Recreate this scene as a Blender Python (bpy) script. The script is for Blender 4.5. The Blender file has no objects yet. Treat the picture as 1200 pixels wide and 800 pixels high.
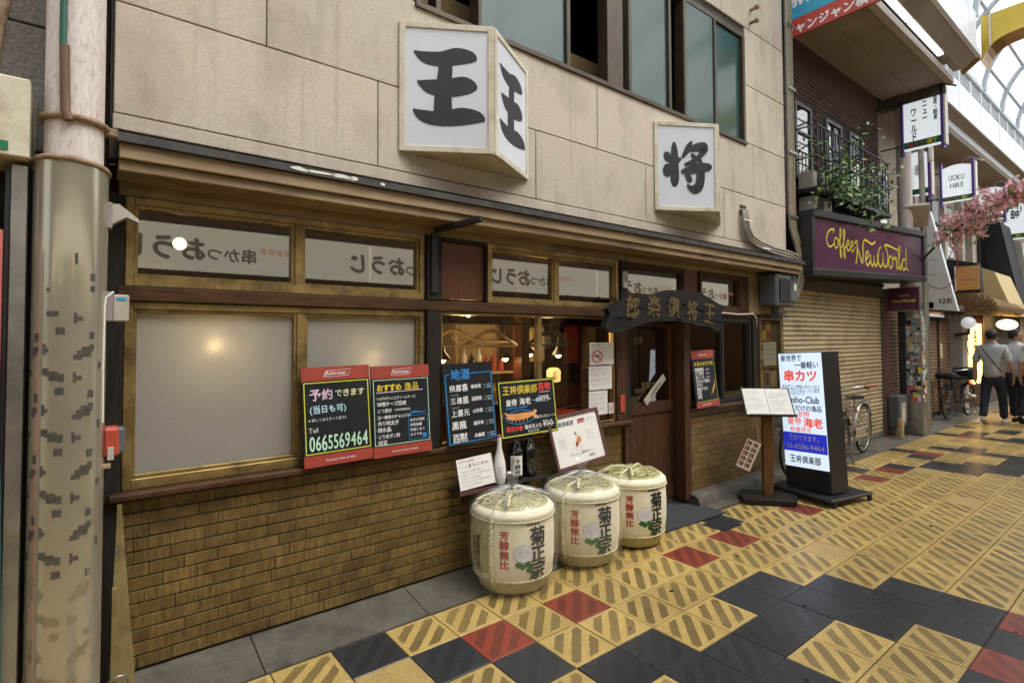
import bpy, bmesh, math, random
from mathutils import Vector, Matrix
random.seed(7)
R = math.radians
PI = math.pi
scene = bpy.context.scene
COL = scene.collection

# ------------------------------------------------------------------ camera
cam_d = bpy.data.cameras.new('camera')
cam = bpy.data.objects.new('camera', cam_d)
COL.objects.link(cam)
scene.camera = cam
yaw, pitch, roll = 0.665822, 0.029604, -0.0040988
cy_, sy_, cp_, sp_ = math.cos(yaw), math.sin(yaw), math.cos(pitch), math.sin(pitch)
fw = Vector((sy_ * cp_, cy_ * cp_, sp_))
rt0 = Vector((cy_, -sy_, 0))
up0 = rt0.cross(fw)
rt = rt0 * math.cos(roll) + up0 * math.sin(roll)
up = -rt0 * math.sin(roll) + up0 * math.cos(roll)
m = Matrix((rt, up, -fw)).transposed().to_4x4()
m.translation = Vector((-1.3291, -2.8517, 1.6224))
cam.matrix_world = m
cam_d.sensor_width = 36
cam_d.lens = 36 * 634.66 / 1200
cam_d.shift_y = -21.27 / 1200
cam_d.clip_end = 500
cam_d.clip_start = 0.05

# ------------------------------------------------------------------ world, sun, exposure
w = bpy.data.worlds.new('World')
scene.world = w
w.use_nodes = True
nt = w.node_tree
sky = nt.nodes.new('ShaderNodeTexSky')
sky.sky_type = 'NISHITA'
sky.sun_disc = False
SUN_EL, SUN_ROT = R(58), R(150)
sky.sun_elevation = SUN_EL
sky.sun_rotation = SUN_ROT
sky.dust_density = 4.0
sky.air_density = 1.0
sky.ozone_density = 1.0
hsv = nt.nodes.new('ShaderNodeHueSaturation')
hsv.inputs['Saturation'].default_value = 0.25
nt.links.new(sky.outputs[0], hsv.inputs['Color'])
bg = nt.nodes['Background']
nt.links.new(hsv.outputs[0], bg.inputs[0])
bg.inputs[1].default_value = 0.15
sd = bpy.data.lights.new('sun', 'SUN')
sd.energy = 1.5
sd.angle = R(30)
sd.color = (1, .96, .88)
so = bpy.data.objects.new('sun', sd)
COL.objects.link(so)
sv = Vector((math.sin(SUN_ROT) * math.cos(SUN_EL), math.cos(SUN_ROT) * math.cos(SUN_EL), math.sin(SUN_EL)))
so.rotation_euler = sv.to_track_quat('Z', 'Y').to_euler()
scene.view_settings.view_transform = 'Standard'
scene.view_settings.look = 'None'
scene.view_settings.exposure = 1.26
scene.view_settings.gamma = 1
scene.cycles.max_bounces = 8
scene.cycles.diffuse_bounces = 4
scene.cycles.glossy_bounces = 4
scene.cycles.transparent_max_bounces = 12
scene.cycles.transmission_bounces = 4
scene.cycles.caustics_reflective = False
scene.cycles.caustics_refractive = False
scene.cycles.use_denoising = True
scene.cycles.sample_clamp_indirect = 4.0


# ------------------------------------------------------------------ materials
def new_mat(name):
    M = bpy.data.materials.new(name)
    M.use_nodes = True
    return M, M.node_tree, M.node_tree.nodes['Principled BSDF']


def mat(name, c, rough=.7, metal=0, c2=None, scale=8, detail=4, bump=0, bscale=None, stretch=None, rnd=0, spec=.5,
        dirt=None, dscale=1.5, coat=0, streak=None):
    """base colour c mixed with c2 by noise; rnd = per-object brightness jitter; dirt = colour laid in large patches"""
    M, t, b = new_mat(name)
    L = t.links.new
    b.inputs['Roughness'].default_value = rough
    b.inputs['Metallic'].default_value = metal
    b.inputs['Specular IOR Level'].default_value = spec
    b.inputs['Coat Weight'].default_value = coat
    tc = t.nodes.new('ShaderNodeTexCoord')
    geo = t.nodes.new('ShaderNodeNewGeometry')
    mp = t.nodes.new('ShaderNodeMapping')
    L(geo.outputs['Position'], mp.inputs[0])
    if stretch:
        mp.inputs['Scale'].default_value = stretch
    n = t.nodes.new('ShaderNodeTexNoise')
    n.inputs['Scale'].default_value = scale
    n.inputs['Detail'].default_value = detail
    n.inputs['Roughness'].default_value = .65
    L(mp.outputs[0], n.inputs['Vector'])
    c2 = c2 or tuple(x * .8 for x in c)
    mx = t.nodes.new('ShaderNodeMix')
    mx.data_type = 'RGBA'
    mx.inputs[6].default_value = (*c, 1)
    mx.inputs[7].default_value = (*c2, 1)
    rp = t.nodes.new('ShaderNodeValToRGB')
    rp.color_ramp.elements[0].position = .35
    rp.color_ramp.elements[1].position = .65
    L(n.outputs[0], rp.inputs[0])
    L(rp.outputs[0], mx.inputs[0])
    out = mx.outputs[2]
    if dirt:
        n2 = t.nodes.new('ShaderNodeTexNoise')
        n2.inputs['Scale'].default_value = dscale
        n2.inputs['Detail'].default_value = 8
        n2.inputs['Roughness'].default_value = .7
        if streak:
            m2 = t.nodes.new('ShaderNodeMapping')
            m2.inputs['Scale'].default_value = streak
            L(geo.outputs['Position'], m2.inputs[0])
            L(m2.outputs[0], n2.inputs['Vector'])
        else:
            L(geo.outputs['Position'], n2.inputs['Vector'])
        r2 = t.nodes.new('ShaderNodeValToRGB')
        r2.color_ramp.elements[0].position = .48
        r2.color_ramp.elements[1].position = .72
        L(n2.outputs[0], r2.inputs[0])
        m3 = t.nodes.new('ShaderNodeMix')
        m3.data_type = 'RGBA'
        L(r2.outputs[0], m3.inputs[0])
        L(out, m3.inputs[6])
        m3.inputs[7].default_value = (*dirt, 1)
        out = m3.outputs[2]
    if rnd:
        oi = t.nodes.new('ShaderNodeObjectInfo')
        mr = t.nodes.new('ShaderNodeMapRange')
        mr.inputs[3].default_value = 1 - rnd
        mr.inputs[4].default_value = 1 + rnd
        L(oi.outputs['Random'], mr.inputs[0])
        vm = t.nodes.new('ShaderNodeVectorMath')
        vm.operation = 'SCALE'
        L(out, vm.inputs[0])
        L(mr.outputs[0], vm.inputs['Scale'])
        out = vm.outputs[0]
    L(out, b.inputs['Base Color'])
    if bump:
        n3 = t.nodes.new('ShaderNodeTexNoise')
        n3.inputs['Scale'].default_value = bscale or scale * 6
        n3.inputs['Detail'].default_value = 5
        L(mp.outputs[0], n3.inputs['Vector'])
        bp = t.nodes.new('ShaderNodeBump')
        bp.inputs['Strength'].default_value = bump
        bp.inputs['Distance'].default_value = .01
        L(n3.outputs[0], bp.inputs['Height'])
        L(bp.outputs[0], b.inputs['Normal'])
    return M


def glow(name, c, s, base=.0):
    M, t, b = new_mat(name)
    b.inputs['Base Color'].default_value = (*[x * .8 for x in c], 1)
    b.inputs['Emission Color'].default_value = (*c, 1)
    b.inputs['Emission Strength'].default_value = s
    b.inputs['Roughness'].default_value = .4
    return M


def glass(name, tint=(.8, .82, .8), ior=1.9, rough=.015, extra=0.0):
    """thin pane: sees through by tint, mirrors by Fresnel"""
    M, t, b = new_mat(name)
    t.nodes.remove(b)
    L = t.links.new
    tr = t.nodes.new('ShaderNodeBsdfTransparent')
    tr.inputs[0].default_value = (*tint, 1)
    gl = t.nodes.new('ShaderNodeBsdfGlossy')
    gl.inputs['Roughness'].default_value = rough
    gl.inputs['Color'].default_value = (.95, .95, .93, 1)
    fr = t.nodes.new('ShaderNodeFresnel')
    ge = t.nodes.new('ShaderNodeNewGeometry')
    im = t.nodes.new('ShaderNodeMapRange')   # same reflectance on both faces of the pane
    im.inputs[3].default_value = ior
    im.inputs[4].default_value = 1 / ior
    L(ge.outputs['Backfacing'], im.inputs[0])
    L(im.outputs[0], fr.inputs['IOR'])
    ad = t.nodes.new('ShaderNodeMath')
    ad.use_clamp = True
    ad.inputs[1].default_value = extra
    L(fr.outputs[0], ad.inputs[0])
    mx = t.nodes.new('ShaderNodeMixShader')
    L(ad.outputs[0], mx.inputs[0])
    L(tr.outputs[0], mx.inputs[1])
    L(gl.outputs[0], mx.inputs[2])
    L(mx.outputs[0], t.nodes['Material Output'].inputs[0])
    return M


def frosted(name, c, fac=.5, gloss=.15, rough=.3, clear=0.0, bump=.0):
    """translucent sheet: diffuse front, lets light through diffusely, soft sheen, and a little see-through"""
    M, t, b = new_mat(name)
    t.nodes.remove(b)
    L = t.links.new
    df = t.nodes.new('ShaderNodeBsdfDiffuse')
    tl = t.nodes.new('ShaderNodeBsdfTranslucent')
    gl = t.nodes.new('ShaderNodeBsdfGlossy')
    gl.inputs['Roughness'].default_value = rough
    n = t.nodes.new('ShaderNodeTexNoise')
    n.inputs['Scale'].default_value = 130
    n.inputs['Detail'].default_value = 3
    geo = t.nodes.new('ShaderNodeNewGeometry')
    L(geo.outputs['Position'], n.inputs['Vector'])
    cm = t.nodes.new('ShaderNodeMix')
    cm.data_type = 'RGBA'
    cm.inputs[6].default_value = (*[x * .8 for x in c], 1)
    cm.inputs[7].default_value = (*[min(1, x * 1.15) for x in c], 1)
    L(n.outputs[0], cm.inputs[0])
    L(cm.outputs[2], df.inputs[0])
    L(cm.outputs[2], tl.inputs[0])
    a = t.nodes.new('ShaderNodeMixShader')
    a.inputs[0].default_value = fac
    L(df.outputs[0], a.inputs[1])
    L(tl.outputs[0], a.inputs[2])
    g = t.nodes.new('ShaderNodeMixShader')
    g.inputs[0].default_value = gloss
    L(a.outputs[0], g.inputs[1])
    L(gl.outputs[0], g.inputs[2])
    out = g.outputs[0]
    if clear:
        tr = t.nodes.new('ShaderNodeBsdfTransparent')
        h = t.nodes.new('ShaderNodeMixShader')
        h.inputs[0].default_value = clear
        L(out, h.inputs[1])
        L(tr.outputs[0], h.inputs[2])
        out = h.outputs[0]
    L(out, t.nodes['Material Output'].inputs[0])
    return M


def tile_mat(name, base, speck, stripe, plain=False, rough=.42, stripe_amt=1.0):
    M, t, b = new_mat(name)
    L = t.links.new
    uv = t.nodes.new('ShaderNodeUVMap')
    sp = t.nodes.new('ShaderNodeSeparateXYZ')
    L(uv.outputs[0], sp.inputs[0])
    geo = t.nodes.new('ShaderNodeNewGeometry')

    def mth(op, a, bb=None, cl=False):
        n = t.nodes.new('ShaderNodeMath')
        n.operation = op
        n.use_clamp = cl
        for k, v in enumerate((a, bb)):
            if v is None:
                continue
            if isinstance(v, (int, float)):
                n.inputs[k].default_value = v
            else:
                L(v, n.inputs[k])
        return n.outputs[0]
    n1 = t.nodes.new('ShaderNodeTexNoise')
    n1.inputs['Scale'].default_value = 170
    n1.inputs['Detail'].default_value = 2
    L(geo.outputs['Position'], n1.inputs['Vector'])
    r1 = t.nodes.new('ShaderNodeValToRGB')
    r1.color_ramp.elements[0].position = .38
    r1.color_ramp.elements[1].position = .6
    L(n1.outputs[0], r1.inputs[0])
    mx = t.nodes.new('ShaderNodeMix')
    mx.data_type = 'RGBA'
    mx.inputs[6].default_value = (*speck, 1)
    mx.inputs[7].default_value = (*base, 1)
    L(r1.outputs[0], mx.inputs[0])
    col = mx.outputs[2]
    hgt = None
    if not plain:
        wob = t.nodes.new('ShaderNodeTexNoise')
        wob.inputs['Scale'].default_value = 25
        L(geo.outputs['Position'], wob.inputs['Vector'])
        wv = mth('MULTIPLY', mth('SUBTRACT', wob.outputs[0], .5), .05)
        d = mth('ABSOLUTE', mth('ADD', mth('SUBTRACT', sp.outputs[0], sp.outputs[1]), wv))
        c1 = mth('LESS_THAN', d, .125)
        c2 = mth('MULTIPLY', mth('GREATER_THAN', d, .33), mth('LESS_THAN', d, .57))
        ins = None
        for k in (0, 1):
            e = mth('LESS_THAN', mth('ABSOLUTE', mth('SUBTRACT', sp.outputs[k], .5)), .43)
            ins = e if ins is None else mth('MULTIPLY', ins, e)
        mask = mth('MULTIPLY', mth('ADD', c1, c2, True), ins)
        # fine hatching of the sunk stripes, worn by foot traffic
        wn = t.nodes.new('ShaderNodeTexNoise')
        wn.inputs['Scale'].default_value = 60
        wn.inputs['Detail'].default_value = 6
        L(geo.outputs['Position'], wn.inputs['Vector'])
        wr = t.nodes.new('ShaderNodeMapRange')
        wr.inputs[1].default_value = .3
        wr.inputs[2].default_value = .7
        wr.inputs[3].default_value = .80
        wr.inputs[4].default_value = 1.0
        L(wn.outputs[0], wr.inputs[0])
        big = t.nodes.new('ShaderNodeTexNoise')
        big.inputs['Scale'].default_value = .9
        L(geo.outputs['Position'], big.inputs['Vector'])
        br = t.nodes.new('ShaderNodeMapRange')
        br.inputs[1].default_value = .35
        br.inputs[2].default_value = .65
        br.inputs[3].default_value = .76
        br.inputs[4].default_value = 1.0
        L(big.outputs[0], br.inputs[0])
        oj = t.nodes.new('ShaderNodeObjectInfo')
        jr = t.nodes.new('ShaderNodeMapRange')
        jr.inputs[3].default_value = .82
        jr.inputs[4].default_value = 1.0
        L(mth('FRACT', mth('MULTIPLY', oj.outputs['Random'], 7.3)), jr.inputs[0])
        f = mth('MULTIPLY', mth('MULTIPLY', mth('MULTIPLY', mth('MULTIPLY', mask, wr.outputs[0]), br.outputs[0]), jr.outputs[0]), stripe_amt)
        m2 = t.nodes.new('ShaderNodeMix')
        m2.data_type = 'RGBA'
        L(f, m2.inputs[0])
        L(col, m2.inputs[6])
        m2.inputs[7].default_value = (*stripe, 1)
        col = m2.outputs[2]
        hgt = mask
    # grime
    gn = t.nodes.new('ShaderNodeTexNoise')
    gn.inputs['Scale'].default_value = 3.5
    gn.inputs['Detail'].default_value = 9
    gn.inputs['Roughness'].default_value = .7
    L(geo.outputs['Position'], gn.inputs['Vector'])
    gr = t.nodes.new('ShaderNodeMapRange')
    gr.inputs[1].default_value = .4
    gr.inputs[2].default_value = .75
    gr.inputs[3].default_value = 0
    gr.inputs[4].default_value = .62
    L(gn.outputs[0], gr.inputs[0])
    m4 = t.nodes.new('ShaderNodeMix')
    m4.data_type = 'RGBA'
    L(gr.outputs[0], m4.inputs[0])
    L(col, m4.inputs[6])
    m4.inputs[7].default_value = (base[0] * .45 + .01, base[1] * .42 + .01, base[2] * .4 + .01, 1)
    oi = t.nodes.new('ShaderNodeObjectInfo')
    mr = t.nodes.new('ShaderNodeMapRange')
    mr.inputs[3].default_value = .86
    mr.inputs[4].default_value = 1.1
    L(oi.outputs['Random'], mr.inputs[0])
    vm = t.nodes.new('ShaderNodeVectorMath')
    vm.operation = 'SCALE'
    L(m4.outputs[2], vm.inputs[0])
    L(mr.outputs[0], vm.inputs['Scale'])
    L(vm.outputs[0], b.inputs['Base Color'])
    rr = t.nodes.new('ShaderNodeMapRange')
    rr.inputs[3].default_value = rough - .22
    rr.inputs[4].default_value = rough + .10
    L(gn.outputs[0], rr.inputs[0])
    L(rr.outputs[0], b.inputs['Roughness'])
    bp = t.nodes.new('ShaderNodeBump')
    bp.inputs['Strength'].default_value = .35
    bp.inputs['Distance'].default_value = .004
    hh = n1.outputs[0] if hgt is None else mth('SUBTRACT', mth('MULTIPLY', n1.outputs[0], .35), hgt)
    L(hh, bp.inputs['Height'])
    L(bp.outputs[0], b.inputs['Normal'])
    return M


MT = {}
MT['t_yel'] = tile_mat('tile_yellow_striped', (.64, .465, .165), (.33, .22, .065), (.070, .050, .022))
MT['t_yfar'] = tile_mat('tile_yellow_striped_worn', (.64, .475, .18), (.36, .245, .075), (.085, .062, .028), stripe_amt=.72, rough=.36)
MT['t_pla'] = tile_mat('tile_yellow_plain', (.62, .46, .18), (.30, .20, .07), (.1, .07, .03), plain=True)
MT['t_blk'] = tile_mat('tile_black', (.026, .029, .033), (.042, .046, .05), (.017, .018, .021), stripe_amt=.7, rough=.36)
MT['t_red'] = tile_mat('tile_red', (.30, .060, .032), (.2, .04, .025), (.10, .028, .022))
MT['grout'] = mat('grout', (.03, .026, .02), .9, c2=(.05, .042, .03), scale=20)
MT['concrete'] = mat('worn_concrete', (.135, .12, .095), .6, c2=(.075, .068, .055), scale=7, detail=8, bump=.6, bscale=60, dirt=(.045, .04, .032), dscale=4.5)
MT['asphalt'] = mat('street_paving', (.2, .19, .17), .85, c2=(.14, .13, .12), scale=4, bump=.3)
MT['cement'] = mat('cement_panel', (.56, .495, .41), .85, c2=(.48, .415, .335), scale=60, bump=.35, bscale=140, rnd=.06,
                   dirt=(.36, .305, .235), dscale=1.5, streak=(1.6, 1, .9))
_t = MT['cement'].node_tree
_b = _t.nodes['Principled BSDF']
_src = _b.inputs['Base Color'].links[0].from_socket
_g = _t.nodes.new('ShaderNodeNewGeometry')
_m = _t.nodes.new('ShaderNodeMapping')
_m.inputs['Scale'].default_value = (11, 1, .55)
_t.links.new(_g.outputs['Position'], _m.inputs[0])
_n = _t.nodes.new('ShaderNodeTexNoise')
_n.inputs['Scale'].default_value = 1.6
_n.inputs['Detail'].default_value = 6
_t.links.new(_m.outputs[0], _n.inputs['Vector'])
_r = _t.nodes.new('ShaderNodeMapRange')
_r.inputs[1].default_value = .56
_r.inputs[2].default_value = .80
_r.inputs[3].default_value = 0
_r.inputs[4].default_value = .34
_t.links.new(_n.outputs[0], _r.inputs[0])
_x = _t.nodes.new('ShaderNodeMix')
_x.data_type = 'RGBA'
_t.links.new(_r.outputs[0], _x.inputs[0])
_t.links.new(_src, _x.inputs[6])
_x.inputs[7].default_value = (.20, .165, .12, 1)
_t.links.new(_x.outputs[2], _b.inputs['Base Color'])
MT['cement2'] = mat('granite_render', (.26, .24, .215), .9, c2=(.13, .12, .11), scale=70, bump=.7, bscale=90)
MT['joint'] = mat('dark_joint', (.05, .042, .035), .9)
MT['brick'] = mat('wall_tile', (.245, .165, .052), .42, c2=(.10, .060, .020), scale=9, stretch=(9, 9, .9), detail=6, bump=.5, bscale=60, rnd=.2, dirt=(.08, .05, .02), dscale=5)
MT['mortar'] = mat('mortar', (.055, .045, .03), .95, c2=(.03, .025, .018), scale=30)
MT['redbrick'] = mat('red_brick', (.085, .034, .026), .8, c2=(.045, .022, .018), scale=20, rnd=.4, bump=.4)
MT['eave'] = mat('painted_eave_board', (.36, .27, .155), .6, c2=(.24, .17, .095), scale=6, stretch=(.6, 3, 3), dirt=(.13, .09, .05), dscale=2.5, streak=(.5, 2, 2))
MT['beige'] = mat('olive_beige_board', (.35, .265, .14), .6, c2=(.23, .165, .085), scale=3, dirt=(.14, .1, .05), dscale=2)
MT['drip'] = mat('black_flashing', (.03, .03, .032), .45, c2=(.07, .065, .06), scale=12)
MT['brass'] = mat('bronze_aluminium', (.40, .29, .115), .38, metal=.6, c2=(.24, .165, .065), scale=9, stretch=(1, 1, 1), dirt=(.08, .055, .03), dscale=6)
MT['wood'] = mat('dark_stained_wood', (.10, .050, .022), .5, c2=(.05, .025, .013), scale=12, stretch=(.7, 6, 6), bump=.2, spec=.2, dirt=(.03, .017, .01), dscale=4)
MT['woodv'] = mat('dark_wood_vertical', (.075, .036, .018), .48, c2=(.035, .018, .011), scale=12, stretch=(6, 6, .6), bump=.2, spec=.22, dirt=(.12, .045, .02), dscale=9, streak=(7, 7, .8))
MT['blackwood'] = mat('black_wood', (.018, .016, .015), .5, c2=(.03, .026, .022), scale=14, stretch=(6, 6, .7), bump=.2, spec=.18)
MT['redwood'] = mat('reddish_wood', (.16, .052, .022), .4, c2=(.08, .028, .014), scale=12, stretch=(6, 6, .6), bump=.15)
MT['palewood'] = mat('pale_wood', (.42, .30, .14), .6, c2=(.34, .23, .10), scale=10, stretch=(5, 5, .6), bump=.2)
MT['hangerwood'] = mat('varnished_hanger_wood', (.55, .34, .12), .4, c2=(.45, .27, .09), scale=10)
MT['oldpale'] = mat('weathered_pale_wood', (.27, .215, .09), .7, c2=(.20, .155, .06), scale=9, stretch=(6, 6, .6), bump=.3, dirt=(.12, .09, .04), dscale=12)
MT['carved'] = mat('carved_black_wood', (.007, .007, .008), .65, c2=(.018, .015, .012), scale=10, stretch=(1, 6, 7), bump=1.0, bscale=30, spec=.18)
MT['goldp'] = mat('aged_gold_paint', (.15, .10, .028), .5, c2=(.05, .036, .014), scale=30)
MT['white'] = mat('white_paint', (.74, .72, .66), .5, c2=(.68, .66, .6), scale=6)
MT['cream'] = mat('cream_metal', (.66, .62, .50), .45, c2=(.58, .54, .43), scale=5, dirt=(.4, .32, .2), dscale=6)
MT['face'] = mat('white_sign_face', (.66, .70, .76), .3, c2=(.62, .66, .72), scale=2)
MT['ink'] = mat('black_ink', (.012, .012, .014), .55, c2=(.018, .018, .02))
MT['paper'] = mat('paper', (.74, .73, .70), .7, c2=(.70, .69, .66), scale=12)
MT['paperprint'] = mat('faded_print', (.22, .22, .23), .7, c2=(.3, .3, .32), scale=40)
MT['slate'] = mat('chalkboard', (.012, .015, .017), .55, c2=(.02, .023, .025), scale=9, spec=.18)
MT['chwhite'] = mat('chalk_white', (.82, .82, .84), .8)
MT['chpink'] = mat('chalk_pink', (.78, .55, .72), .8)
MT['chyel'] = mat('chalk_yellow', (.85, .68, .05), .8)
MT['chpale'] = mat('chalk_pale_yellow', (.8, .85, .55), .8)
MT['chblue'] = mat('chalk_blue', (.02, .22, .55), .8)
MT['chsky'] = mat('chalk_light_blue', (.5, .75, .9), .8)
MT['chgreen'] = mat('chalk_mint', (.5, .8, .6), .8)
MT['chlime'] = mat('chalk_lime', (.55, .62, .04), .8)
MT['chred'] = mat('chalk_red', (.75, .06, .05), .8)
MT['chorange'] = mat('chalk_orange', (.75, .35, .12), .8)
MT['redband'] = mat('red_band', (.34, .052, .035), .5, c2=(.29, .042, .03), scale=14)
MT['redink'] = mat('red_ink', (.5, .04, .035), .5)
MT['blueink'] = mat('navy_ink', (.03, .04, .25), .5)
MT['yelpaint'] = mat('yellow_lettering', (.80, .68, .04), .5)
MT['purple'] = mat('plum_sign_face', (.085, .02, .06), .25, c2=(.1, .028, .072), scale=2, coat=.4)
MT['violet'] = mat('violet_paint', (.10, .04, .32), .45)
MT['greenp'] = mat('green_band', (.01, .18, .08), .45)
MT['black'] = mat('black_metal', (.016, .016, .018), .4, c2=(.022, .022, .024), scale=5)
MT['blackm'] = mat('black_matte', (.016, .016, .018), .75, c2=(.024, .024, .026), scale=20, spec=.2)
MT['steel'] = mat('steel', (.42, .41, .39), .35, metal=.8, c2=(.3, .29, .27), scale=10)
MT['chrome'] = mat('chrome', (.6, .6, .6), .2, metal=1)
MT['rubber'] = mat('rubber', (.02, .02, .02), .8)
MT['polepaint'] = mat('pale_pole_paint', (.70, .635, .60), .5, c2=(.62, .55, .515), scale=8, stretch=(5, 5, .5), bump=.1, dirt=(.40, .32, .25), dscale=26, streak=(3, 3, 1.0))
MT['rust'] = mat('rusty_band', (.34, .26, .17), .6, c2=(.17, .09, .04), scale=18, bump=.4)
MT['greycable'] = mat('grey_conduit', (.30, .275, .22), .55, c2=(.22, .2, .16), scale=14)
MT['yelcable'] = mat('ochre_conduit', (.36, .27, .09), .55, c2=(.26, .2, .08), scale=6)
MT['green'] = mat('green_cable', (.01, .10, .07), .5)
MT['teal'] = mat('teal_hose', (.01, .16, .16), .35)
MT['brown'] = mat('brown_tape', (.15, .08, .04), .6)
MT['pinkboard'] = mat('pink_board', (.55, .13, .12), .5, c2=(.5, .15, .13))
MT['greymetal'] = mat('meter_grey', (.11, .12, .13), .45, c2=(.08, .085, .09), scale=6)
MT['lightgrey'] = mat('light_grey_plastic', (.45, .42, .37), .5, c2=(.38, .35, .3), scale=10)
MT['mauve'] = mat('mauve_plastic', (.33, .28, .27), .5)
MT['redplastic'] = mat('red_plastic', (.45, .07, .04), .45)
MT['shutter'] = mat('shutter_steel', (.50, .41, .255), .45, metal=.1, c2=(.43, .35, .21), scale=5, stretch=(1, 1, 6), rnd=.06, dirt=(.2, .15, .09), dscale=2.5)
MT['shutter2'] = mat('shutter_rust', (.26, .16, .09), .5, metal=.15, c2=(.2, .12, .07), scale=5, rnd=.06)
MT['komo'] = mat('straw_matting', (.62, .59, .32), .85, c2=(.42, .39, .17), scale=60, bump=.9, bscale=150)
MT['komowhite'] = mat('cream_wrap', (.84, .80, .62), .7, c2=(.78, .735, .54), scale=20, bump=.3, bscale=150)
MT['rope'] = mat('straw_rope', (.78, .73, .52), .85, c2=(.5, .44, .22), scale=70, bump=.8, bscale=160)
MT['leafink'] = mat('green_print', (.02, .16, .03), .6)
MT['petal'] = mat('white_print', (.88, .88, .90), .6)
MT['petalline'] = mat('grey_line_print', (.38, .38, .42), .6)
MT['matfab'] = mat('grey_door_mat', (.034, .037, .040), .95, c2=(.055, .06, .064), scale=120, bump=.8, bscale=300)
MT['soffit'] = mat('soffit_board', (.33, .27, .225), .7, c2=(.29, .235, .195), scale=2, dirt=(.2, .16, .13), dscale=.8)
MT['canopy'] = mat('canopy_panel', (.42, .36, .31), .6, c2=(.38, .32, .28), scale=2)
MT['arcwhite'] = mat('arcade_white', (.72, .76, .82), .4, c2=(.64, .68, .74), scale=3)
MT['gold'] = mat('gold_metal', (.72, .55, .10), .28, metal=.55, c2=(.62, .44, .07), scale=2)
MT['golddark'] = mat('gold_brown', (.42, .22, .045), .35, metal=.5, c2=(.3, .15, .03), scale=4)
MT['rib'] = mat('roof_steel', (.60, .66, .72), .45, c2=(.52, .58, .64), scale=3)
MT['bluesign'] = mat('blue_sign', (.03, .38, .62), .45)
MT['redsign'] = mat('red_sign', (.48, .055, .045), .45)
MT['wallfar'] = mat('beige_render', (.40, .35, .28), .85, c2=(.34, .29, .23), scale=6, bump=.3, dirt=(.22, .18, .14), dscale=1.2)
MT['umberwall'] = mat('brown_render', (.14, .105, .075), .85, c2=(.10, .075, .055), scale=5)
MT['walldark'] = mat('dark_render', (.10, .085, .07), .85, c2=(.07, .06, .05), scale=6)
MT['straw'] = mat('thatch_straw', (.34, .22, .10), .9, c2=(.2, .12, .05), scale=40, bump=.5, rnd=.2)
MT['tan'] = mat('tan_canvas', (.58, .46, .24), .8, c2=(.52, .41, .21), scale=4)
MT['blackcanvas'] = mat('black_canvas', (.012, .014, .018), .7)
MT['silver'] = mat('silver_canvas', (.48, .47, .44), .5, c2=(.4, .39, .37), scale=3)
MT['blossom'] = mat('pink_petal', (.86, .42, .46), .7, c2=(.88, .56, .60), scale=14)
MT['blossom2'] = mat('pale_pink_petal', (.90, .66, .69), .7, c2=(.85, .48, .52), scale=20)
MT['leafg'] = mat('leaf_green', (.06, .16, .03), .6, c2=(.10, .22, .05), scale=9)
MT['leafd'] = mat('leaf_dark', (.03, .075, .018), .6, c2=(.05, .11, .025), scale=9)
MT['leafy'] = mat('leaf_lime', (.25, .32, .05), .6)
MT['ribbong'] = mat('green_ribbon', (.06, .38, .18), .6)
MT['skin'] = mat('skin', (.42, .24, .16), .55, c2=(.38, .21, .14))
MT['hair'] = mat('black_hair', (.012, .010, .009), .6, c2=(.02, .016, .014), scale=60, bump=.5)
MT['shirtgrey'] = mat('grey_shirt_cloth', (.40, .41, .43), .85, c2=(.34, .35, .37), scale=7, bump=.5, bscale=14)
MT['shirtwhite'] = mat('white_shirt_cloth', (.60, .62, .65), .85, c2=(.54, .56, .59), scale=7, bump=.5, bscale=14)
MT['navy'] = mat('navy_trousers', (.011, .014, .026), .85, c2=(.024, .028, .045), scale=9, bump=.5, bscale=16)
MT['shoewhite'] = mat('white_shoe', (.62, .60, .54), .6)
MT['shoebrown'] = mat('brown_shoe', (.16, .11, .07), .6)
MT['maroon'] = mat('worn_maroon_frame', (.13, .05, .045), .5, c2=(.08, .03, .028), scale=30)
MT['bottlewhite'] = mat('frosted_white_bottle', (.85, .83, .82), .3, coat=.3)
MT['bottledark'] = mat('dark_green_bottle', (.008, .012, .009), .12, coat=.5)
MT['teapane'] = None
MT['glass'] = glass('shop_glass', (.80, .79, .74), 1.55, .01, .01)
MT['glassT'] = glass('transom_glass', (.62, .60, .52), 1.75, .012, .05)
MT['glassdoor'] = glass('door_glass', (.50, .47, .40), 1.6, .008, .16)
MT['frost'] = frosted('frosted_pane', (.47, .46, .42), .42, .10, .25)
MT['teal_pane'] = frosted('teal_ribbed_pane', (.055, .125, .112), .35, .10, .16)
MT['roofpane'] = frosted('roof_pane', (.86, .92, .94), .9, .02, .3, clear=.58)
MT['plastic'] = frosted('clear_plastic_wrap', (.95, .96, .92), .3, .45, .10, clear=.88)
MT['foldwhite'] = frosted('white_plastic_fold', (.9, .92, .90), .4, .3, .15, clear=.25)
MT['interior'] = mat('interior_dark_wood', (.05, .022, .012), .6, c2=(.025, .012, .008), scale=5, stretch=(3, 3, .5))
MT['interior2'] = mat('interior_red_panel', (.12, .022, .012), .6, c2=(.07, .014, .01), scale=4)
MT['interior3'] = mat('interior_cream', (.42, .33, .20), .7)
MT['bulb'] = glow('warm_bulb', (1, .72, .38), 30)
MT['bulbwarm'] = glow('yellow_bulb', (1, .86, .55), 3)
MT['bulbhot'] = glow('hot_bulb', (1, .74, .42), 420)
MT['bulbsoft'] = glow('soft_lamp', (1, .66, .3), 9)
MT['lantern'] = glow('paper_lantern', (1, .62, .22), .9)
MT['globe'] = glow('white_globe', (.85, .88, .92), .18)
MT['litface'] = glow('lit_sign_face', (.66, .80, .95), .38)
MT['litnavy'] = glow('lit_sign_navy', (.012, .02, .30), .6)
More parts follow.
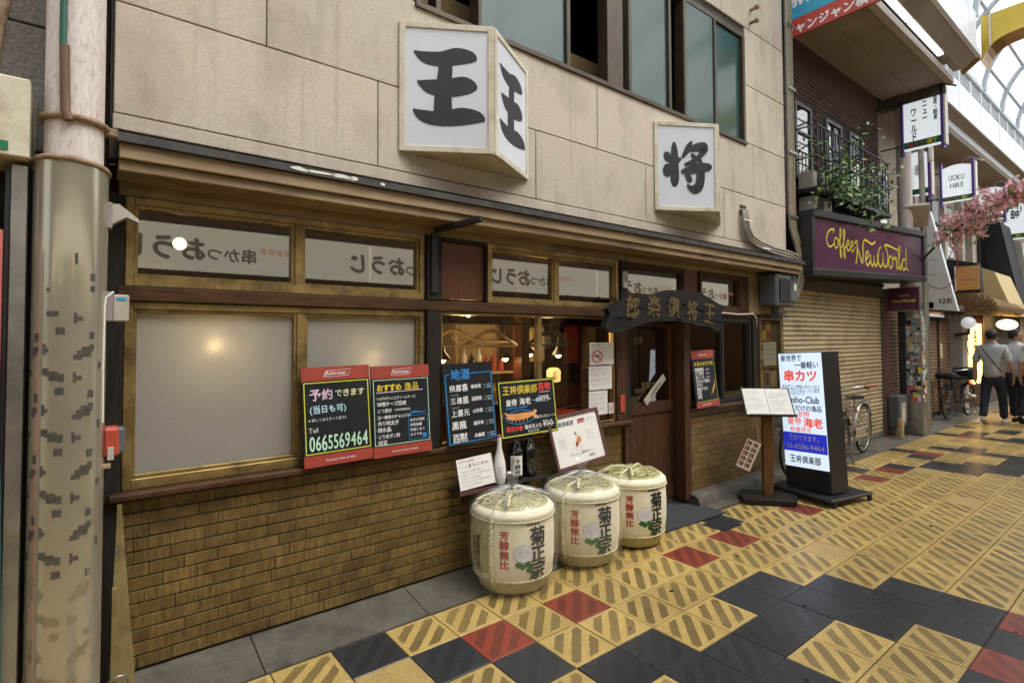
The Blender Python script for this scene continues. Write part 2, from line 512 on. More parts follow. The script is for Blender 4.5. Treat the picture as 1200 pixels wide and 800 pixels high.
MT['litblack'] = mat('sign_print_black', (.02, .02, .03), .4)
MT['litred'] = glow('sign_print_red', (.75, .10, .07), .35)
MT['litblue'] = mat('sign_print_blue', (.03, .05, .22), .4)
MT['warmglow'] = glow('lit_shop_window', (1, .60, .2), 1.5)
MT['warmglow2'] = glow('lit_awning_lamp', (1, .74, .35), 1.6)
MT['redglow'] = glow('tail_light', (1, .05, .03), 2.0)
MT['orangeboard'] = mat('orange_board', (.66, .28, .07), .5, c2=(.6, .33, .12), scale=3)
MT['banner'] = glow('lit_banner', (.95, .90, .76), .50)
MT['bannerink'] = glow('banner_ink', (.30, .26, .18), .35)
MT['bannerred'] = glow('banner_red', (.75, .35, .25), .55)
MT['signwhite'] = glow('glowing_white_panel', (.80, .86, .90), .28)  # faint glow added to brighten the street-sign faces under the canopy
MT['tube'] = glow('fluorescent_tube', (.9, .96, 1), .9)


# ------------------------------------------------------------------ mesh helpers
class MB:
    def __init__(s):
        s.bm = bmesh.new()
        s.uv = s.bm.loops.layers.uv.new('UVMap')

    def face(s, pts, mi=0):
        f = s.bm.faces.new([s.bm.verts.new(p) for p in pts])
        f.material_index = mi
        return f

    def box(s, x0, x1, y0, y1, z0, z1, mi=0, bev=0, M=None):
        v = [s.bm.verts.new((x, y, z)) for z in (z0, z1) for y in (y0, y1) for x in (x0, x1)]
        fs = []
        for q in ((0, 2, 3, 1), (4, 5, 7, 6), (0, 1, 5, 4), (2, 6, 7, 3), (0, 4, 6, 2), (1, 3, 7, 5)):
            f = s.bm.faces.new([v[k] for k in q])
            f.material_index = mi
            fs.append(f)
        if M is not None:
            for a in v:
                a.co = M @ a.co
        if bev:
            es = list({e for f in fs for e in f.edges})
            bmesh.ops.bevel(s.bm, geom=es, offset=bev, segments=1, affect='EDGES', clamp_overlap=True)
        return s

    def prism(s, pts, axis, a, b, mi=0):
        """2-D polygon extruded along axis: 'x' -> pts are (y,z); 'y' -> (x,z); 'z' -> (x,y)"""
        def P(p, d):
            return {'x': (d, p[0], p[1]), 'y': (p[0], d, p[1]), 'z': (p[0], p[1], d)}[axis]
        A = [s.bm.verts.new(P(p, a)) for p in pts]
        B = [s.bm.verts.new(P(p, b)) for p in pts]
        n = len(pts)
        fs = [s.bm.faces.new(A), s.bm.faces.new(B[::-1])]
        for i in range(n):
            fs.append(s.bm.faces.new([A[i], B[i], B[(i + 1) % n], A[(i + 1) % n]]))
        for f in fs:
            f.material_index = mi
        return s

    def tube(s, pts, r, seg=8, mi=0, cap=True, closed=False):
        pts = [Vector(p) for p in pts]
        n = len(pts)
        rs = r if isinstance(r, (list, tuple)) else [r] * n
        rings = []
        prev = None
        for i, p in enumerate(pts):
            a = pts[(i - 1) % n] if closed else pts[max(0, i - 1)]
            b = pts[(i + 1) % n] if closed else pts[min(n - 1, i + 1)]
            d = (b - a)
            d = d.normalized() if d.length > 1e-9 else Vector((0, 0, 1))
            if prev is None:
                u = d.orthogonal().normalized()
            else:
                u = (prev - d * prev.dot(d))
                u = u.normalized() if u.length > 1e-6 else d.orthogonal().normalized()
            prev = u
            v = d.cross(u)
            rings.append([s.bm.verts.new(p + (u * math.cos(2 * PI * k / seg) + v * math.sin(2 * PI * k / seg)) * rs[i]) for k in range(seg)])
        m_ = n if closed else n - 1
        for i in range(m_):
            A, B = rings[i], rings[(i + 1) % n]
            for k in range(seg):
                f = s.bm.faces.new([A[k], A[(k + 1) % seg], B[(k + 1) % seg], B[k]])
                f.material_index = mi
                f.smooth = True
        if cap and not closed:
            for q in (rings[0][::-1], rings[-1]):
                s.bm.faces.new([s.bm.verts.new(v.co) for v in q]).material_index = mi
        return s

    def lathe(s, prof, c=(0, 0, 0), seg=32, mi=0, wob=None, cap=True):
        """profile [(r,z)...] about the vertical through c"""
        rings = []
        for j, (r, z) in enumerate(prof):
            ring = []
            for k in range(seg):
                a = 2 * PI * k / seg
                rr = r * (1 + (wob(a, z) if wob else 0))
                ring.append(s.bm.verts.new((c[0] + rr * math.cos(a), c[1] + rr * math.sin(a), c[2] + z)))
            rings.append(ring)
        for A, B in zip(rings, rings[1:]):
            for k in range(seg):
                f = s.bm.faces.new([A[k], A[(k + 1) % seg], B[(k + 1) % seg], B[k]])
                f.material_index = mi
                f.smooth = True
        if cap:
            for q in (rings[0][::-1], rings[-1]):
                s.bm.faces.new([s.bm.verts.new(v.co) for v in q]).material_index = mi
        return s

    def ball(s, c, r, seg=12, mi=0, sc=(1, 1, 1)):
        M = Matrix.Translation(c) @ Matrix.Diagonal((r * sc[0], r * sc[1], r * sc[2], 1))
        g = bmesh.ops.create_uvsphere(s.bm, u_segments=seg, v_segments=max(6, seg // 2), radius=1, matrix=M)
        for v in g['verts']:
            for f in v.link_faces:
                f.material_index = mi
                f.smooth = True
        return s

    def transform(s, M):
        for v in s.bm.verts:
            v.co = M @ v.co
        return s

    def mesh(s, name, mats):
        bmesh.ops.recalc_face_normals(s.bm, faces=s.bm.faces)
        me = bpy.data.meshes.new(name)
        s.bm.to_mesh(me)
        s.bm.free()
        for k in (mats if isinstance(mats, (list, tuple)) else [mats]):
            me.materials.append(MT[k] if isinstance(k, str) else k)
        return me

    def done(s, name, mats, parent=None, **kw):
        return link(name, s.mesh(name, mats), parent, **kw)


def link(name, me, parent=None, loc=None, label=None, kind=None):
    o = bpy.data.objects.new(name, me)
    COL.objects.link(o)
    if parent is not None:
        o.parent = parent
    if loc is not None:
        o.location = loc
    if label:
        o['label'] = label
    if kind:
        o['kind'] = kind
    return o


def thing(name, label, cat, loc=(0, 0, 0), rz=0, group=None, rx=0, ry=0):
    o = bpy.data.objects.new(name, None)
    o.empty_display_size = .1
    COL.objects.link(o)
    o.location = loc
    o.rotation_euler = (rx, ry, rz)
    return tag(o, label, cat, group)


def tag(o, label, cat, group=None):
    o['label'] = label
    o['category'] = cat
    if group:
        o['group'] = group
    return o


def struct(o):
    o['kind'] = 'structure'
    return o


def copy_tree(o, parent=None):
    c = o.copy()
    COL.objects.link(c)
    c.parent = parent
    for ch in list(o.children):
        copy_tree(ch, c)
    return c


def bx(name, m_, x0, x1, y0, y1, z0, z1, parent=None, bev=.002, **kw):
    return MB().box(x0, x1, y0, y1, z0, z1, bev=bev).done(name, m_, parent, **kw)


# ------------------------------------------------------------------ lettering
_G = {}


def glyph(ch, bold=0.0):
    bold = 0.0
    k = (ch, bold)
    if k in _G:
        return _G[k]
    cu = bpy.data.curves.new('g', 'FONT')
    cu.body = ch
    cu.resolution_u = 3
    cu.offset = bold
    o = bpy.data.objects.new('g', cu)
    COL.objects.link(o)
    bpy.context.view_layer.update()
    me = bpy.data.meshes.new_from_object(o.evaluated_get(bpy.context.evaluated_depsgraph_get()))
    vs = [(v.co.x, v.co.y) for v in me.vertices]
    fs = [tuple(p.vertices) for p in me.polygons]
    bpy.data.objects.remove(o)
    bpy.data.meshes.remove(me)
    bpy.data.curves.remove(cu)
    wide = ord(ch) > 0x2000
    if vs:
        x0, x1 = min(v[0] for v in vs), max(v[0] for v in vs)
        if wide:
            vs = [(x, y - .02) for x, y in vs]
            adv = 1.0
        else:
            vs = [(x - x0 + .04, y) for x, y in vs]
            adv = x1 - x0 + .11
    else:
        adv = .45 if not wide else 1.0
    _G[k] = (vs, fs, adv)
    return _G[k]


def twidth(body, bold=0.0, sp=1.0):
    return sum(glyph(c, bold)[2] for c in body) * sp


class TX:
    """flat print gathered in one mesh: place(u,v) in a 2-D frame mapped to 3-D by fn(u,v,layer)"""

    def __init__(s, fn=None):
        s.v = []
        s.f = []
        s.mi = []
        s.mats = []
        s.fn = fn or (lambda u, v, k: (u, -.001 - k * .0006, v))

    def m(s, key):
        if key not in s.mats:
            s.mats.append(key)
        return s.mats.index(key)

    def add(s, vs, fs, mi, layer=0):
        b = len(s.v)
        s.v += [s.fn(u, v, layer) for u, v in vs]
        s.f += [tuple(b + i for i in f) for f in fs]
        s.mi += [mi] * len(fs)

    def addb(s, vs, fs, mi, layer, b, size):
        # heavier brush: the glyph laid down again slightly shifted, each pass a hair above the last
        if b <= 0:
            return s.add(vs, fs, mi, layer)
        o_ = b * size
        for q, (dx, dy) in enumerate(((0, 0), (o_, 0), (-o_, 0), (0, o_), (0, -o_))):
            s.add([(u + dx, v + dy) for u, v in vs], fs, mi, layer + q * .12)

    def text(s, body, x, y, size, key, bold=0.0, align='l', vert=False, sp=1.0, sx=1.0, jit=0, w_=None, shear=0, rot=0, layer=0, flip=False):
        """(x,y) = left baseline (or centre); vert = written downwards"""
        mi = s.m(key)
        if w_:
            sx = w_ / (twidth(body, bold, sp) * size)
        if vert:
            cy = y
            for ch in body:
                vs, fs, adv = glyph(ch, bold)
                a = random.uniform(-jit, jit)
                ca, sa = math.cos(a), math.sin(a)
                s.addb([(x + sx * size * ((p - .5) * ca - (q - .36) * sa), cy - size * .5 + size * ((p - .5) * sa + (q - .36) * ca)) for p, q in vs], fs, mi, layer, bold, size)
                cy -= size * sp
            return
        wd = twidth(body, bold, sp) * size * sx
        cx = {'l': 0, 'c': -wd / 2, 'r': -wd}[align]
        cr, sr = math.cos(rot), math.sin(rot)
        for ch in body:
            vs, fs, adv = glyph(ch, bold)
            a = random.uniform(-jit, jit)
            k = 1 + random.uniform(-jit, jit)
            ca, sa = math.cos(a) * k, math.sin(a) * k
            out = []
            for p, q in vs:
                p2 = (p - adv / 2) * ca - (q - .36) * sa + adv / 2
                q2 = (p - adv / 2) * sa + (q - .36) * ca + .36
                uu = cx + size * sx * (p2 + shear * q2)
                vv = size * q2
                if flip:
                    uu = -uu
                out.append((x + uu * cr - vv * sr, y + uu * sr + vv * cr))
            s.addb(out, fs, mi, layer, bold, size)
            cx += adv * size * sx * sp

    def rect(s, x0, x1, y0, y1, key, layer=0):
        s.add([(x0, y0), (x1, y0), (x1, y1), (x0, y1)], [(0, 1, 2, 3)], s.m(key), layer)

    def border(s, x0, x1, y0, y1, t_, key, layer=0):
        s.rect(x0, x1, y0, y0 + t_, key, layer)
        s.rect(x0, x1, y1 - t_, y1, key, layer)
        s.rect(x0, x0 + t_, y0 + t_, y1 - t_, key, layer)
        s.rect(x1 - t_, x1, y0 + t_, y1 - t_, key, layer)

    def poly(s, pts, key, layer=0):
        s.add(pts, [tuple(range(len(pts)))], s.m(key), layer)

    def stroke(s, pts, key, layer=0, n=6):
        """brush stroke: [(x,y,width)...] smoothed to a ribbon"""
        P = []
        for i in range(len(pts) - 1):
            p0, p1, p2, p3 = pts[max(0, i - 1)], pts[i], pts[i + 1], pts[min(len(pts) - 1, i + 2)]
            for k in range(n + (i == len(pts) - 2)):
                t_ = k / n
                P.append([.5 * ((2 * p1[j]) + (-p0[j] + p2[j]) * t_ + (2 * p0[j] - 5 * p1[j] + 4 * p2[j] - p3[j]) * t_ ** 2 + (-p0[j] + 3 * p1[j] - 3 * p2[j] + p3[j]) * t_ ** 3) for j in range(3)])
        A, B = [], []
        for i, p in enumerate(P):
            a, b = P[max(0, i - 1)], P[min(len(P) - 1, i + 1)]
            dx, dy = b[0] - a[0], b[1] - a[1]
            l_ = math.hypot(dx, dy) or 1
            nx, ny = -dy / l_, dx / l_
            A.append((p[0] + nx * p[2] / 2, p[1] + ny * p[2] / 2))
            B.append((p[0] - nx * p[2] / 2, p[1] - ny * p[2] / 2))
        n_ = len(P)
        s.add(A + B, [(i, i + 1, n_ + i + 1, n_ + i) for i in range(n_ - 1)], s.m(key), layer)

    def line(s, x0, y0, x1, y1, w_, key, layer=0):
        s.stroke([(x0, y0, w_), (x1, y1, w_)], key, layer, n=1)

    def ring(s, cx, cy, r, t_, key, layer=0, n=28, sy=1, a0=0, a1=2 * PI):
        s.stroke([(cx + r * math.cos(a0 + (a1 - a0) * k / n), cy + sy * r * math.sin(a0 + (a1 - a0) * k / n), t_) for k in range(n + 1)], key, layer, n=1)

    def done(s, name, parent=None, kind=None):
        me = bpy.data.meshes.new(name)
        me.from_pydata(s.v, [], s.f)
        for k in s.mats:
            me.materials.append(MT[k])
        for p, mi in zip(me.polygons, s.mi):
            p.material_index = mi
        me.update()
        return link(name, me, parent, kind=kind)

# ================================================================== GROUND
gm = MB()
gm.face([(-120, -120, -.03), (160, -120, -.03), (160, 120, -.03), (-120, 120, -.03)])
struct(gm.done('ground', 'asphalt'))
gm = MB()
gm.face([(-14, -5.45, -.006), (60, -5.45, -.006), (60, .03, -.006), (-14, .03, -.006)])
struct(gm.done('street_bed', 'grout'))

TILE = .30
NEAR = {0: {-1: 'B', 10: 'B'}, 1: {0: 'B', -1: 'P', 1: 'R', 3: 'R', 7: 'R', 9: 'R', 13: 'R'},
        2: {1: 'B'}, 3: {2: 'B', 3: 'B', 6: 'B', 7: 'B'}, 4: {1: 'B', 3: 'B', 4: 'B', 5: 'B', 6: 'B', 7: 'B', 8: 'B'},
        5: {3: 'B', 4: 'B', 7: 'B', 8: 'B', 9: 'B', 5: 'Y'}, 6: {4: 'B', 8: 'B', 9: 'B'},
        7: {7: 'R', 9: 'R', 8: 'B', 5: 'B', 6: 'B'}, 8: {6: 'R', 10: 'B', 11: 'B'}, 9: {11: 'B', 12: 'R'}, 11: {3: 'R', 4: 'B'}, 13: {8: 'B', 9: 'R'}}
FAR = {0: {20: 'B', 26: 'B', 33: 'B', 37: 'B'}, 1: {19: 'R', 21: 'R', 22: 'B', 25: 'B', 26: 'R', 28: 'B', 33: 'R', 34: 'B', 35: 'B'},
       2: {23: 'B', 24: 'B', 29: 'B', 28: 'B', 33: 'B', 36: 'B', 37: 'B'}, 3: {23: 'B', 24: 'B', 25: 'B', 28: 'B', 33: 'B', 34: 'B'},
       4: {25: 'B', 26: 'B', 27: 'B', 28: 'B', 24: 'B'}, 5: {25: 'B', 26: 'B', 27: 'B', 33: 'R'}, 6: {27: 'B', 28: 'B'}}


def tcol(i, j):
    if -2 <= i < 18:
        return NEAR.get(j, {}).get(i, 'Y')
    if 18 <= i < 40:
        return FAR.get(j, {}).get(i, 'Y')
    return NEAR.get(j, {}).get((i + 5) % 21, 'Y')


def tile_geo(mb, x0, y1, mi=0, bottom=False, dz=0, rot=0):
    """one tile, top at z=0, with a chamfered rim and a 0..1 UV on the top face"""
    g, c = .0030, .0022
    xa, xb, ya, yb = x0 + g, x0 + TILE - g, y1 - TILE + g, y1 - g
    lo = [mb.bm.verts.new(p) for p in ((xa, ya, -.02), (xb, ya, -.02), (xb, yb, -.02), (xa, yb, -.02))]
    md = [mb.bm.verts.new(p) for p in ((xa, ya, dz - c), (xb, ya, dz - c), (xb, yb, dz - c), (xa, yb, dz - c))]
    hi = [mb.bm.verts.new(p) for p in ((xa + c, ya + c, dz), (xb - c, ya + c, dz), (xb - c, yb - c, dz), (xa + c, yb - c, dz))]
    f = mb.bm.faces.new(hi)
    for l_, uv in zip(f.loops, ((0, 0), (1, 0), (1, 1), (0, 1))):
        l_[mb.uv].uv = uv
    f.material_index = mi
    for A, B in ((lo, md), (md, hi)):
        for k in range(4):
            q = mb.bm.faces.new([A[k], A[(k + 1) % 4], B[(k + 1) % 4], B[k]])
            q.material_index = mi
            if A is md:
                for l_ in q.loops:
                    l_[mb.uv].uv = (.01, .01)


def project(p):
    d = Vector(p) - Vector((-1.3291, -2.8517, 1.6224))
    z = d.dot(fw)
    if z < .2:
        return None
    return 600 + 634.66 * d.dot(rt) / z, 400 - 21.27 - 634.66 * d.dot(up) / z, z


cand = []
for j in range(18):
    for i in range(-46, 190):
        q = [project((i * TILE + a, -j * TILE - b, 0)) for a in (0, TILE) for b in (0, TILE)]
        if any(k is None for k in q):
            continue
        if not (-20 < (q[0][0] + q[3][0]) / 2 < 1220 and (q[0][1] + q[3][1]) / 2 < 815):
            continue
        cand.append((1 / q[0][2] ** 3, i, j))
cand.sort(reverse=True)
single = {(i, j) for _, i, j in cand[:296]}
KEY = {'Y': 't_yel', 'P': 't_pla', 'B': 't_blk', 'R': 't_red'}
pav = thing('tiled_pavement', 'yellow, black and red patterned floor tiles of the covered shopping street', 'pavement')
pav['kind'] = 'structure'
tm = {}
for k, v in KEY.items():
    mb = MB()
    tile_geo(mb, 0, 0)
    tm[k] = mb.mesh('floor_tile_' + v, v)
rest = MB()
rng = random.Random(3)
for j in range(18):
    for i in range(-46, 195):
        c = tcol(i, j)
        if c == 'Y' and rng.random() < .02:
            c = 'P'
        if (i, j) in single:
            o = link('floor_tile', tm[c], pav, (i * TILE, -j * TILE, rng.uniform(-.0012, .0012)))
        else:
            tile_geo(rest, i * TILE, -j * TILE, 'YPBR'.index(c), dz=rng.uniform(-.001, .001))
rest.done('distant_floor_tiles', ['t_yfar', 't_pla', 't_blk', 't_red'], pav, kind='stuff')

# concrete apron between tiles and shop wall, cast in lengths
apr = thing('concrete_apron', 'worn grey concrete strip between shop wall and patterned tiles', 'kerb')
apr['kind'] = 'structure'
xs = [-2.6, -.62, .28, .74, 1.75, 2.42]
for a, b in zip(xs, xs[1:]):
    mb = MB()
    mb.prism([(.002, -.02), (.002, .008), (.05, .014), (.20, .036), (.40, .066), (.40, -.02)], 'x', a + .003, b - .003)
    mb.done('slab', 'concrete', apr)
mb = MB().prism([(.002, -.02), (.002, .004), (.20, .012), (.60, .035), (.60, -.02)], 'x', 2.423, 3.30)
mb.done('slab', 'concrete', apr)
for a, b in ((3.30, 4.35), (4.356, 5.45)):
    mb = MB().prism([(.03, -.02), (.03, .004), (.14, .010), (.155, .06), (.175, .098), (.21, .112), (.42, .115), (.42, -.02)], 'x', a, b)
    mb.done('kerb_block', 'concrete', apr)
for a, b in ((5.456, 7.0), (7.006, 9.2), (9.206, 12), (12.006, 16), (16.006, 24), (24.006, 58)):
    MB().prism([(.002, -.02), (.002, .004), (.9, .05), (.9, -.02)], 'x', a, b).done('slab', 'concrete', apr)
for a, b in ((-14, -2.6),):
    MB().prism([(.002, -.02), (.002, .006), (.4, .05), (.4, -.02)], 'x', a, b).done('slab', 'concrete', apr)

rng = random.Random(77)
gs = MB()
for k in range(90):
    x, y, r_ = rng.uniform(-.5, 11), -abs(rng.gauss(0, 1.3)) - .05, rng.uniform(.006, .017)
    n = 9
    gs.face([(x + r_ * rng.uniform(.7, 1.2) * math.cos(2 * PI * q / n) * 1.3, y + r_ * rng.uniform(.7, 1.2) * math.sin(2 * PI * q / n), .0022) for q in range(n)])
gs.done('gum_spots', 'blackm', kind='stuff')

# ================================================================== RESTAURANT BUILDING
RB = thing('restaurant_building', 'two storey restaurant with beige cement panels above dark timber shop windows', 'building')
W = .22
core = MB()
core.box(-1.26, 5.30, W + .02, .50, 2.47, 3.80)
core.box(-1.26, .30, W + .02, .50, 3.80, 5.04)
core.box(4.40, 5.30, W + .02, .50, 3.80, 5.04)
core.box(-1.26, 5.30, W + .02, .50, 5.04, 7.0)
core.box(5.30 - .2, 5.30, .50, 8.0, -.02, 7.0)
core.box(-1.30, -1.262, .30, 8.0, -.02, 7.0)
core.box(-1.26, 5.10, 7.8, 8.0, -.02, 7.0)
core.box(-1.26, 5.30, .50, 8.0, 6.9, 7.02)
core.done('wall_core', 'joint', RB)
rows = [(2.68, 3.20, [-1.25, .05, 1.32, 2.63, 3.93, 5.30]), (3.206, 3.797, [-1.25, -.59, .70, 2.0, 3.30, 4.55, 5.30]),
        (3.803, 4.45, [-1.25, .05, .296]), (4.456, 5.10, [-1.25, -.59, .296]), (5.106, 5.75, [-1.25, .05, 1.32, 2.63, 3.93, 5.30]),
        (5.756, 6.40, [-1.25, -.59, .70, 2.0, 3.30, 4.55, 5.30]), (6.406, 7.0, [-1.25, .05, 1.32, 2.63, 3.93, 5.30]),
        (3.803, 4.45, [4.404, 5.30]), (4.456, 5.10, [4.404, 5.30])]
for z0, z1, xx in rows:
    for a, b in zip(xx, xx[1:]):
        bx('wall_panel', 'cement', a + .003, b - .003, W, W + .03, z0, z1, RB, bev=.004)
bx('wall_panel', 'cement', -1.25, 5.30, W - .006, W + .03, 2.60, 2.672, RB, bev=.004)
bx('corner_strip', 'mauve', 5.302, 5.40, W + .06, .5, 2.5, 6.9, RB)
# eave
MB().prism([(W + .02, 2.60), (W + .02, 2.50), (.045, 2.50), (.045, 2.525)], 'x', -1.23, 5.35).done('eave_top', 'drip', RB)
MB().prism([(.03, 2.494), (.03, 2.532), (.05, 2.532), (.05, 2.494)], 'x', -1.24, 5.36).done('drip_flashing', 'drip', RB)
bx('fascia_board', 'eave', -1.23, 5.34, .052, .075, 2.425, 2.492, RB, bev=.004)
bx('fascia_batten', 'eave', -1.23, 5.34, .075, .115, 2.375, 2.424, RB, bev=.004)
bx('soffit_board', 'eave', -1.23, 5.34, .117, .318, 2.385, 2.40, RB, bev=.002)
xs = [-1.22, .55, 2.1, 3.62, 4.72]
for a, b in zip(xs, xs[1:]):
    bx('header_board', 'beige', a + .0015, b - .0015, .318, .345, 2.318, 2.384, RB, bev=.002)
bx('header_board', 'beige', 4.722, 5.10, .318, .345, 1.90, 2.384, RB, bev=.002)
bx('side_board', 'beige', 4.60, 4.720, .322, .345, 1.905, 2.316, RB, bev=.002)
mb = MB()
rng = random.Random(2)
for x, w_ in ((-.52, .10), (-.44, .16), (-.30, .12), (-.20, .05), (-.02, .03)):
    n = 8
    mb.face([(x + w_ * .5 * (1 + math.cos(2 * PI * q / n) * rng.uniform(.8, 1.1)), .028, 2.514 + .012 * math.sin(2 * PI * q / n) * rng.uniform(.5, 1.2)) for q in range(n)])
mb.done('flaking_paint', 'white', RB, kind='stuff')
# horizontal beam between the window rows, sill, posts
bx('timber_beam', 'wood', -1.22, 2.46, .285, .36, 1.812, 1.882, RB, bev=.006)
bx('timber_beam', 'wood', 3.34, 4.72, .295, .36, 1.852, 1.902, RB, bev=.005)
bx('window_sill', 'wood', -1.24, 2.44, .235, .36, .882, .912, RB, bev=.005)
bx('sill_apron', 'woodv', -1.22, 2.44, .262, .318, .868, .881, RB, bev=.002)
bx('window_sill', 'wood', 3.345, 4.72, .235, .36, .905, .935, RB, bev=.005)
bx('post', 'blackwood', -1.26, -1.195, .29, .37, .06, 2.315, RB, bev=.004)
bx('post', 'blackwood', .425, .532, .275, .37, .913, 1.811, RB, bev=.004)
bx('post', 'blackwood', .425, .532, .278, .37, 1.883, 2.316, RB, bev=.004)
bx('post', 'woodv', 2.29, 2.42, .285, .37, .913, 1.811, RB, bev=.004)
bx('post', 'woodv', 2.375, 2.44, .27, .50, .04, .880, RB, bev=.004)
bx('post', 'woodv', 3.245, 3.345, .262, .382, .06, 1.90, RB, bev=.005)
bx('post', 'blackwood', 4.605, 4.722, .285, .37, .936, 1.851, RB, bev=.004)
bx('wood_panel', 'redwood', .545, .925, .335, .35, 1.90, 2.30, RB, bev=.002)
pf = MB()
pf.box(.534, .548, .30, .36, 1.884, 2.316)
pf.box(.915, .929, .30, .36, 1.884, 2.316)
pf.box(.548, .915, .30, .36, 2.29, 2.316)
pf.done('panel_frame', 'blackwood', RB)


def window(x0, x1, z0, z1, splits, fm, gm_, name='window', fr=.035, yf=.305, yb=.36, rail=.03, mull=.045, ypane=.345, pane_rail=True):
    """window part > pane sub-parts; splits = x centres of mullions"""
    mb = MB()
    mb.box(x0, x0 + fr, yf, yb, z0, z1, bev=.003)
    mb.box(x1 - fr, x1, yf, yb, z0, z1, bev=.003)
    mb.box(x0 + fr, x1 - fr, yf, yb, z1 - fr, z1, bev=.003)
    mb.box(x0 + fr, x1 - fr, yf, yb, z0, z0 + rail, bev=.003)
    edges = [x0 + fr]
    for s_ in splits:
        mb.box(s_ - mull / 2, s_ + mull / 2, yf + .006, yb, z0 + rail, z1 - fr, bev=.003)
        edges += [s_ - mull / 2, s_ + mull / 2]
    edges.append(x1 - fr)
    if pane_rail:
        for a, b in zip(edges[::2], edges[1::2]):
            for q in ((a, a + .016, z0 + rail, z1 - fr), (b - .016, b, z0 + rail, z1 - fr), (a + .016, b - .016, z0 + rail, z0 + rail + .018), (a + .016, b - .016, z1 - fr - .018, z1 - fr)):
                mb.box(q[0], q[1], yf + .014, yb, q[2], q[3], bev=.002)
    wdw = mb.done(name, fm, RB)
    for a, b in zip(edges[::2], edges[1::2]):
        bx('pane', gm_, a + .004, b - .004, ypane, ypane + .004, z0 + rail + .004, z1 - fr - .004, wdw, bev=0)
    return wdw


window(-1.19, .42, 1.885, 2.316, [-.385], 'brass', 'glassT', rail=.045)
window(-1.19, .42, .914, 1.810, [-.37], 'brass', 'frost', rail=.05)
window(.932, 2.345, 1.885, 2.316, [1.605], 'brass', 'glassT', rail=.03)
window(.535, 2.288, .914, 1.810, [1.43], 'brass', 'glass', fr=.018, rail=.012, pane_rail=False)
window(2.44, 3.34, 1.99, 2.316, [], 'wood', 'glassT', rail=.03)
window(3.60, 4.40, 1.905, 2.316, [], 'wood', 'glassT', rail=.05)
bx('wood_panel', 'redwood', 3.345, 3.598, .33, .36, 1.905, 2.316, RB)
bx('wood_panel', 'woodv', 4.402, 4.598, .33, .36, 1.905, 2.316, RB)
bx('wood_panel', 'wood', 2.44, 3.34, .32, .36, 1.84, 1.988, RB)
window(3.35, 4.60, .938, 1.850, [4.02], 'blackwood', 'glassdoor', fr=.05, rail=.04)
bx('door_post', 'blackwood', 2.36, 2.438, .29, .36, 1.883, 2.316, RB)
hp = bx('hatch_plate', 'lightgrey', 2.372, 2.432, .272, .288, 2.07, 2.22, RB)
bx('slot', 'black', 2.396, 2.408, .268, .273, 2.12, 2.18, hp)
PANE_A = 2.9   # door pane turned slightly to bring the lit sign's reflection into the glass
# entrance door, set back
dr = MB()
dr.box(2.49, 2.58, .47, .52, .08, 1.84)
dr.box(3.24, 3.33, .47, .52, .08, 1.84)
dr.box(2.58, 3.24, .47, .52, 1.74, 1.84)
dr.box(2.58, 3.24, .47, .52, .92, 1.02)
dr.box(2.58, 3.24, .47, .52, .08, .20)
door = dr.done('door', 'woodv', RB)
bx('panel', 'woodv', 2.58, 3.24, .486, .505, .20, .92, door, bev=.002)
dp_ = bx('pane', 'glassdoor', -.325, .325, -.0025, .0025, 1.022, 1.738, door, bev=0)
dp_.location = (2.91, .494, 0)
dp_.rotation_euler = (0, 0, R(PANE_A))
door.location = (0, -.08, 0)
bx('handle', 'brass', 2.52, 2.54, .45, .468, .95, 1.12, door)
bx('muntin', 'redwood', 3.205, 3.22, .482, .498, 1.02, 1.74, door, bev=0)
t = TX(lambda u, v, k: (u, .4790 - k * .0004, v))
t.text('営業中', 2.86, 1.16, .07, 'goldp', .02, 'c')
t.text('王将', 2.72, 1.58, .07, 'goldp', .02, 'c')
t.text('倶楽部', 2.74, 1.12, .05, 'goldp', .01, 'c')
t.done('lettering', door)
bx('jamb', 'blackwood', 2.425, 2.487, .30, .52, .05, 1.84, RB)
bx('jamb', 'woodv', 3.335, 3.345, .501, .54, .08, 1.84, RB)
bx('lintel', 'woodv', 2.425, 3.234, .365, .52, 1.842, 1.988, RB)
bx('door_step', 'concrete', 2.43, 3.232, .40, .56, .012, .075, RB, bev=.01)
# interior shell
im = MB()
im.box(-1.25, 5.10, 3.6, 3.7, .02, 2.46)
im.box(5.02, 5.09, .37, 3.6, .02, 2.46)
im.box(-1.255, -1.20, .38, 3.6, .02, 2.46)
im.done('interior_wall', 'interior', RB)
bx('interior_floor', 'interior', -1.2, 5.0, .56, 3.6, .0, .08, RB)
bx('interior_ceiling', 'interior', -1.2, 5.0, .36, 3.6, 2.40, 2.46, RB)
for a, b, k, z0, z1 in ((1.1, 1.5, 'interior3', .9, 1.75), (1.75, 2.2, 'interior2', .6, 2.1), (2.6, 3.3, 'interior2', .9, 2.2), (3.6, 4.3, 'interior2', .3, 2.1), (4.5, 4.9, 'redwood', .3, 2.2), (.9, 1.06, 'redwood', .1, 2.4)):
    bx('interior_panel', k, a, b, 3.54, 3.598, z0, z1, RB)
bx('counter', 'redwood', .7, 4.4, 2.3, 2.9, .08, 1.0, RB)
bx('shelf', 'wood', .65, 2.3, 2.6, 2.8, 1.50, 1.53, RB)
bx('interior_pillar', 'redwood', 2.13, 2.24, 1.4, 1.52, .08, 2.40, RB)
bx('interior_pillar', 'wood', 1.18, 1.28, 1.9, 2.0, .08, 2.40, RB)
bx('coat_rail', 'wood', .56, 2.25, .44, .46, 1.735, 1.755, RB)
t = TX(lambda u, v, k: (u, 2.297 - k * .002, v))
t.text('王将', 2.55, 1.12, .16, 'goldp', .02, 'c', vert=True)
t.text('名物串カツ', 3.5, .55, .12, 'goldp', .02, 'c')
t.done('lettering', RB)
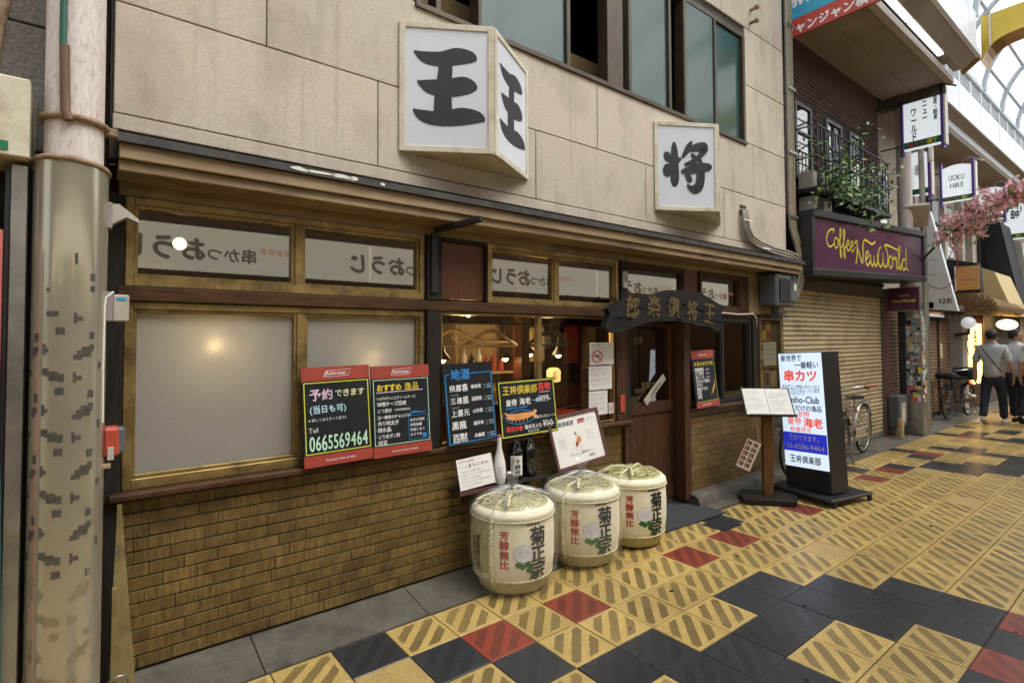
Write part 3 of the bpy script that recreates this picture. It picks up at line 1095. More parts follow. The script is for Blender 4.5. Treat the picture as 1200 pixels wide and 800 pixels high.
# first floor window band
UW = MB()
UW.box(.30, 4.40, .20, .30, 3.76, 3.80, bev=.004)
UW.box(.30, 4.40, .235, .34, 4.98, 5.04, bev=.004)
UW.box(4.355, 4.40, .215, .34, 3.80, 4.98, bev=.003)
UW.box(.30, .345, .215, .34, 3.80, 4.98, bev=.003)
for a, b in ((.80, .83), (1.66, 1.70), (2.14, 2.34), (2.42, 2.46), (3.01, 3.05), (3.255, 3.295), (3.80, 3.84), (.46, .50)):
    UW.box(a, b, .225, .34, 3.80, 4.98, bev=.003)
uw = UW.done('upper_window_frame', mat('dark_bronze_frame', (.085, .058, .035), .45, metal=.3, c2=(.05, .035, .022), scale=8), RB)
for a, b, y in ((.83, 1.66, .25), (2.46, 3.01, .25), (3.295, 3.80, .24), (3.84, 4.355, .26)):
    bx('pane', 'teal_pane', a + .003, b - .003, y, y + .005, 3.805, 4.975, uw, bev=0)
bx('pane', 'glassT', 2.345, 2.418, .262, .266, 3.805, 4.975, uw, bev=0)
bx('upper_room_back', 'interior', .3, 4.4, 1.6, 1.65, 3.6, 5.1, RB)
bx('upper_room_floor', 'interior', .3, 4.4, .46, 1.6, 3.55, 3.6, RB)
bx('plank', 'palewood', .5, 4.3, .62, .66, 4.10, 4.22, RB)
bx('white_cord', 'white', 1.87, 1.878, .50, .508, 3.8, 4.12, RB, bev=0)
bx('bundle', 'blackm', 1.7, 2.05, .60, .80, 4.222, 4.31, RB, bev=.02)
MB().ball((2.63, .75, 4.25), .09).done('white_globe', 'white', RB)
for x in (4.52, 4.54):
    mb = MB().tube([(x, .23, 5.18 + (x - 4.52) * 8), (x, .15, 5.18 + (x - 4.52) * 8)], .018, 8)
    mb.ball((x, .14, 5.18 + (x - 4.52) * 8), .03, 8)
    mb.done('old_bolt', 'rust', RB)

# ------------------------------------------------------------------ low walls of glazed brick tiles
BW, BH = .150, .0622
bmeshes = []
for k in range(5):
    mb = MB()
    a, b = .0006, BW - .0006
    zz0, zz1 = .0030, BH - .0030
    pts = []
    r_ = random.Random(k)
    mb.box(a, b, -.012 - r_.uniform(0, .0035), .0, zz0 + r_.uniform(-.0006, .0006), zz1 + r_.uniform(-.0006, .0006), bev=.0022)
    bmeshes.append(mb.mesh('brick', 'brick'))


def brick_wall(label, x0, x1, z0, z1, cap):
    root = thing('brick_wall', label, 'wall')
    bx('backing', 'mortar', x0, x1, .322, .40, z0 - .03, z1, root, bev=0)
    n = int(round((x1 - x0) / BW))
    bwf = (x1 - x0) / n
    rws = int(round((z1 - z0) / BH))
    bhf = (z1 - z0) / rws
    pos = []
    for r_ in range(rws):
        off = (.5 + .33 * math.sin(r_ * 2.4)) * bwf
        for c in range(n + 1):
            xa = x0 + c * bwf - off
            xb = min(xa + bwf, x1)
            xa2 = max(xa, x0)
            if xb - xa2 < .02:
                continue
            pos.append((xa2, z0 + r_ * bhf, (xb - xa2) / BW, bhf / BH))
    random.shuffle(pos)
    pos.sort(key=lambda p: p[0])
    for p in pos[:cap]:
        o = link('brick', random.choice(bmeshes), root, (p[0], .3215, p[1]))
        o.scale = (p[2], 1, p[3])
    if pos[cap:]:
        mb = MB()
        for p in pos[cap:]:
            mb.box(p[0] + .0012, p[0] + BW * p[2] - .0012, .3215 - .012 - random.uniform(0, .0035), .3215, p[1] + .003, p[1] + BH * p[3] - .003, bev=.002)
        mb.done('far_bricks', 'brick', root, kind='stuff')


brick_wall('long low wall of ochre glazed bricks under the restaurant windows left of the door', -1.195, 2.372, .068, .866, 300)
brick_wall('short low wall of ochre bricks between the restaurant door and the lit sign', 3.347, 5.12, .112, .900, 220)


# ================================================================== BIG PRISM SIGNS
def prism_sign(label, x0, x1, z0, z1, ax, ay, drawer, both):
    root = thing('prism_sign', label, 'sign', (x0, W, z0))
    L_, H_ = x1 - x0, z1 - z0
    axl, ayl = ax - x0, ay - W
    g = .004
    A, B, C = Vector((0, -g, 0)), Vector((axl, ayl, 0)), Vector((L_, -g, 0))
    body = MB().prism([(A.x + .02, A.y), (B.x, B.y + .022), (C.x - .02, C.y)], 'z', .0, H_ - .0)
    body.done('box_body', 'cream', root)
    for P, Q in ((A, B), (B, C)):
        d = (Q - P)
        ln = d.length
        d.normalize()
        n = Vector((d.y, -d.x, 0))
        M = Matrix(((d.x, -n.x, 0, P.x), (d.y, -n.y, 0, P.y), (0, 0, 1, 0), (0, 0, 0, 1)))
        mb = MB()
        fr = .038
        mb.box(0, fr, -.012, .012, 0, H_, bev=.003)
        mb.box(ln - fr, ln, -.012, .012, 0, H_, bev=.003)
        mb.box(fr, ln - fr, -.012, .012, 0, fr, bev=.003)
        mb.box(fr, ln - fr, -.012, .012, H_ - fr, H_, bev=.003)
        mb.transform(M)
        mb.done('frame', 'cream', root)
        fc = MB().box(fr, ln - fr, -.003, .006, fr, H_ - fr)
        fc.transform(M)
        face = fc.done('sign_face', 'face', root)
        tx = TX(lambda u, v, k, M=M, ln=ln: tuple(M @ Vector((fr + u * (ln - 2 * fr), -.0045 - k * .0005, fr + v * (H_ - 2 * fr)))))
        drawer(tx)
        tx.done('lettering', face)
    return root


def draw_oh(t):   # brush written 'king'
    t.stroke([(.10, .80, .02), (.22, .755, .10), (.42, .745, .13), (.62, .775, .15), (.80, .775, .10), (.86, .75, .03)], 'ink', 0)
    t.stroke([(.14, .545, .02), (.28, .505, .12), (.50, .50, .155), (.70, .525, .16), (.82, .52, .10), (.86, .50, .03)], 'ink', 1)
    t.stroke([(.09, .305, .02), (.20, .255, .10), (.42, .235, .125), (.68, .262, .15), (.88, .262, .10), (.96, .235, .03)], 'ink', 2)
    t.stroke([(.49, .76, .16), (.475, .62, .175), (.455, .46, .20), (.45, .30, .22), (.46, .24, .2)], 'ink', 3)


def draw_sho(t0):  # brush written second character
    class _H:
        def stroke(self, pts, key, layer):
            t0.stroke([(x, y, w_ * 1.38) for x, y, w_ in pts], key, layer)
    t = _H()
    t.stroke([(.28, .80, .03), (.285, .70, .085), (.29, .50, .10), (.285, .33, .11), (.27, .245, .05)], 'ink', 0)
    t.stroke([(.10, .655, .03), (.15, .62, .09), (.235, .565, .06)], 'ink', 1)
    t.stroke([(.40, .60, .03), (.30, .545, .06), (.19, .49, .05)], 'ink', 2)
    t.stroke([(.08, .43, .05), (.14, .44, .12), (.22, .475, .09), (.29, .52, .05)], 'ink', 3)
    t.stroke([(.60, .82, .02), (.54, .74, .07), (.455, .645, .045), (.42, .60, .02)], 'ink', 4)
    t.stroke([(.56, .715, .05), (.70, .745, .08), (.83, .745, .09), (.76, .66, .06), (.64, .575, .05), (.46, .52, .03)], 'ink', 5)
    t.stroke([(.58, .655, .03), (.63, .625, .05), (.66, .60, .03)], 'ink', 6)
    t.stroke([(.40, .435, .03), (.52, .45, .07), (.72, .49, .09), (.90, .50, .07), (.94, .48, .02)], 'ink', 7)
    t.stroke([(.74, .60, .03), (.745, .48, .10), (.74, .34, .11), (.70, .25, .10), (.60, .22, .07), (.50, .27, .02)], 'ink', 8)
    t.stroke([(.47, .40, .02), (.53, .36, .07), (.575, .31, .05)], 'ink', 9)


prism_sign('large white wedge-shaped sign with two black brush characters, left one above the windows', .19, 1.23, 2.80, 3.625, .70, -.09, draw_oh, True)
prism_sign('smaller-looking white wedge sign with the brush character for general, above the door', 2.75, 3.83, 2.80, 3.625, 3.29, -.10, draw_sho, True)

# ================================================================== MENU BOARDS ON THE SILL
def board(name, label, x, w_, h, tilt, frame, lean=.045, z=.913, y=.262, cat='menu board', red=False, group=None):
    """leaning board; local x right, z up, y back; root at lower left corner"""
    root = thing(name, label, cat, (x, y - lean, z), 0, group, rx=-math.atan2(lean, h), ry=0)
    root.rotation_euler = (-math.atan2(lean, h) * 1.0, tilt, 0)
    bd = MB().box(0, w_, 0, .012, 0, h, bev=.002)
    b = bd.done('board', 'slate' if not red else 'redband', root)
    return root


def hand(t, s, x, y, size, key, bold=.012, **k):
    bold *= .62
    k.setdefault('jit', .07)
    t.text(s, x, y, size, key, bold, **k)


FN = lambda u, v, k: (u, -.0012 - k * .0006, v)
# 1
b = board('chalkboard_menu', 'red-topped chalkboard with a large phone number, leftmost on the sill', -.375, .40, .555, R(-1.2), None)
bx('red_band', 'redband', .0, .40, -.0022, .001, .477, .555, b, bev=0)
bx('red_band', 'redband', .0, .40, -.0022, .001, .0, .063, b, bev=0)
t = TX(lambda u, v, k: (u, -.0026 - k * .0006, v))
t.border(.010, .390, .070, .470, .006, 'chlime')
hand(t, '予約', .04, .375, .068, 'chpink', .03)
hand(t, 'できます', .185, .385, .045, 'chpale', .02)
hand(t, '(当日も可)', .04, .300, .048, 'chsky', .03, w_=.21)
hand(t, '※詳しくはスタッフまで!!', .03, .252, .019, 'chwhite', .012)
hand(t, 'Tell', .03, .190, .038, 'chwhite', .0, sx=.9)
hand(t, '0665569464', .03, .088, .118, 'chgreen', .016, w_=.345)
t.done('chalk_writing', b)
t = TX(lambda u, v, k: (u, -.0030 - k * .0006, v))
t.text('Budweiser', .135, .508, .030, 'chwhite', .01, w_=.125, shear=.2)
t.stroke([(.125, .500, .003), (.20, .497, .002), (.27, .503, .003), (.285, .537, .003), (.21, .534, .002), (.14, .531, .003), (.125, .500, .003)], 'chwhite', 1, n=1)
t.text('Budweiser', .12, .024, .017, 'chwhite', .0, shear=.2)
t.text('KING OF BEERS', .20, .024, .013, 'chwhite', .01)
t.done('print', b)
# 2
b = board('chalkboard_menu', 'red-topped chalkboard listing dishes under a yellow heading, second on the sill', .030, .395, .55, R(-.4), None)
bx('red_band', 'redband', .0, .395, -.0022, .001, .472, .55, b, bev=0)
bx('red_band', 'redband', .0, .395, -.0022, .001, .0, .063, b, bev=0)
t = TX(lambda u, v, k: (u, -.0026 - k * .0006, v))
t.border(.010, .385, .070, .466, .004, 'chgreen')
hand(t, 'おすすめ', .03, .400, .046, 'chyel', .035, sp=.9)
hand(t, '逸品', .215, .400, .052, 'chyel', .01)
t.line(.03, .388, .345, .392, .005, 'chpink')
for k, s_ in enumerate(['いぶりがっことクリームチーズ', '味噌チーズ豆腐', 'とて焼き', '五一農家のチャンジャ', '売り明太子', '梅水晶', 'とり皮ポン酢', '枝豆']):
    sz = [.020, .030, .026, .024, .030, .031, .026, .032][k]
    hand(t, s_, .030, .345 - k * .0385, sz, 'chwhite', .02, sp=.93)
    t.rect(.019, .024, .352 - k * .0385, .358 - k * .0385, 'chblue')
hand(t, '(特製味噌使用)', .145, .272, .016, 'chwhite', .0)
t.border(.235, .372, .085, .235, .003, 'chblue')
t.stroke([(.24, .245, .006), (.28, .255, .012), (.33, .25, .006), (.36, .254, .004)], 'chblue', 1)
for k, s_ in enumerate(['本日の特製', '珍味各種', '地酒に合う', 'おすすめ']):
    hand(t, s_, .245, .198 - k * .030, .021, 'chwhite', .015)
t.ring(.345, .105, .008, .016, 'chblue', 2)
t.done('chalk_writing', b)
t = TX(lambda u, v, k: (u, -.0030 - k * .0006, v))
t.text('Budweiser', .14, .502, .030, 'chwhite', .01, w_=.115, shear=.2)
t.stroke([(.13, .494, .003), (.20, .491, .002), (.26, .497, .003), (.273, .531, .003), (.20, .528, .002), (.143, .525, .003), (.13, .494, .003)], 'chwhite', 1, n=1)
t.text('Budweiser', .12, .024, .017, 'chwhite', .0, shear=.2)
t.text('KING OF BEERS', .20, .024, .013, 'chwhite', .01)
t.done('print', b)
# 3
b = board('chalkboard_menu', 'chalkboard of local sake names inside a blue chalk border', .545, .405, .545, R(-2.2), None)
t = TX(FN)
t.rect(.012, .020, .02, .475, 'chblue')
t.rect(.012, .395, .014, .020, 'chblue')
t.rect(.387, .395, .02, .475, 'chblue')
t.rect(.012, .05, .470, .476, 'chblue')
t.rect(.22, .395, .470, .476, 'chblue')
hand(t, '地', .062, .445, .070, 'chblue', .06)
hand(t, '酒', .140, .445, .070, 'chblue', .06)
for k, (a, c) in enumerate([('飛露喜', '福島県'), ('三連星', '滋賀県'), ('上喜元', '山形県'), ('黒龍', '福井県'), ('百黙', '兵庫県')]):
    y = .362 - k * .083
    hand(t, a, .04, y, .050 if len(a) == 3 else .058, 'chwhite', .03, jit=.1)
    hand(t, c, .212, y + .008, .030, 'chwhite', .035, sp=.95)
    hand(t, 'グラス', .312, y + .018, .011, 'chsky', 0)
    hand(t, '一合', .312, y, .011, 'chsky', 0)
    hand(t, '550円', .345, y + .018, .014, 'chsky', .02)
    hand(t, '980円', .345, y, .014, 'chsky', .02)
    if k in (1, 2):
        hand(t, 'さんれんせい'[:5], .05, y + .052, .012, 'chwhite', 0)
t.done('chalk_writing', b)
# 4
b = board('chalkboard_menu', 'wide chalkboard with yellow heading and an orange prawn drawing', .985, .545, .41, R(-1.0), None)
t = TX(FN)
t.border(.008, .537, .008, .402, .008, 'chlime')
for k, c in enumerate('王将倶楽部'):
    hand(t, c, .038 + k * .066, .315, .068, 'chyel' if k < 9 else '', .012, jit=.05)
hand(t, '名物', .375, .325, .064, 'chred', .05)
t.line(.38, .306, .495, .306, .004, 'chpink')
hand(t, '皇帝', .06, .232, .052, 'chwhite', .03)
hand(t, '海老', .185, .232, .056, 'chwhite', .03)
hand(t, '一尾', .31, .240, .034, 'chsky', .03)
hand(t, '¥199-', .375, .235, .066, 'chwhite', .014, w_=.12)
t.text('EMPEROR SHRIMP', .06, .203, .022, 'chblue', .03, w_=.20)
t.ring(.19, .142, .135, .006, 'chblue', 0, sy=.36)
t.stroke([(.055, .150, .008), (.085, .150, .040), (.15, .146, .046), (.22, .148, .044), (.285, .152, .034), (.31, .156, .014)], 'chorange', 1)
t.stroke([(.055, .172, .004), (.045, .182, .01), (.07, .165, .018), (.09, .165, .01)], 'chorange', 2)
t.stroke([(.30, .155, .012), (.325, .17, .028), (.345, .172, .004)], 'chorange', 3)
t.stroke([(.30, .150, .012), (.325, .138, .026), (.345, .13, .004)], 'chorange', 4)
for k in range(5):
    t.stroke([(.11 + k * .035, .13, .006), (.10 + k * .035, .108, .004)], 'chorange', 5)
t.stroke([(.04, .15, .002), (.02, .16, .002), (.03, .18, .002)], 'chorange', 6)
t.ring(.068, .158, .003, .004, 'ink', 7)
for k in range(4):
    t.line(.13 + k * .04, .128, .14 + k * .04, .166, .0025, 'chred', 8)
hand(t, '特製タルタルソース', .31, .118, .024, 'chwhite', .02)
hand(t, '限定20食', .05, .048, .042, 'chred', .045, w_=.15)
hand(t, '海老天ぷら', .215, .052, .034, 'chwhite', .03)
hand(t, '¥560-', .395, .050, .064, 'chwhite', .014, w_=.115)
hand(t, 'タルタル付', .24, .024, .022, 'chwhite', .02)
t.done('chalk_writing', b)
# 5 tall one in the window right of the door
b = board('chalkboard_menu', 'tall narrow chalkboard with red bands in the window right of the door', 3.372, .40, .565, R(-1.5), None, z=.937, lean=.06, y=.27)
bx('red_band', 'redband', .0, .40, -.0022, .001, .482, .565, b, bev=0)
bx('red_band', 'redband', .0, .40, -.0022, .001, .0, .053, b, bev=0)
t = TX(lambda u, v, k: (u, -.0026 - k * .0006, v))
t.rect(.384, .388, .06, .475, 'chlime')
t.rect(.02, .388, .058, .062, 'chlime')
hand(t, '本日のおすすめ', .03, .415, .046, 'chyel', .02, sp=1.05)
for k, s_ in enumerate(['若鶏唐揚', 'どて焼き', '生ビール', 'ホルモン炒め', 'ポテト', '海老フライ', '枝豆', '冷奴']):
    hand(t, s_, .03, .360 - k * .038, .040, 'chwhite', .035, sp=.95)
    if k < 4:
        hand(t, '580円', .22, .362 - k * .038, .024, 'chpink', .02)
t.stroke([(.30, .13, .004), (.34, .19, .012), (.36, .27, .004)], 'chorange', 1)
t.stroke([(.27, .11, .003), (.31, .17, .008), (.34, .22, .003)], 'chyel', 1)
t.done('chalk_writing', b)
t = TX(lambda u, v, k: (u, -.0030 - k * .0006, v))
t.text('Budweiser', .13, .512, .028, 'chwhite', .01, w_=.14)
t.text('KING OF BEERS', .10, .020, .02, 'chwhite', .01)
t.done('print', b)

# ================================================================== NOTICES ON THE GLASS
def notice(label, x0, x1, z0, z1, draw, y=.3005, sk=0):
    root = bx('paper_notice', 'paper', x0, x1, y, y + .0015, z0, z1, None, bev=0)
    tag(root, label, 'notice')
    t = TX(lambda u, v, k: (x0 + u * (x1 - x0), y - .0008 - k * .0004, z0 + v * (z1 - z0)))
    draw(t)
    t.done('print', root)
    return root


def n1(t):
    t.text('当店全席', .06, .86, .085, 'ink', .02, sx=1.1)
    t.text('喫煙・分煙のご案内', .50, .90, .05, 'redink', .0, sx=.9)
    t.text('店内での喫煙はご遠慮下さい', .50, .82, .035, 'paperprint', .0)
    t.text('禁煙 NO SMOKING', .08, .74, .055, 'ink', .0)
    t.ring(.30, .38, .20, .045, 'redink', 1, sy=1.35)
    t.line(.16, .56, .44, .20, .045, 'redink', 2)
    t.rect(.18, .40, .36, .42, 'ink', 0)
    t.stroke([(.38, .44, .015), (.42, .50, .012), (.39, .56, .01)], 'ink', 0)


def lines(n, key='paperprint', head=None):
    def f(t):
        for k in range(n):
            y = .84 - k * .72 / n
            if k % 3 != 1:
                t.text('本日は店内にてご飲食いただけます'[:9 + (k * 5) % 6], .08, y, .06, key, .0, w_=.70 + .15 * ((k * 7) % 3) / 3)
        if head:
            t.text(head, .1, .86, .09, 'ink', .02, w_=.6)
    return f


notice('square no-smoking notice with red crossed circle, topmost on the window', 1.968, 2.265, 1.405, 1.592, n1)
notice('white sheet of fine print directly under the no-smoking notice', 1.957, 2.24, 1.196, 1.394, lines(9))
notice('lowest of the three white sheets on the window, beside a tiny symbol', 1.955, 2.182, .985, 1.186, lines(10))


def n4(t):
    t.ring(.5, .62, .30, .08, 'redink', 0, sy=.8)
    t.line(.3, .80, .7, .44, .07, 'redink', 1)
    t.text('禁煙', .5, .12, .28, 'ink', .0, 'c')


notice('tiny white card with a red symbol beside the window post', 2.196, 2.258, .985, 1.075, n4)
rs = bx('red_door_plate', 'redplastic', 2.318, 2.378, .272, .284, .985, 1.135, None, bev=.003)
tag(rs, 'narrow orange-red plate fixed upright on the post left of the door', 'plate')
wb = thing('wooden_plank_sign', 'weathered grey plank hung at a slant inside the door glass', 'sign', (2.93, .375, 1.14), 0, ry=R(-38))
bx('plank', 'lightgrey', -.19, .19, -.006, .006, -.035, .035, wb, bev=.004)
t = TX(lambda u, v, k: (u, -.0075 - k * .0004, v))
t.text('OPEN', 0, -.016, .045, 'ink', .01, 'c', w_=.2)
t.done('lettering', wb)

# ================================================================== CARVED NAME BOARD
cb = thing('carved_name_board', 'dark rough carved wooden name board with gold characters above the door', 'sign', (1.95, .10, 1.66))
top = [(0, .02), (-.04, .06), (.02, .16), (.0, .20), (.13, .26), (.20, .29), (.38, .315), (.52, .325), (.62, .35), (.78, .395), (.90, .40), (1.18, .405), (1.30, .395), (1.44, .355), (1.60, .305), (1.68, .29), (1.655, .20), (1.645, .06), (1.60, .03)]
bot = [(1.52, .05), (1.40, .085), (1.30, .075), (1.15, .10), (.95, .12), (.78, .12), (.62, .115), (.50, .10), (.36, .07), (.24, .045), (.12, .01)]
MB().prism(top + bot, 'y', -.025, .03).done('board', 'carved', cb)
mb = MB()
rng = random.Random(5)
for k in range(26):
    x = rng.uniform(.02, 1.58)
    z = .12 + .22 * math.sin(PI * min(1, max(0, x / 1.6))) * rng.uniform(.1, 1)
    mb.tube([(x, -.027, z), (x + .04, -.034, z + rng.uniform(-.01, .01)), (x + rng.uniform(.06, .12), -.027, z + rng.uniform(-.02, .02))], [.003, .006, .002], 5)
mb.done('chisel_ridges', 'carved', cb, kind='stuff')
t = TX(lambda u, v, k: (u, -.0285 - k * .0005, v))
for k, c in enumerate('部楽倶将王'):
    t.text(c, .30 + k * .285, .155 + .022 * math.sin(k * 1.1), .20, 'goldp', .03, 'c', jit=.08, sx=.95)
t.done('lettering', cb)
mb = MB()
for x in (.25, 1.35):
    mb.tube([(x, .03, .25), (x, .19, .25)], .012, 6)
    mb.tube([(x, .03, .25), (x, .185, .33)], .008, 6)
mb.done('bracket', 'black', cb)

# ================================================================== SAKE BARRELS
def cyl_fn(Rf, a0):
    """u along the circumference (m), v height -> wrapped on a cylinder; a0 = facing angle"""
    def f(u, v, k):
        r = Rf(v) + .0016 + k * .0006
        a = a0 + u / Rf(.3)
        return (r * math.cos(a), r * math.sin(a), v)
    return f


def rope_pts(P, r, turns_m, n=None):
    """two-strand twist around polyline P"""
    P = [Vector(p) for p in P]
    out = [[], []]
    L_ = 0
    for i, p in enumerate(P):
        a, b_ = P[max(0, i - 1)], P[min(len(P) - 1, i + 1)]
        d = (b_ - a).normalized()
        u = d.cross(Vector((0, 0, 1)))
        if u.length < .1:
            u = d.cross(Vector((1, 0, 0)))
        u.normalize()
        v = d.cross(u)
        if i:
            L_ += (p - P[i - 1]).length
        for s_ in (0, 1):
            ph = L_ * turns_m * 2 * PI + s_ * PI
            out[s_].append(p + (u * math.cos(ph) + v * math.sin(ph)) * r * .62)
    return out


def barrel(label, x, y, wrap, rz=0.0, sc=1.0):
    root = thing('sake_barrel', label, 'barrel', (x, y, .016), rz, 'straw-wrapped sake barrels in front of the window')
    RB_ = .232
    prof = [(.185, 0), (.20, .004), (.205, .055), (.222, .075), (.238, .11), (.247, .20), (.248, .34), (.243, .44), (.240, .462), (.234, .470)]
    def Rf(v):
        for (r0, z0), (r1, z1) in zip(prof, prof[1:]):
            if z0 <= v <= z1:
                return r0 + (r1 - r0) * (v - z0) / (z1 - z0)
        return .24
    mb = MB()
    mb.lathe(prof[3:], seg=56, mi=0)
    mb.done('body_wrap', 'komowhite', root)
    MB().lathe([(.185, 0), (.204, .006), (.21, .05), (.22, .078)], seg=48).done('straw_foot', 'komo', root)
    # straw matting seen on the left flank
    side = MB()
    n = 16
    a0, a1 = R(135), R(201)
    for i in range(n):
        for j in range(6):
            A, B = a0 + (a1 - a0) * i / n, a0 + (a1 - a0) * (i + 1) / n
            z0, z1 = .085 + j * .062, .085 + (j + 1) * .062
            q = [(Rf(z) + .003) for z in (z0, z1)]
            side.face([(q[0] * math.cos(A), q[0] * math.sin(A), z0), (q[0] * math.cos(B), q[0] * math.sin(B), z0), (q[1] * math.cos(B), q[1] * math.sin(B), z1), (q[1] * math.cos(A), q[1] * math.sin(A), z1)])
    side.done('straw_mat', 'komo', root)
    tp = MB()
    tp.lathe([(.243, .455), (.25, .47), (.247, .49), (.225, .512), (.20, .515)], seg=48, mi=0)
    tp.done('rim_roll', 'komowhite', root)
    mb = MB()
    rng = random.Random(int(x * 10))
    mb.lathe([(.218, .505), (.21, .520), (.17, .528), (.09, .530), (.02, .532)], seg=40)
    for k in range(70):
        a = rng.uniform(0, 2 * PI)
        b_ = a + rng.uniform(-.9, .9)
        r0, r1 = rng.uniform(.05, .2), rng.uniform(.12, .21)
        mb.tube([(r0 * math.cos(a), r0 * math.sin(a), .53), ((r0 + r1) / 2 * math.cos((a + b_) / 2), (r0 + r1) / 2 * math.sin((a + b_) / 2), .536 + rng.uniform(0, .008)), (r1 * math.cos(b_), r1 * math.sin(b_), .522)], .0045, 5)
    mb.done('straw_lid', 'komo', root, kind='stuff')
    # ropes
    rp = MB()
    for zz, rr in ((.452, .248), (.088, .232)):
        pts = [(rr * math.cos(a), rr * math.sin(a), zz) for a in [2 * PI * k / 90 for k in range(90)]]
        for st in rope_pts(pts + [pts[0]], .006, 22):
            rp.tube(st, .0052, 5)
    for a in (R(203), R(23)):
        path = []
        for k in range(60):
            v = .06 + (.47 - .06) * k / 59
            path.append(((Rf(v) + .012) * math.cos(a), (Rf(v) + .012) * math.sin(a), v))
        for k in range(1, 24):
            f = k / 24
            rr = .252 * (1 - f) + .015 * f
            path.append((rr * math.cos(a), rr * math.sin(a), .47 + .075 * math.sin(min(1, f * 2.2) * PI / 2)))
        for st in rope_pts(path, .0095, 16):
            rp.tube(st, .0085, 6)
    for k in range(2):
        a = R(150 + 60 * k)
        path = [(.02 * math.cos(a) + .21 * f * math.cos(a + .3), .02 * math.sin(a) + .21 * f * math.sin(a + .3), .545 + .03 * math.sin(f * PI)) for f in [q / 20 for q in range(21)]]
        for st in rope_pts(path, .008, 18):
            rp.tube(st, .0075, 6)
    rp.done('rope', 'rope', root)
    # print (front facing about -124 deg)
    F = cyl_fn(Rf, R(201))
    t = TX(F)
    t.text('芳醇無比', .085, .405, .057, 'redink', .03, vert=True, sp=1.03)
    cx = .250
    # chrysanthemum
    t.ring(cx - .056, .266, .027, .056, 'petal', 0, sy=.92)
    t.ring(cx - .056, .266, .057, .003, 'petalline', 1, sy=.92)
    for k in range(18):
        a = 2 * PI * k / 18
        t.stroke([(cx - .056 + .012 * math.cos(a), .266 + .011 * math.sin(a), .0015), (cx - .056 + .034 * math.cos(a + .2), .266 + .031 * math.sin(a + .2), .002), (cx - .056 + .056 * math.cos(a + .15), .266 + .051 * math.sin(a + .15), .0012)], 'petalline', 1, n=2)
    for px, py in ((-.062, .188), (-.02, .165), (-.03, .20), (.035, .140), (.045, .215), (-.085, .20), (.01, .120)):
        for k in range(5):
            a = 2 * PI * k / 5 + px * 9
            t.ring(cx + px + .011 * math.cos(a), py + .010 * math.sin(a), .005, .010, 'leafink', 1, n=8)
    t.stroke([(cx - .05, .21, .003), (cx - .01, .17, .003), (cx + .03, .12, .003)], 'leafink', 1)
    t.text('菊', cx + .035, .424, .120, 'ink', .032, vert=True, layer=3, sx=.94)
    t.text('正', cx + .037, .310, .108, 'ink', .032, vert=True, layer=3, sx=.96)
    t.text('宗', cx + .035, .215, .122, 'ink', .032, vert=True, layer=3, sx=.92)
    t.text('登録商標', cx - .035, .432, .019, 'litblack', .04, sp=1.12)
    t.done('print', root)
    # framed print on the straw flank
    F2 = cyl_fn(lambda v: Rf(v) + .004, R(160))
    t = TX(F2)
    t.border(.02, .12, .12, .37, .003, 'goldp')
    t.text('清酒菊正宗', .088, .355, .042, 'goldp', .03, vert=True)
    t.text('本嘉納商店', .048, .345, .032, 'goldp', .02, vert=True)
    t.done('side_print', root)
    root.scale = (1.12, 1.12, 1.02)
    if wrap:
        rng = random.Random(9 + int(x * 7))
        ph = [rng.uniform(0, 6) for _ in range(6)]
        def wob(a, z):
            return .010 * math.sin(7 * a + ph[0] + z * 5) + .008 * math.sin(13 * a + ph[1] - z * 9) + .006 * math.sin(23 * a + ph[2] + z * 17)
        pl = MB()
        pl.lathe([(.225, .002), (.245, .012), (.256, .06), (.265, .14), (.270, .30), (.268, .44), (.262, .50), (.225, .548), (.15, .575), (.07, .60), (.028, .632), (.032, .66), (.055, .69)], seg=90, wob=wob, cap=False)
        pl.done('plastic_wrap', 'plastic', root)
        pk = MB()
        for k in range(30):
            a = rng.uniform(0, 2 * PI)
            pk.tube([(.025 * math.cos(a), .025 * math.sin(a), .61), (.12 * math.cos(a + .2), .12 * math.sin(a + .2), .585), (.23 * math.cos(a + .3), .23 * math.sin(a + .3), .545)], [.003, .002, .001], 4)
        pk.done('plastic_folds', 'foldwhite', root)
    return root


barrel('straw-wrapped sake barrel in a knotted clear plastic bag, nearest and leftmost', .945, .045, True, rz=R(0))
barrel('middle sake barrel of three, its clear plastic cover slumped over the top', 1.600, .045, True, rz=R(-6))
barrel('rightmost sake barrel, unwrapped with bare thick rope on its straw lid', 2.165, .045, False, rz=R(-3))

# ------------------------------------------------------------------ shelf, bottles, cards
sh = thing('wall_shelf', 'thin dark shelf on the brick wall behind the sake barrels', 'shelf', (.60, .165, .60))
bx('shelf_board', 'blackwood', 0, .76, 0, .142, 0, .018, sh, bev=.002)
bx('ledge', 'maroon', 0, .30, -.006, -.001, .0, .026, sh, bev=0)
MB().prism([(.02, -.002), (.14, -.002), (.14, -.09)], 'x', .1, .115).done('bracket', 'black', sh)
MB().prism([(.02, -.002), (.14, -.002), (.14, -.09)], 'x', .62, .635).done('bracket', 'black', sh)


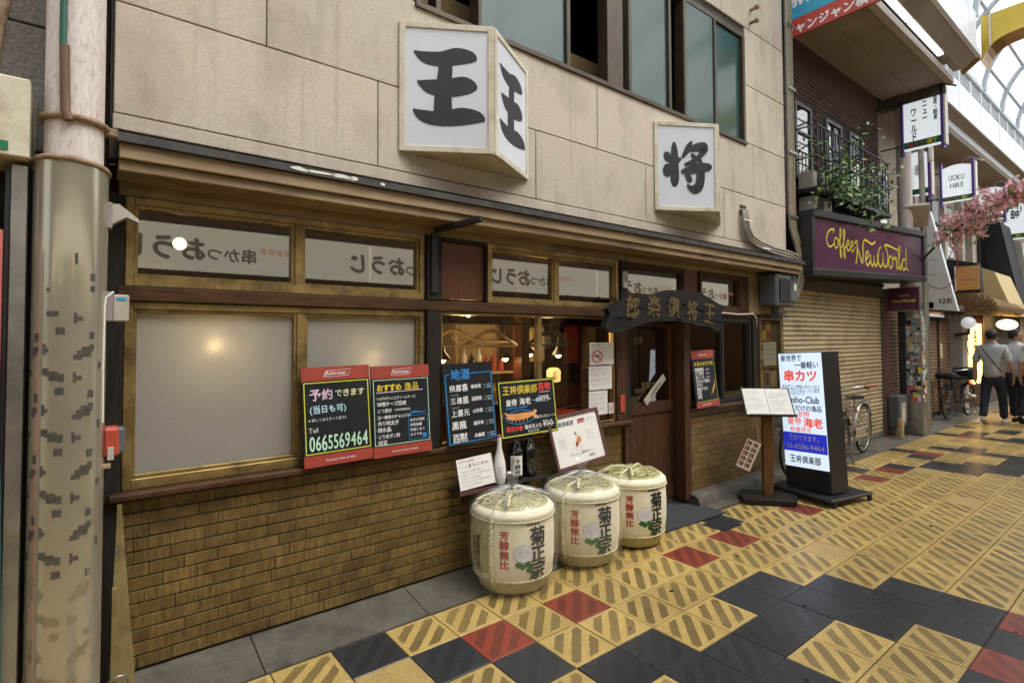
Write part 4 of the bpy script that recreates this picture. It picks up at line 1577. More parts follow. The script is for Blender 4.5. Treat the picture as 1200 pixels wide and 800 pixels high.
def bottle(label, x, y, z, prof, m_, cap, capm, paper_=None, txt=None, tk='ink', face=R(-125)):
    root = thing('bottle', label, 'bottle', (x, y, z))
    MB().lathe(prof, seg=24).done('glass_body', m_, root)
    MB().lathe(cap, seg=16).done('cap', capm, root)
    if paper_:
        r, z0, z1, span = paper_
        mb = MB()
        n = 10
        for i in range(n):
            A, B = face - span / 2 + span * i / n, face - span / 2 + span * (i + 1) / n
            mb.face([(r * math.cos(A), r * math.sin(A), z0), (r * math.cos(B), r * math.sin(B), z0), (r * math.cos(B), r * math.sin(B), z1), (r * math.cos(A), r * math.sin(A), z1)])
        mb.done('paper_label', 'paper', root)
    if txt:
        rr = (paper_[0] if paper_ else prof[3][0]) + .001
        t = TX(lambda u, v, k: ((rr + k * .0004) * math.cos(face + u / rr), (rr + k * .0004) * math.sin(face + u / rr), v))
        txt(t)
        t.done('print', root)
    return root


P1 = [(.034, 0), (.040, .006), (.046, .06), (.046, .10), (.040, .15), (.028, .20), (.0165, .25), (.0145, .30), (.0145, .325)]
bottle('slim frosted white sake bottle, leftmost on the shelf', .955, .205, .618, P1, 'bottlewhite', [(.0155, .322), (.0155, .332)], 'redplastic', None,
       lambda t: (t.text('純米', .0, .13, .026, 'chpink', .02, vert=True), t.text('吟醸', .012, .075, .02, 'chpink', .0, vert=True)))
P2 = [(.048, 0), (.052, .006), (.052, .10), (.052, .175), (.048, .20), (.030, .245), (.0175, .275), (.0155, .32), (.0155, .345)]


def lab2(t):
    t.text('十四代', .012, .150, .040, 'ink', .05, vert=True, jit=.15)
    t.text('純米酒', -.022, .15, .014, 'ink', .0, vert=True)


bottle('dark green sake bottle with a white paper label, middle of the shelf', 1.135, .245, .618, P2, 'bottledark', [(.0175, .342), (.0175, .362), (.012, .366)], 'black', (.0526, .03, .17, 1.9), lab2)
o = bottle('near-black sake bottle with slanted neck strip, rightmost on the shelf', 1.262, .245, .618, P2, 'bottledark', [(.0175, .342), (.0175, .362), (.012, .366)], 'black', None,
           lambda t: (t.text('黒松', .012, .13, .03, 'goldp', .02, vert=True), t.stroke([(-.01, .20, .004), (.006, .225, .012), (.01, .245, .004)], 'lightgrey', 0)))

mc = thing('menu_card', 'small white handwritten price card leaning on the shelf left of the bottles', 'card', (.615, .175, .628), rx=R(-12))
mc.rotation_euler = (R(-12), R(-3), 0)
bx('card', 'paper', 0, .285, 0, .003, 0, .20, mc, bev=0)
t = TX(FN)
t.text('おすすめ日本酒', .015, .175, .017, 'redink', .0)
for k, s_ in enumerate(['一', 'ノ', '蔵', '辛', '口', '純', '米']):
    t.text(s_, .02 + k * .034, .14, .024, 'paperprint', .01)
for k in range(5):
    t.text('冷酒グラス一合徳利燗酒', .02, .11 - k * .022, .011, 'paperprint', .0, w_=.16 + .07 * (k % 2))
t.done('print', mc)

fm = thing('framed_menu', 'maroon framed white drink menu leaning on the wall above the middle barrel', 'framed menu', (1.455, .145, .62))
fm.rotation_euler = (R(-14), R(-4.5), 0)
Wf, Hf = .56, .415
mb = MB()
mb.box(0, .026, -.012, .008, 0, Hf, bev=.003)
mb.box(Wf - .026, Wf, -.012, .008, 0, Hf, bev=.003)
mb.box(.026, Wf - .026, -.012, .008, 0, .026, bev=.003)
mb.box(.026, Wf - .026, -.012, .008, Hf - .026, Hf, bev=.003)
mb.done('frame', 'maroon', fm)
bx('sheet', 'paper', .026, Wf - .026, 0, .004, .026, Hf - .026, fm, bev=0)
t = TX(FN)
t.text('王将倶楽部', .06, .325, .042, 'ink', .01)
t.text('〔愛飲〕', .285, .325, .04, 'redink', .02, sp=.8)
t.text('サワー', .42, .328, .032, 'paperprint', .0)
t.stroke([(.27, .215, .03), (.29, .20, .05), (.27, .18, .03)], 'chorange', 0)
t.stroke([(.245, .165, .01), (.262, .178, .03), (.25, .15, .01)], 'redplastic', 1)
t.stroke([(.27, .235, .006), (.262, .252, .014), (.25, .262, .004)], 'leafink', 2)
t.border(.235, .305, .12, .15, .002, 'paperprint')
t.text('フレッシュ果実サワー', .16, .088, .026, 'ink', .0, jit=.05)
t.text('¥550', .36, .052, .03, 'ink', .0)
for k in range(4):
    t.text('旬の果物を使用', .07, .22 - k * .02, .011, 'paperprint')
    t.text('お好みでどうぞ', .38, .25 - k * .02, .011, 'paperprint')
t.done('print', fm)

# ------------------------------------------------------------------ door mat and floor plate
mt = thing('door_mat', 'dark grey rubber-backed mat on the ground before the entrance', 'mat', (2.50, -.045, .0))
mt.rotation_euler = (R(1.6), 0, R(-2.5))
bx('mat', 'matfab', 0, .86, 0, .50, .006, .016, mt, bev=.003)
dk = bx('drain_cover', 'blackm', 2.915, 3.195, -.335, -.115, .0015, .005, None, bev=.001)
tag(dk, 'black square cover plate in the patterned tiles beside the door mat', 'cover plate')

# ------------------------------------------------------------------ menu stand
ms = thing('menu_stand', 'brown wooden menu lectern on a heavy base, open white menu on its slanted top', 'menu stand', (4.06, -.13, .0), R(-46))
MB().prism([(-.27, -.17), (.20, -.20), (.27, -.02), (.27, .20), (-.20, .22), (-.27, .05)], 'z', .012, .052).done('base', 'blackwood', ms)
bx('post', mat('varnished_post', (.17, .078, .025), .35, c2=(.09, .042, .016), scale=10, stretch=(5, 5, .5), bump=.15), -.045, .045, -.03, .045, .052, .90, ms, bev=.004)
tp = MB().box(-.235, .235, -.012, .0, -.15, .17, bev=.003)
Mt = Matrix.Translation((0, -.02, .975)) @ Matrix.Rotation(R(-38), 4, 'X')
tp.transform(Mt)
tp.done('slanted_top', 'blackwood', ms)
lp = MB().box(-.20, .24, -.04, -.0125, -.165, -.148, bev=.002)
lp.transform(Mt)
lp.done('lip', 'blackwood', ms)
pages = MB()
pages.box(-.220, -.002, -.0175, -.0125, -.14, .158, bev=.001)
pages.box(.002, .220, -.0175, -.0125, -.14, .158, bev=.001)
pages.transform(Mt)
pg = tag(pages.done('open_menu', 'paper', None), 'open white menu booklet lying on the slanted lectern top', 'menu')
pg.location = ms.location
pg.rotation_euler = ms.rotation_euler
t = TX(lambda u, v, k: tuple(Mt @ Vector((u, -.0182 - k * .0004, v))))
for c in (-.205, .02):
    for k in range(11):
        if (k * 7 + int(c * 10)) % 4:
            t.text('串カツ盛合せ海老豚蓮根牛紅しょうが'[k % 5:k % 5 + 9], c, .12 - k * .022, .012, 'petalline', .0, w_=.11 + .06 * (k % 3) / 2)
t.done('print', pg)
hl = thing('hanging_menu_card', 'red-edged laminated photo menu hanging by a cord from the lectern', 'menu', (3.93, -.10, .80), R(-64))
MB().tube([(0, 0, .02), (.003, -.002, -.1), (.006, 0, -.20)], .0025, 5).done('cord', 'rope', hl)
M5 = Matrix.Translation((.0, -.01, -.20)) @ Matrix.Rotation(R(22), 4, 'Y')
mb = MB().box(-.10, .045, -.002, .002, -.32, .0, bev=.001)
mb.transform(M5)
crd = mb.done('card', 'redband', hl)
t = TX(lambda u, v, k: tuple(M5 @ Vector((u, -.0026 - k * .0004, v))))
t.rect(-.095, .04, -.31, -.008, 'paper')
for a in range(2):
    for b_ in range(5):
        t.rect(-.085 + a * .06, -.04 + a * .06, -.065 - b_ * .055, -.025 - b_ * .055, 'maroon', 1)
        t.rect(-.08 + a * .06, -.055 + a * .06, -.055 - b_ * .055, -.04 - b_ * .055, 'chorange', 2)
t.done('print', crd, kind='stuff')

# ------------------------------------------------------------------ lit floor sign
ls = thing('lit_floor_sign', 'tall black floor sign with bright white face and navy band of phone number', 'floor sign', (4.45, -.35, 0), R(-102))
bs = MB()
bs.box(-.36, .34, -.15, .50, .055, .085, bev=.008)
bs.done('base', 'black', ls)
for x in (-.32, .32):
    for y in (-.09, .47):
        mb = MB()
        mb.tube([(x - .012, y, .028), (x + .012, y, .028)], .027, 12)
        mb.box(x - .018, x + .018, y - .006, y + .006, .028, .056)
        mb.done('caster', 'rubber', ls)
Mb = Matrix.Translation((0, 0, .085)) @ Matrix.Rotation(R(-3.2), 4, 'Y')
bb = MB().box(-.25, .25, .0, .26, 0, 1.395, bev=.006)
bb.transform(Mb)
bb.done('cabinet', 'black', ls)
fw2 = MB().box(-.24, .24, -.006, .001, .22, 1.385, bev=0)
fw2.transform(Mb)
lf = fw2.done('lit_face', 'litface', ls)
t = TX(lambda u, v, k: tuple(Mb @ Vector((-.24 + u * .48, -.0075 - k * .0006, .22 + v * 1.165))))
SY = 1.165 / .48


def lt(s_, x, y, size, key, bold=.03, w_=None, **k):
    """size in units of face width; y in face heights"""
    tt = TX(lambda u, v, kk: t.fn(u, v / SY, kk))
    tt.text(s_, x, y * SY, size, key, bold, w_=w_, **k)
    for kk in tt.mats:
        t.m(kk)
    bse = len(t.v)
    t.v += tt.v
    t.f += [tuple(bse + i for i in f) for f in tt.f]
    t.mi += [t.mats.index(tt.mats[i]) for i in tt.mi]


lt('新世界で', .06, .935, .15, 'litblue', .02, w_=.50, jit=.04)
lt('一番軽い', .38, .872, .15, 'litblue', .02, w_=.56, jit=.04)
lt('串カツ', .10, .762, .26, 'litred', .045, w_=.80, jit=.03)
for k in range(4):
    lt('新世界で一番軽い串カツ衣サクサク油あっさり胃もたれしない'[k * 5:k * 5 + 13], .05, .700 - k * .022, .055, 'litblue', .01, w_=.88 if k < 3 else .55)
lt('Ohsho-Club', .06, .562, .20, 'litblack', .02, w_=.84)
lt('ここだけの逸品', .08, .498, .13, 'litblue', .02, w_=.86, jit=.03)
lt('名物', .38, .448, .13, 'litred', .02, w_=.27, jit=.03)
lt('皇帝', .12, .378, .17, 'litred', .02, w_=.34, jit=.04)
lt('海老', .50, .362, .21, 'litred', .04, w_=.44, jit=.04)
lt('数量限定', .18, .312, .11, 'litred', .01, w_=.50, jit=.03)
t.rect(0, 1, .135, .300, 'litnavy', 0)
lt('予約できます。', .13, .238, .13, 'chwhite', .01, w_=.76, layer=1)
lt('06-6556-9464', .06, .160, .15, 'chwhite', .02, w_=.88, layer=1)
lt('王将倶楽部', .12, .045, .17, 'litblack', .02, w_=.72, jit=.05)
t.done('lettering', lf)

# ------------------------------------------------------------------ poster case, meters, pipes
pc = thing('poster_case', 'narrow bronze notice case with menus and papers behind glass', 'notice case', (4.745, .322, 1.0))
bx('back_board', mat('case_green', (.07, .085, .055), .7), .02, .50, -.012, -.001, .0, .84, pc, bev=0)
mb = MB()
mb.box(0, .022, -.045, 0, 0, .86, bev=.003)
mb.box(.50, .522, -.045, 0, 0, .86, bev=.003)
mb.box(.022, .50, -.045, 0, .838, .86, bev=.003)
mb.box(.022, .50, -.045, 0, 0, .022, bev=.003)
mb.box(.022, .50, -.035, 0, .27, .285, bev=.002)
mb.done('frame', 'brass', pc)
t = TX(lambda u, v, k: (u, -.0135 - k * .0006, v))
t.rect(.10, .32, .60, .82, 'chorange')
t.rect(.11, .20, .72, .81, 'maroon', 1)
t.rect(.21, .31, .61, .71, 'redband', 1)
t.rect(.12, .19, .62, .70, 'chyel', 1)
t.rect(.03, .12, .30, .57, 'paper')
for k in range(3):
    t.rect(.035, .115, .31 + k * .085, .38 + k * .085, ['ink', 'chorange', 'maroon'][k], 1)
t.rect(.13, .44, .30, .58, 'paper')
for k in range(7):
    t.text('御宴会承ります飲み放題付', .15 + (k % 2) * .15, .55 - (k // 2) * .06, .012, 'paperprint', .0, layer=1)
t.rect(.03, .13, .04, .25, 'tan')
t.rect(.15, .27, .05, .26, 'lightgrey')
t.rect(.29, .44, .05, .24, 'tan')
t.rect(.17, .25, .08, .22, 'maroon', 1)
t.rect(.32, .42, .10, .20, 'lightgrey', 1)
t.done('posters', pc, kind='stuff')
bx('pane', 'glass', .022, .50, -.040, -.038, .022, .838, pc, bev=0)
bx('rail', 'black', -.03, .70, -.06, -.02, .872, .885, pc, bev=.002)
wp = tag(bx('plain_wall_strip', 'walldark', 5.122, 5.44, .34, .46, .0, 2.40, None), 'narrow brown wall strip between the notice case and the roller shutter', 'wall')
MB().tube([(4.70, .30, .95), (4.70, .295, 1.6), (4.69, .29, 1.86), (4.6, .28, 1.90), (4.3, .28, 1.885), (3.75, .27, 1.90)], .008, 6).done('white_cable', 'white', RB)

mtr = thing('electric_meter_box', 'dark grey electricity meter box under the right end of the eave', 'meter box', (4.79, .317, 1.99))
MB().box(0, .36, -.22, -.001, .0, .375, bev=.02).done('housing', 'greymetal', mtr)
MB().box(.05, .31, -.235, -.222, .05, .32, bev=.004).done('cover', 'black', mtr)
MB().tube([(.12, -.1, 0), (.14, -.1, -.05), (.3, -.1, -.09), (.5, -.08, -.06)], .012, 6).done('cable', 'black', mtr)
mtr2 = thing('electric_meter_box', 'second slimmer meter box with a white label at the eave end', 'meter box', (5.17, .337, 2.05))
MB().box(0, .20, -.20, -.001, .0, .32, bev=.015).done('housing', 'greymetal', mtr2)
bx('white_tag', 'white', .13, .18, -.2025, -.2, .14, .22, mtr2, bev=0)
MB().tube([(.1, -.1, 0), (.11, -.1, -.04), (.3, -.09, -.05), (.45, -.06, .1)], .012, 6).done('cable', 'black', mtr2)

cd = thing('curved_conduits', 'bundle of grey pipes curving from the wall hole down along the eave', 'pipes')
for k in range(3):
    o = k * .045
    MB().tube([(4.24 + o, W + .01, 3.02), (4.24 + o, W - .04, 3.01), (4.235 + o, W - .045, 2.90), (4.25 + o, W - .045, 2.80 + o * .3), (4.33 + o, W - .045, 2.70 + o * .5), (4.5 + o, W - .045, 2.645 + o * .6), (4.9, W - .045, 2.60 + o * .7), (5.25, W - .06, 2.58 + o * .75), (5.45 + o * .3, W - .05, 2.54 + o), (5.62 + o * .5, W - .02, 2.42 + o * .4), (5.66 + o * .5, W, 2.28), (5.55 + o, .26, 2.12), (5.42, .30, 2.08)], .017, 8).done('pipe', 'greycable', cd)
cl = MB()
for x, z in ((4.23, 2.9), (4.62, 2.63)):
    cl.box(x - .02, x + .16, W - .066, W - .061, z - .006, z + .012)
cl.done('clamp', 'white', cd)
bx('wall_hole', 'joint', 4.24, 4.37, W - .0035, W - .0015, 2.96, 3.08, cd, bev=0)
vc = thing('vertical_conduits', 'tall run of grey and ochre pipes down the corner of the building', 'pipes')
for k, (x, key, r_) in enumerate(((5.44, 'greycable', .020), (5.485, 'greycable', .018), (5.525, 'yelcable', .018), (5.58, 'greycable', .016))):
    MB().tube([(x, .24, 6.6), (x, .24, 4.2), (x + .003, .24, 3.15), (x + .01, .235, 2.98), (x + .09, .22, 2.8), (x + .15, .21, 2.62), (x + .19 - k * .01, .21, 2.45), (x + .15, .23, 2.3), (x + .05, .26, 2.18)], r_, 8).done('pipe', key, vc)
for z in (3.1, 3.9, 4.7, 5.5):
    bx('clamp', 'steel', 5.41, 5.61, .205, .212, z, z + .03, vc, bev=0)
bar = thing('black_awning_arm', 'black wooden arm sticking out under the eave above the dark panel', 'bracket')
MB().box(0, .36, -.02, .02, -.018, .018, bev=.004).transform(Matrix.Translation((.46, .24, 2.34)) @ Matrix.Rotation(R(-66), 4, 'Z') @ Matrix.Rotation(R(-6), 4, 'Y')).done('arm', 'blackwood', bar)
MB().box(.45, .50, .262, .277, 1.93, 2.33, bev=.003).done('wall_plate', 'black', bar)
for x in (.46, .49):
    pass

# ------------------------------------------------------------------ interior things
def pendant(label, x, y, z, r_=.075):
    root = thing('pendant_lamp', label, 'lamp', (x, y, z), group='small warm pendant lamps inside the restaurant')
    MB().tube([(0, 0, .12), (0, 0, 2.40 - z)], .004, 5).done('cord', 'black', root)
    MB().lathe([(r_, 0), (r_ * .9, .02), (r_ * .35, .07), (.02, .12)], seg=20, cap=False).done('shade', 'black', root)
    MB().ball((0, 0, .005), r_ * .45, 10).done('bulb', 'bulb', root)
    return root


pendant('warm bulb lamp near the left edge of the clear window', 1.0, 1.06, 1.455)
pendant('pendant lamp seen just above the wide chalkboard', 2.0, 1.5, 1.43)
pendant('pendant lamp left of the window mullion, slightly higher', 2.32, 1.5, 1.47)
pendant('pendant lamp right of the window mullion', 2.73, 1.5, 1.45)
pendant('small lamp glowing high behind the coat hangers', 1.62, 1.6, 1.86, .05)
for x, y, z in ((1.3, 1.2, 1.35), (2.6, 1.6, 1.3)):
    ld = bpy.data.lights.new('room_lamp', 'POINT')
    ld.energy = 7
    ld.color = (1, .62, .3)
    ld.shadow_soft_size = .1
    lo = bpy.data.objects.new('room_lamp', ld)
    COL.objects.link(lo)
    lo.location = (x, y, z + .3)
for label, x, z, r_, s_ in (('round bright lamp behind the first transom pane', -.90, 2.20, .038, 'bulbwarm'), ('wall lamp glowing through the left frosted pane', -.80, 1.60, .03, 'bulbhot'), ('wall lamp glowing through the second frosted pane just over the chalkboards', .07, 1.50, .02, 'bulbhot')):
    root = thing('wall_lamp', label, 'lamp', (x, .395 if z < 2 else .9, z))
    MB().ball((0, 0, 0), r_, 12).done('bulb', s_, root)
    MB().tube([(0, .01, r_ * .8), (0, .05, .12), (0, .1, .16)], .006, 6).done('stem', 'black', root)
for k, (x, z) in enumerate(((.74, 1.70), (1.06, 1.70), (1.66, 1.70))):
    root = thing('coat_hanger', ['light wooden coat hanger at the left of the window rail', 'second coat hanger on the rail, in the middle of the window', 'dark coat hanger right of the mullion'][k], 'hanger', (x, .45, z), R([-28, -38, -25][k]))
    hk = 'hangerwood' if k < 2 else 'wood'
    MB().tube([(-.20, 0, -.125), (-.10, 0, -.06), (-.03, 0, -.015), (.03, 0, -.015), (.10, 0, -.06), (.20, 0, -.125)], [.012, .014, .015, .015, .014, .012], 7).done('shoulder_bar', hk, root)
    MB().tube([(-.19, 0, -.128), (.19, 0, -.128)], .009, 6).done('trouser_bar', hk, root)
    MB().tube([(0, 0, -.015), (0, 0, .03), (.012, 0, .052), (.03, 0, .042)], .003, 5).done('hook', 'steel', root)
cabi = thing('drinks_cabinet', 'cream drinks cabinet with bottles and a small clock inside the restaurant', 'cabinet', (1.75, 2.0, .9))
for z in (0, .34, .68):
    bx('shelf', 'interior3', 0, .75, 0, .25, z, z + .025, cabi)
bx('back', 'interior3', 0, .75, .25, .27, 0, .9, cabi)
bx('side', 'interior3', -.025, -.001, 0, .27, 0, .9, cabi)
bx('side', 'redwood', .751, .776, 0, .27, 0, .9, cabi)
rng = random.Random(31)
for sh in (.025, .365):
    for k in range(7):
        r_ = rng.uniform(.028, .042)
        h_ = rng.uniform(.16, .28)
        q = MB().lathe([(r_, 0), (r_, h_ * .6), (r_ * .35, h_ * .8), (r_ * .35, h_)], seg=12).done('bottle', rng.choice(['bottledark', 'bottlewhite', 'chorange', 'redplastic', 'brass', 'bottledark']), cabi)
        q.location = (.06 + k * .1, .12, sh)
for k, (x, y, z, w_, h_, key) in enumerate(((2.85, 2.2, 1.35, .30, .42, 'tan'), (3.7, 2.4, 1.3, .25, .5, 'redband'), (.75, 2.9, 1.2, .3, .45, 'paper'), (4.2, 2.6, 1.2, .3, .6, 'tan'))):
    r0 = tag(bx('wall_poster', key, x, x + w_, y, y + .01, z, z + h_, None), ['tan paper poster hanging deep inside the restaurant', 'red paper poster deep inside, behind the door glass', 'white paper poster at the left inside the clear window', 'tan poster inside the right-hand window'][k], 'poster')
for k, (x, y) in enumerate(((1.1, 1.7), (2.0, 1.2), (3.0, 1.7), (4.0, 1.5))):
    r0 = thing('stool', ['round red-topped stool at the left inside the window', 'round red-topped stool near the pillar inside', 'round red-topped stool behind the door', 'round red-topped stool inside the right window'][k], 'stool', (x, y, .08), group=None)
    MB().lathe([(.16, .66), (.17, .68), (.16, .72)], seg=18).done('seat', 'redplastic', r0)
    for q in range(4):
        a_ = PI / 4 + q * PI / 2
        MB().tube([(.12 * math.cos(a_), .12 * math.sin(a_), .66), (.17 * math.cos(a_), .17 * math.sin(a_), 0)], .012, 6).done('leg', 'black', r0)
lt2 = thing('paper_lantern_box', 'small glowing cylindrical lantern with dark marks inside the window', 'lantern', (2.66, 1.5, 1.16))
MB().lathe([(.05, 0), (.075, .01), (.078, .12), (.05, .15)], seg=20).done('shade', 'lantern', lt2)
t = TX(lambda u, v, k: ((.079 + k * .001) * math.cos(R(-125) + u / .079), (.079 + k * .001) * math.sin(R(-125) + u / .079), v))
t.text('王将', 0, .12, .05, 'ink', .02, vert=True)
t.done('lettering', lt2)
for k in range(7):
    x = 1.05 + k * .16
    root = bottle(['green bottle first on the back shelf', 'brown bottle second on the back shelf', 'clear bottle third on the back shelf', 'dark bottle fourth on the back shelf', 'green bottle fifth on the back shelf', 'brown bottle sixth on the back shelf', 'dark bottle last on the back shelf'][k], x, 2.7, 1.53, P2, 'bottledark', [(.0175, .342), (.0175, .36)], 'brass', (.0526, .05, .14, 2.0))

# ================================================================== POLE AND LEFT NEIGHBOUR
pole = thing('arcade_pole', 'thick pale pole at the left edge, its lower part wrapped in shiny patterned film', 'pole', (-1.385, .02, 0))
MB().tube([(.005, 0, 2.30), (.005, 0, 7.0)], .098, 32).done('upper_tube', 'polepaint', pole)


def wrap_mat():
    M, t, b = new_mat('pixel_film_wrap')
    L = t.links.new
    tc = t.nodes.new('ShaderNodeTexCoord')
    uv = t.nodes.new('ShaderNodeUVMap')
    sp = t.nodes.new('ShaderNodeSeparateXYZ')
    L(uv.outputs[0], sp.inputs[0])

    def m_(op, a, b_=None):
        n = t.nodes.new('ShaderNodeMath')
        n.operation = op
        for k, v in enumerate((a, b_)):
            if v is None:
                continue
            if isinstance(v, (int, float)):
                n.inputs[k].default_value = v
            else:
                L(v, n.inputs[k])
        return n.outputs[0]
    # pixel cells 2.2 cm; clumps decided by a noise sampled per cell; repeats vertically like printed film
    cu = m_('FLOOR', m_('MULTIPLY', sp.outputs[0], 34))
    cv = m_('FLOOR', m_('MULTIPLY', m_('MODULO', sp.outputs[1], .235), 48))
    cm = t.nodes.new('ShaderNodeCombineXYZ')
    L(cu, cm.inputs[0])
    L(cv, cm.inputs[1])
    n = t.nodes.new('ShaderNodeTexNoise')
    n.inputs['Scale'].default_value = .47
    n.inputs['Detail'].default_value = 0
    L(cm.outputs[0], n.inputs['Vector'])
    g = m_('GREATER_THAN', n.outputs[0], .60)
    geo = t.nodes.new('ShaderNodeNewGeometry')
    n2 = t.nodes.new('ShaderNodeTexNoise')
    n2.inputs['Scale'].default_value = 2.6
    n2.inputs['Detail'].default_value = 7
    L(geo.outputs['Position'], n2.inputs['Vector'])
    fr = t.nodes.new('ShaderNodeMapRange')   # print is worn off near the ground
    L(geo.outputs['Position'], (s3 := t.nodes.new('ShaderNodeSeparateXYZ')).inputs[0])
    L(s3.outputs[2], fr.inputs[0])
    fr.inputs[1].default_value = .75
    fr.inputs[2].default_value = 1.25
    fr.inputs[3].default_value = .3
    fr.inputs[4].default_value = .85
    f = m_('MULTIPLY', g, 0.0)
    a = t.nodes.new('ShaderNodeMix')
    a.data_type = 'RGBA'
    L(n2.outputs[0], a.inputs[0])
    a.inputs[6].default_value = (.50, .47, .37, 1)
    a.inputs[7].default_value = (.30, .27, .20, 1)
    c = t.nodes.new('ShaderNodeMix')
    c.data_type = 'RGBA'
    L(f, c.inputs[0])
    L(a.outputs[2], c.inputs[6])
    c.inputs[7].default_value = (.085, .075, .062, 1)
    L(c.outputs[2], b.inputs['Base Color'])
    b.inputs['Roughness'].default_value = .18
    b.inputs['Metallic'].default_value = .5
    bp = t.nodes.new('ShaderNodeBump')
    bp.inputs['Strength'].default_value = .12
    bp.inputs['Distance'].default_value = .01
    n4 = t.nodes.new('ShaderNodeTexNoise')
    n4.inputs['Scale'].default_value = 9
    L(geo.outputs['Position'], n4.inputs['Vector'])
    L(n4.outputs[0], bp.inputs['Height'])
    L(bp.outputs[0], b.inputs['Normal'])
    return M


MT['wrapfilm'] = wrap_mat()
mb = MB()
seg, rad = 48, .122
for k in range(seg):
    a, b_ = 2 * PI * k / seg, 2 * PI * (k + 1) / seg
    f = mb.face([(rad * math.cos(a), rad * math.sin(a), 0), (rad * math.cos(b_), rad * math.sin(b_), 0), (rad * math.cos(b_), rad * math.sin(b_), 2.34), (rad * math.cos(a), rad * math.sin(a), 2.34)])
    f.smooth = True
    for l_, q in zip(f.loops, ((a * rad, 0), (b_ * rad, 0), (b_ * rad, 2.34), (a * rad, 2.34))):
        l_[mb.uv].uv = q
bmesh.ops.remove_doubles(mb.bm, verts=mb.bm.verts, dist=1e-5)
mb.done('film_wrapped_sleeve', 'wrapfilm', pole)
FILM = [(360, 310, 400, 335), (375, 290, 440, 322), (395, 272, 450, 300), (430, 260, 455, 290), (360, 108, 373, 160), (373, 126, 398, 148),
        (230, 372, 262, 405), (245, 388, 300, 412), (262, 400, 325, 432), (300, 418, 325, 438), (288, 465, 325, 500), (180, 208, 205, 248),
        (170, 272, 205, 300), (165, 290, 190, 318), (230, 258, 244, 310), (244, 278, 258, 296), (430, 200, 455, 235), (425, 485, 450, 520), (480, 350, 500, 385), (120, 380, 160, 410), (100, 400, 130, 430)]
MT['filmdark'] = mat('film_print_dark', (.055, .052, .047), .3, c2=(.10, .09, .075), scale=60)
MT['filmworn'] = mat('film_print_worn', (.20, .165, .10), .35, c2=(.25, .21, .135), scale=25)
t = TX(lambda u, v, k: ((rad + .0008 + k * .0003) * math.cos(R(-90) + u / rad), (rad + .0008 + k * .0003) * math.sin(R(-90) + u / rad), v))
for per in range(9):
    base = 2.06 - per * .235
    for x0, y0, x1, y1 in FILM:
        if per < 1 and (x0 * 7 + y0) % 3:
            continue
        nx = max(1, int((x1 - x0) / 20))
        for q in range(nx):
            a = x0 + (x1 - x0) * q / nx
            b_ = x0 + (x1 - x0) * (q + 1) / nx
            t.rect((a - 340) * .00076, (b_ - 340) * .00076, base - y1 * .000825, base - y0 * .000825, 'filmdark' if base - y0 * .000825 > .72 else 'filmworn')
t.done('film_print', pole, kind='stuff')
ring = MB()
ring.tube([(.118 * math.cos(2 * PI * k / 40), .118 * math.sin(2 * PI * k / 40), 2.335 + .012 * math.cos(2 * PI * k / 40 + 2)) for k in range(40)], .013, 8, closed=True)
ring.done('lower_ring', 'rust', pole)
ring = MB()
ring.tube([(.005 + .106 * math.cos(2 * PI * k / 40), .106 * math.sin(2 * PI * k / 40), 2.52) for k in range(40)], .014, 8, closed=True)
ring.box(.10, .15, -.02, .02, 2.495, 2.53, bev=.004)
ring.done('upper_clamp', 'rust', pole)
gc = thing('green_cable', 'green cable taped in brown running down the front of the pole', 'cable', (-1.385, .02, 0))
MB().tube([(-.035, -.105, 6.5), (-.035, -.105, 2.80), (-.03, -.107, 2.76)], .012, 8).done('cable', 'green', gc)
MB().tube([(-.03, -.107, 2.80), (-.024, -.109, 2.54), (-.012, -.112, 2.50)], .0165, 8).done('tape', 'brown', gc)
lpz = thing('wedge_lamp', 'small greyish-pink wedge lamp fixed on the right of the pole', 'lamp', (-1.262, .03, 2.12))
MB().box(-.012, .012, -.04, .03, -.02, .09, bev=.003).done('back_plate', 'mauve', lpz)
MB().prism([(.012, .085), (.035, .088), (.105, .03), (.105, .015), (.06, .035), (.012, .0)], 'y', -.035, .03).done('hood', 'lightgrey', lpz)
itc = thing('intercom_box', 'grey plastic box with a blue tag fixed on the pole', 'box', (-1.262, .02, 1.705))
MB().box(-.012, .018, -.035, .04, 0, .125, bev=.003).done('back_plate', 'mauve', itc)
MB().box(.018, .075, -.03, .04, 0, .115, bev=.005).done('cover', 'lightgrey', itc)
bx('blue_tag', 'bluesign', .030, .065, -.032, -.0302, .09, .102, itc, bev=0)
MB().tube([(-.01, -.05, -.42), (-.012, -.052, -.2), (-.01, -.05, .06), (-.005, -.04, .10), (.02, -.03, .125)], .0045, 6).done('wire', 'white', itc)
rdb = thing('red_dispenser', 'faded red plastic box with grey tab hanging on the pole', 'box', (-1.262, .02, 1.105))
MB().box(-.01, .05, -.04, .045, .03, .155, bev=.012).done('housing', 'redplastic', rdb)
MB().box(.02, .07, -.03, .046, .04, .15, bev=.010).done('back', 'greymetal', rdb)
bx('tab', 'lightgrey', .008, .030, -.046, -.0405, .02, .075, rdb)
bx('bracket', 'rust', -.04, .02, -.05, -.035, -.012, .008, rdb)
stk = thing('leaning_timber', 'long tapering pale wooden slat leaning on the wall behind the pole', 'slat', (-1.15, .14, .04))
MB().prism([(-.085, 0), (.02, 0), (-.045, .85), (-.06, .85)], 'y', .0, .025).done('slat', 'oldpale', stk)
MB().prism([(-.075, .0), (-.055, .0), (-.055, .5), (-.075, .5)], 'y', -.03, -.005).done('second_strip', 'oldpale', stk)
MB().tube([(-.09, -.03, .10), (-.05, -.05, .13), (-.02, -.04, .12), (-.01, -.02, .07), (-.09, -.03, .04)], .006, 6).done('wire_loop', 'steel', stk)

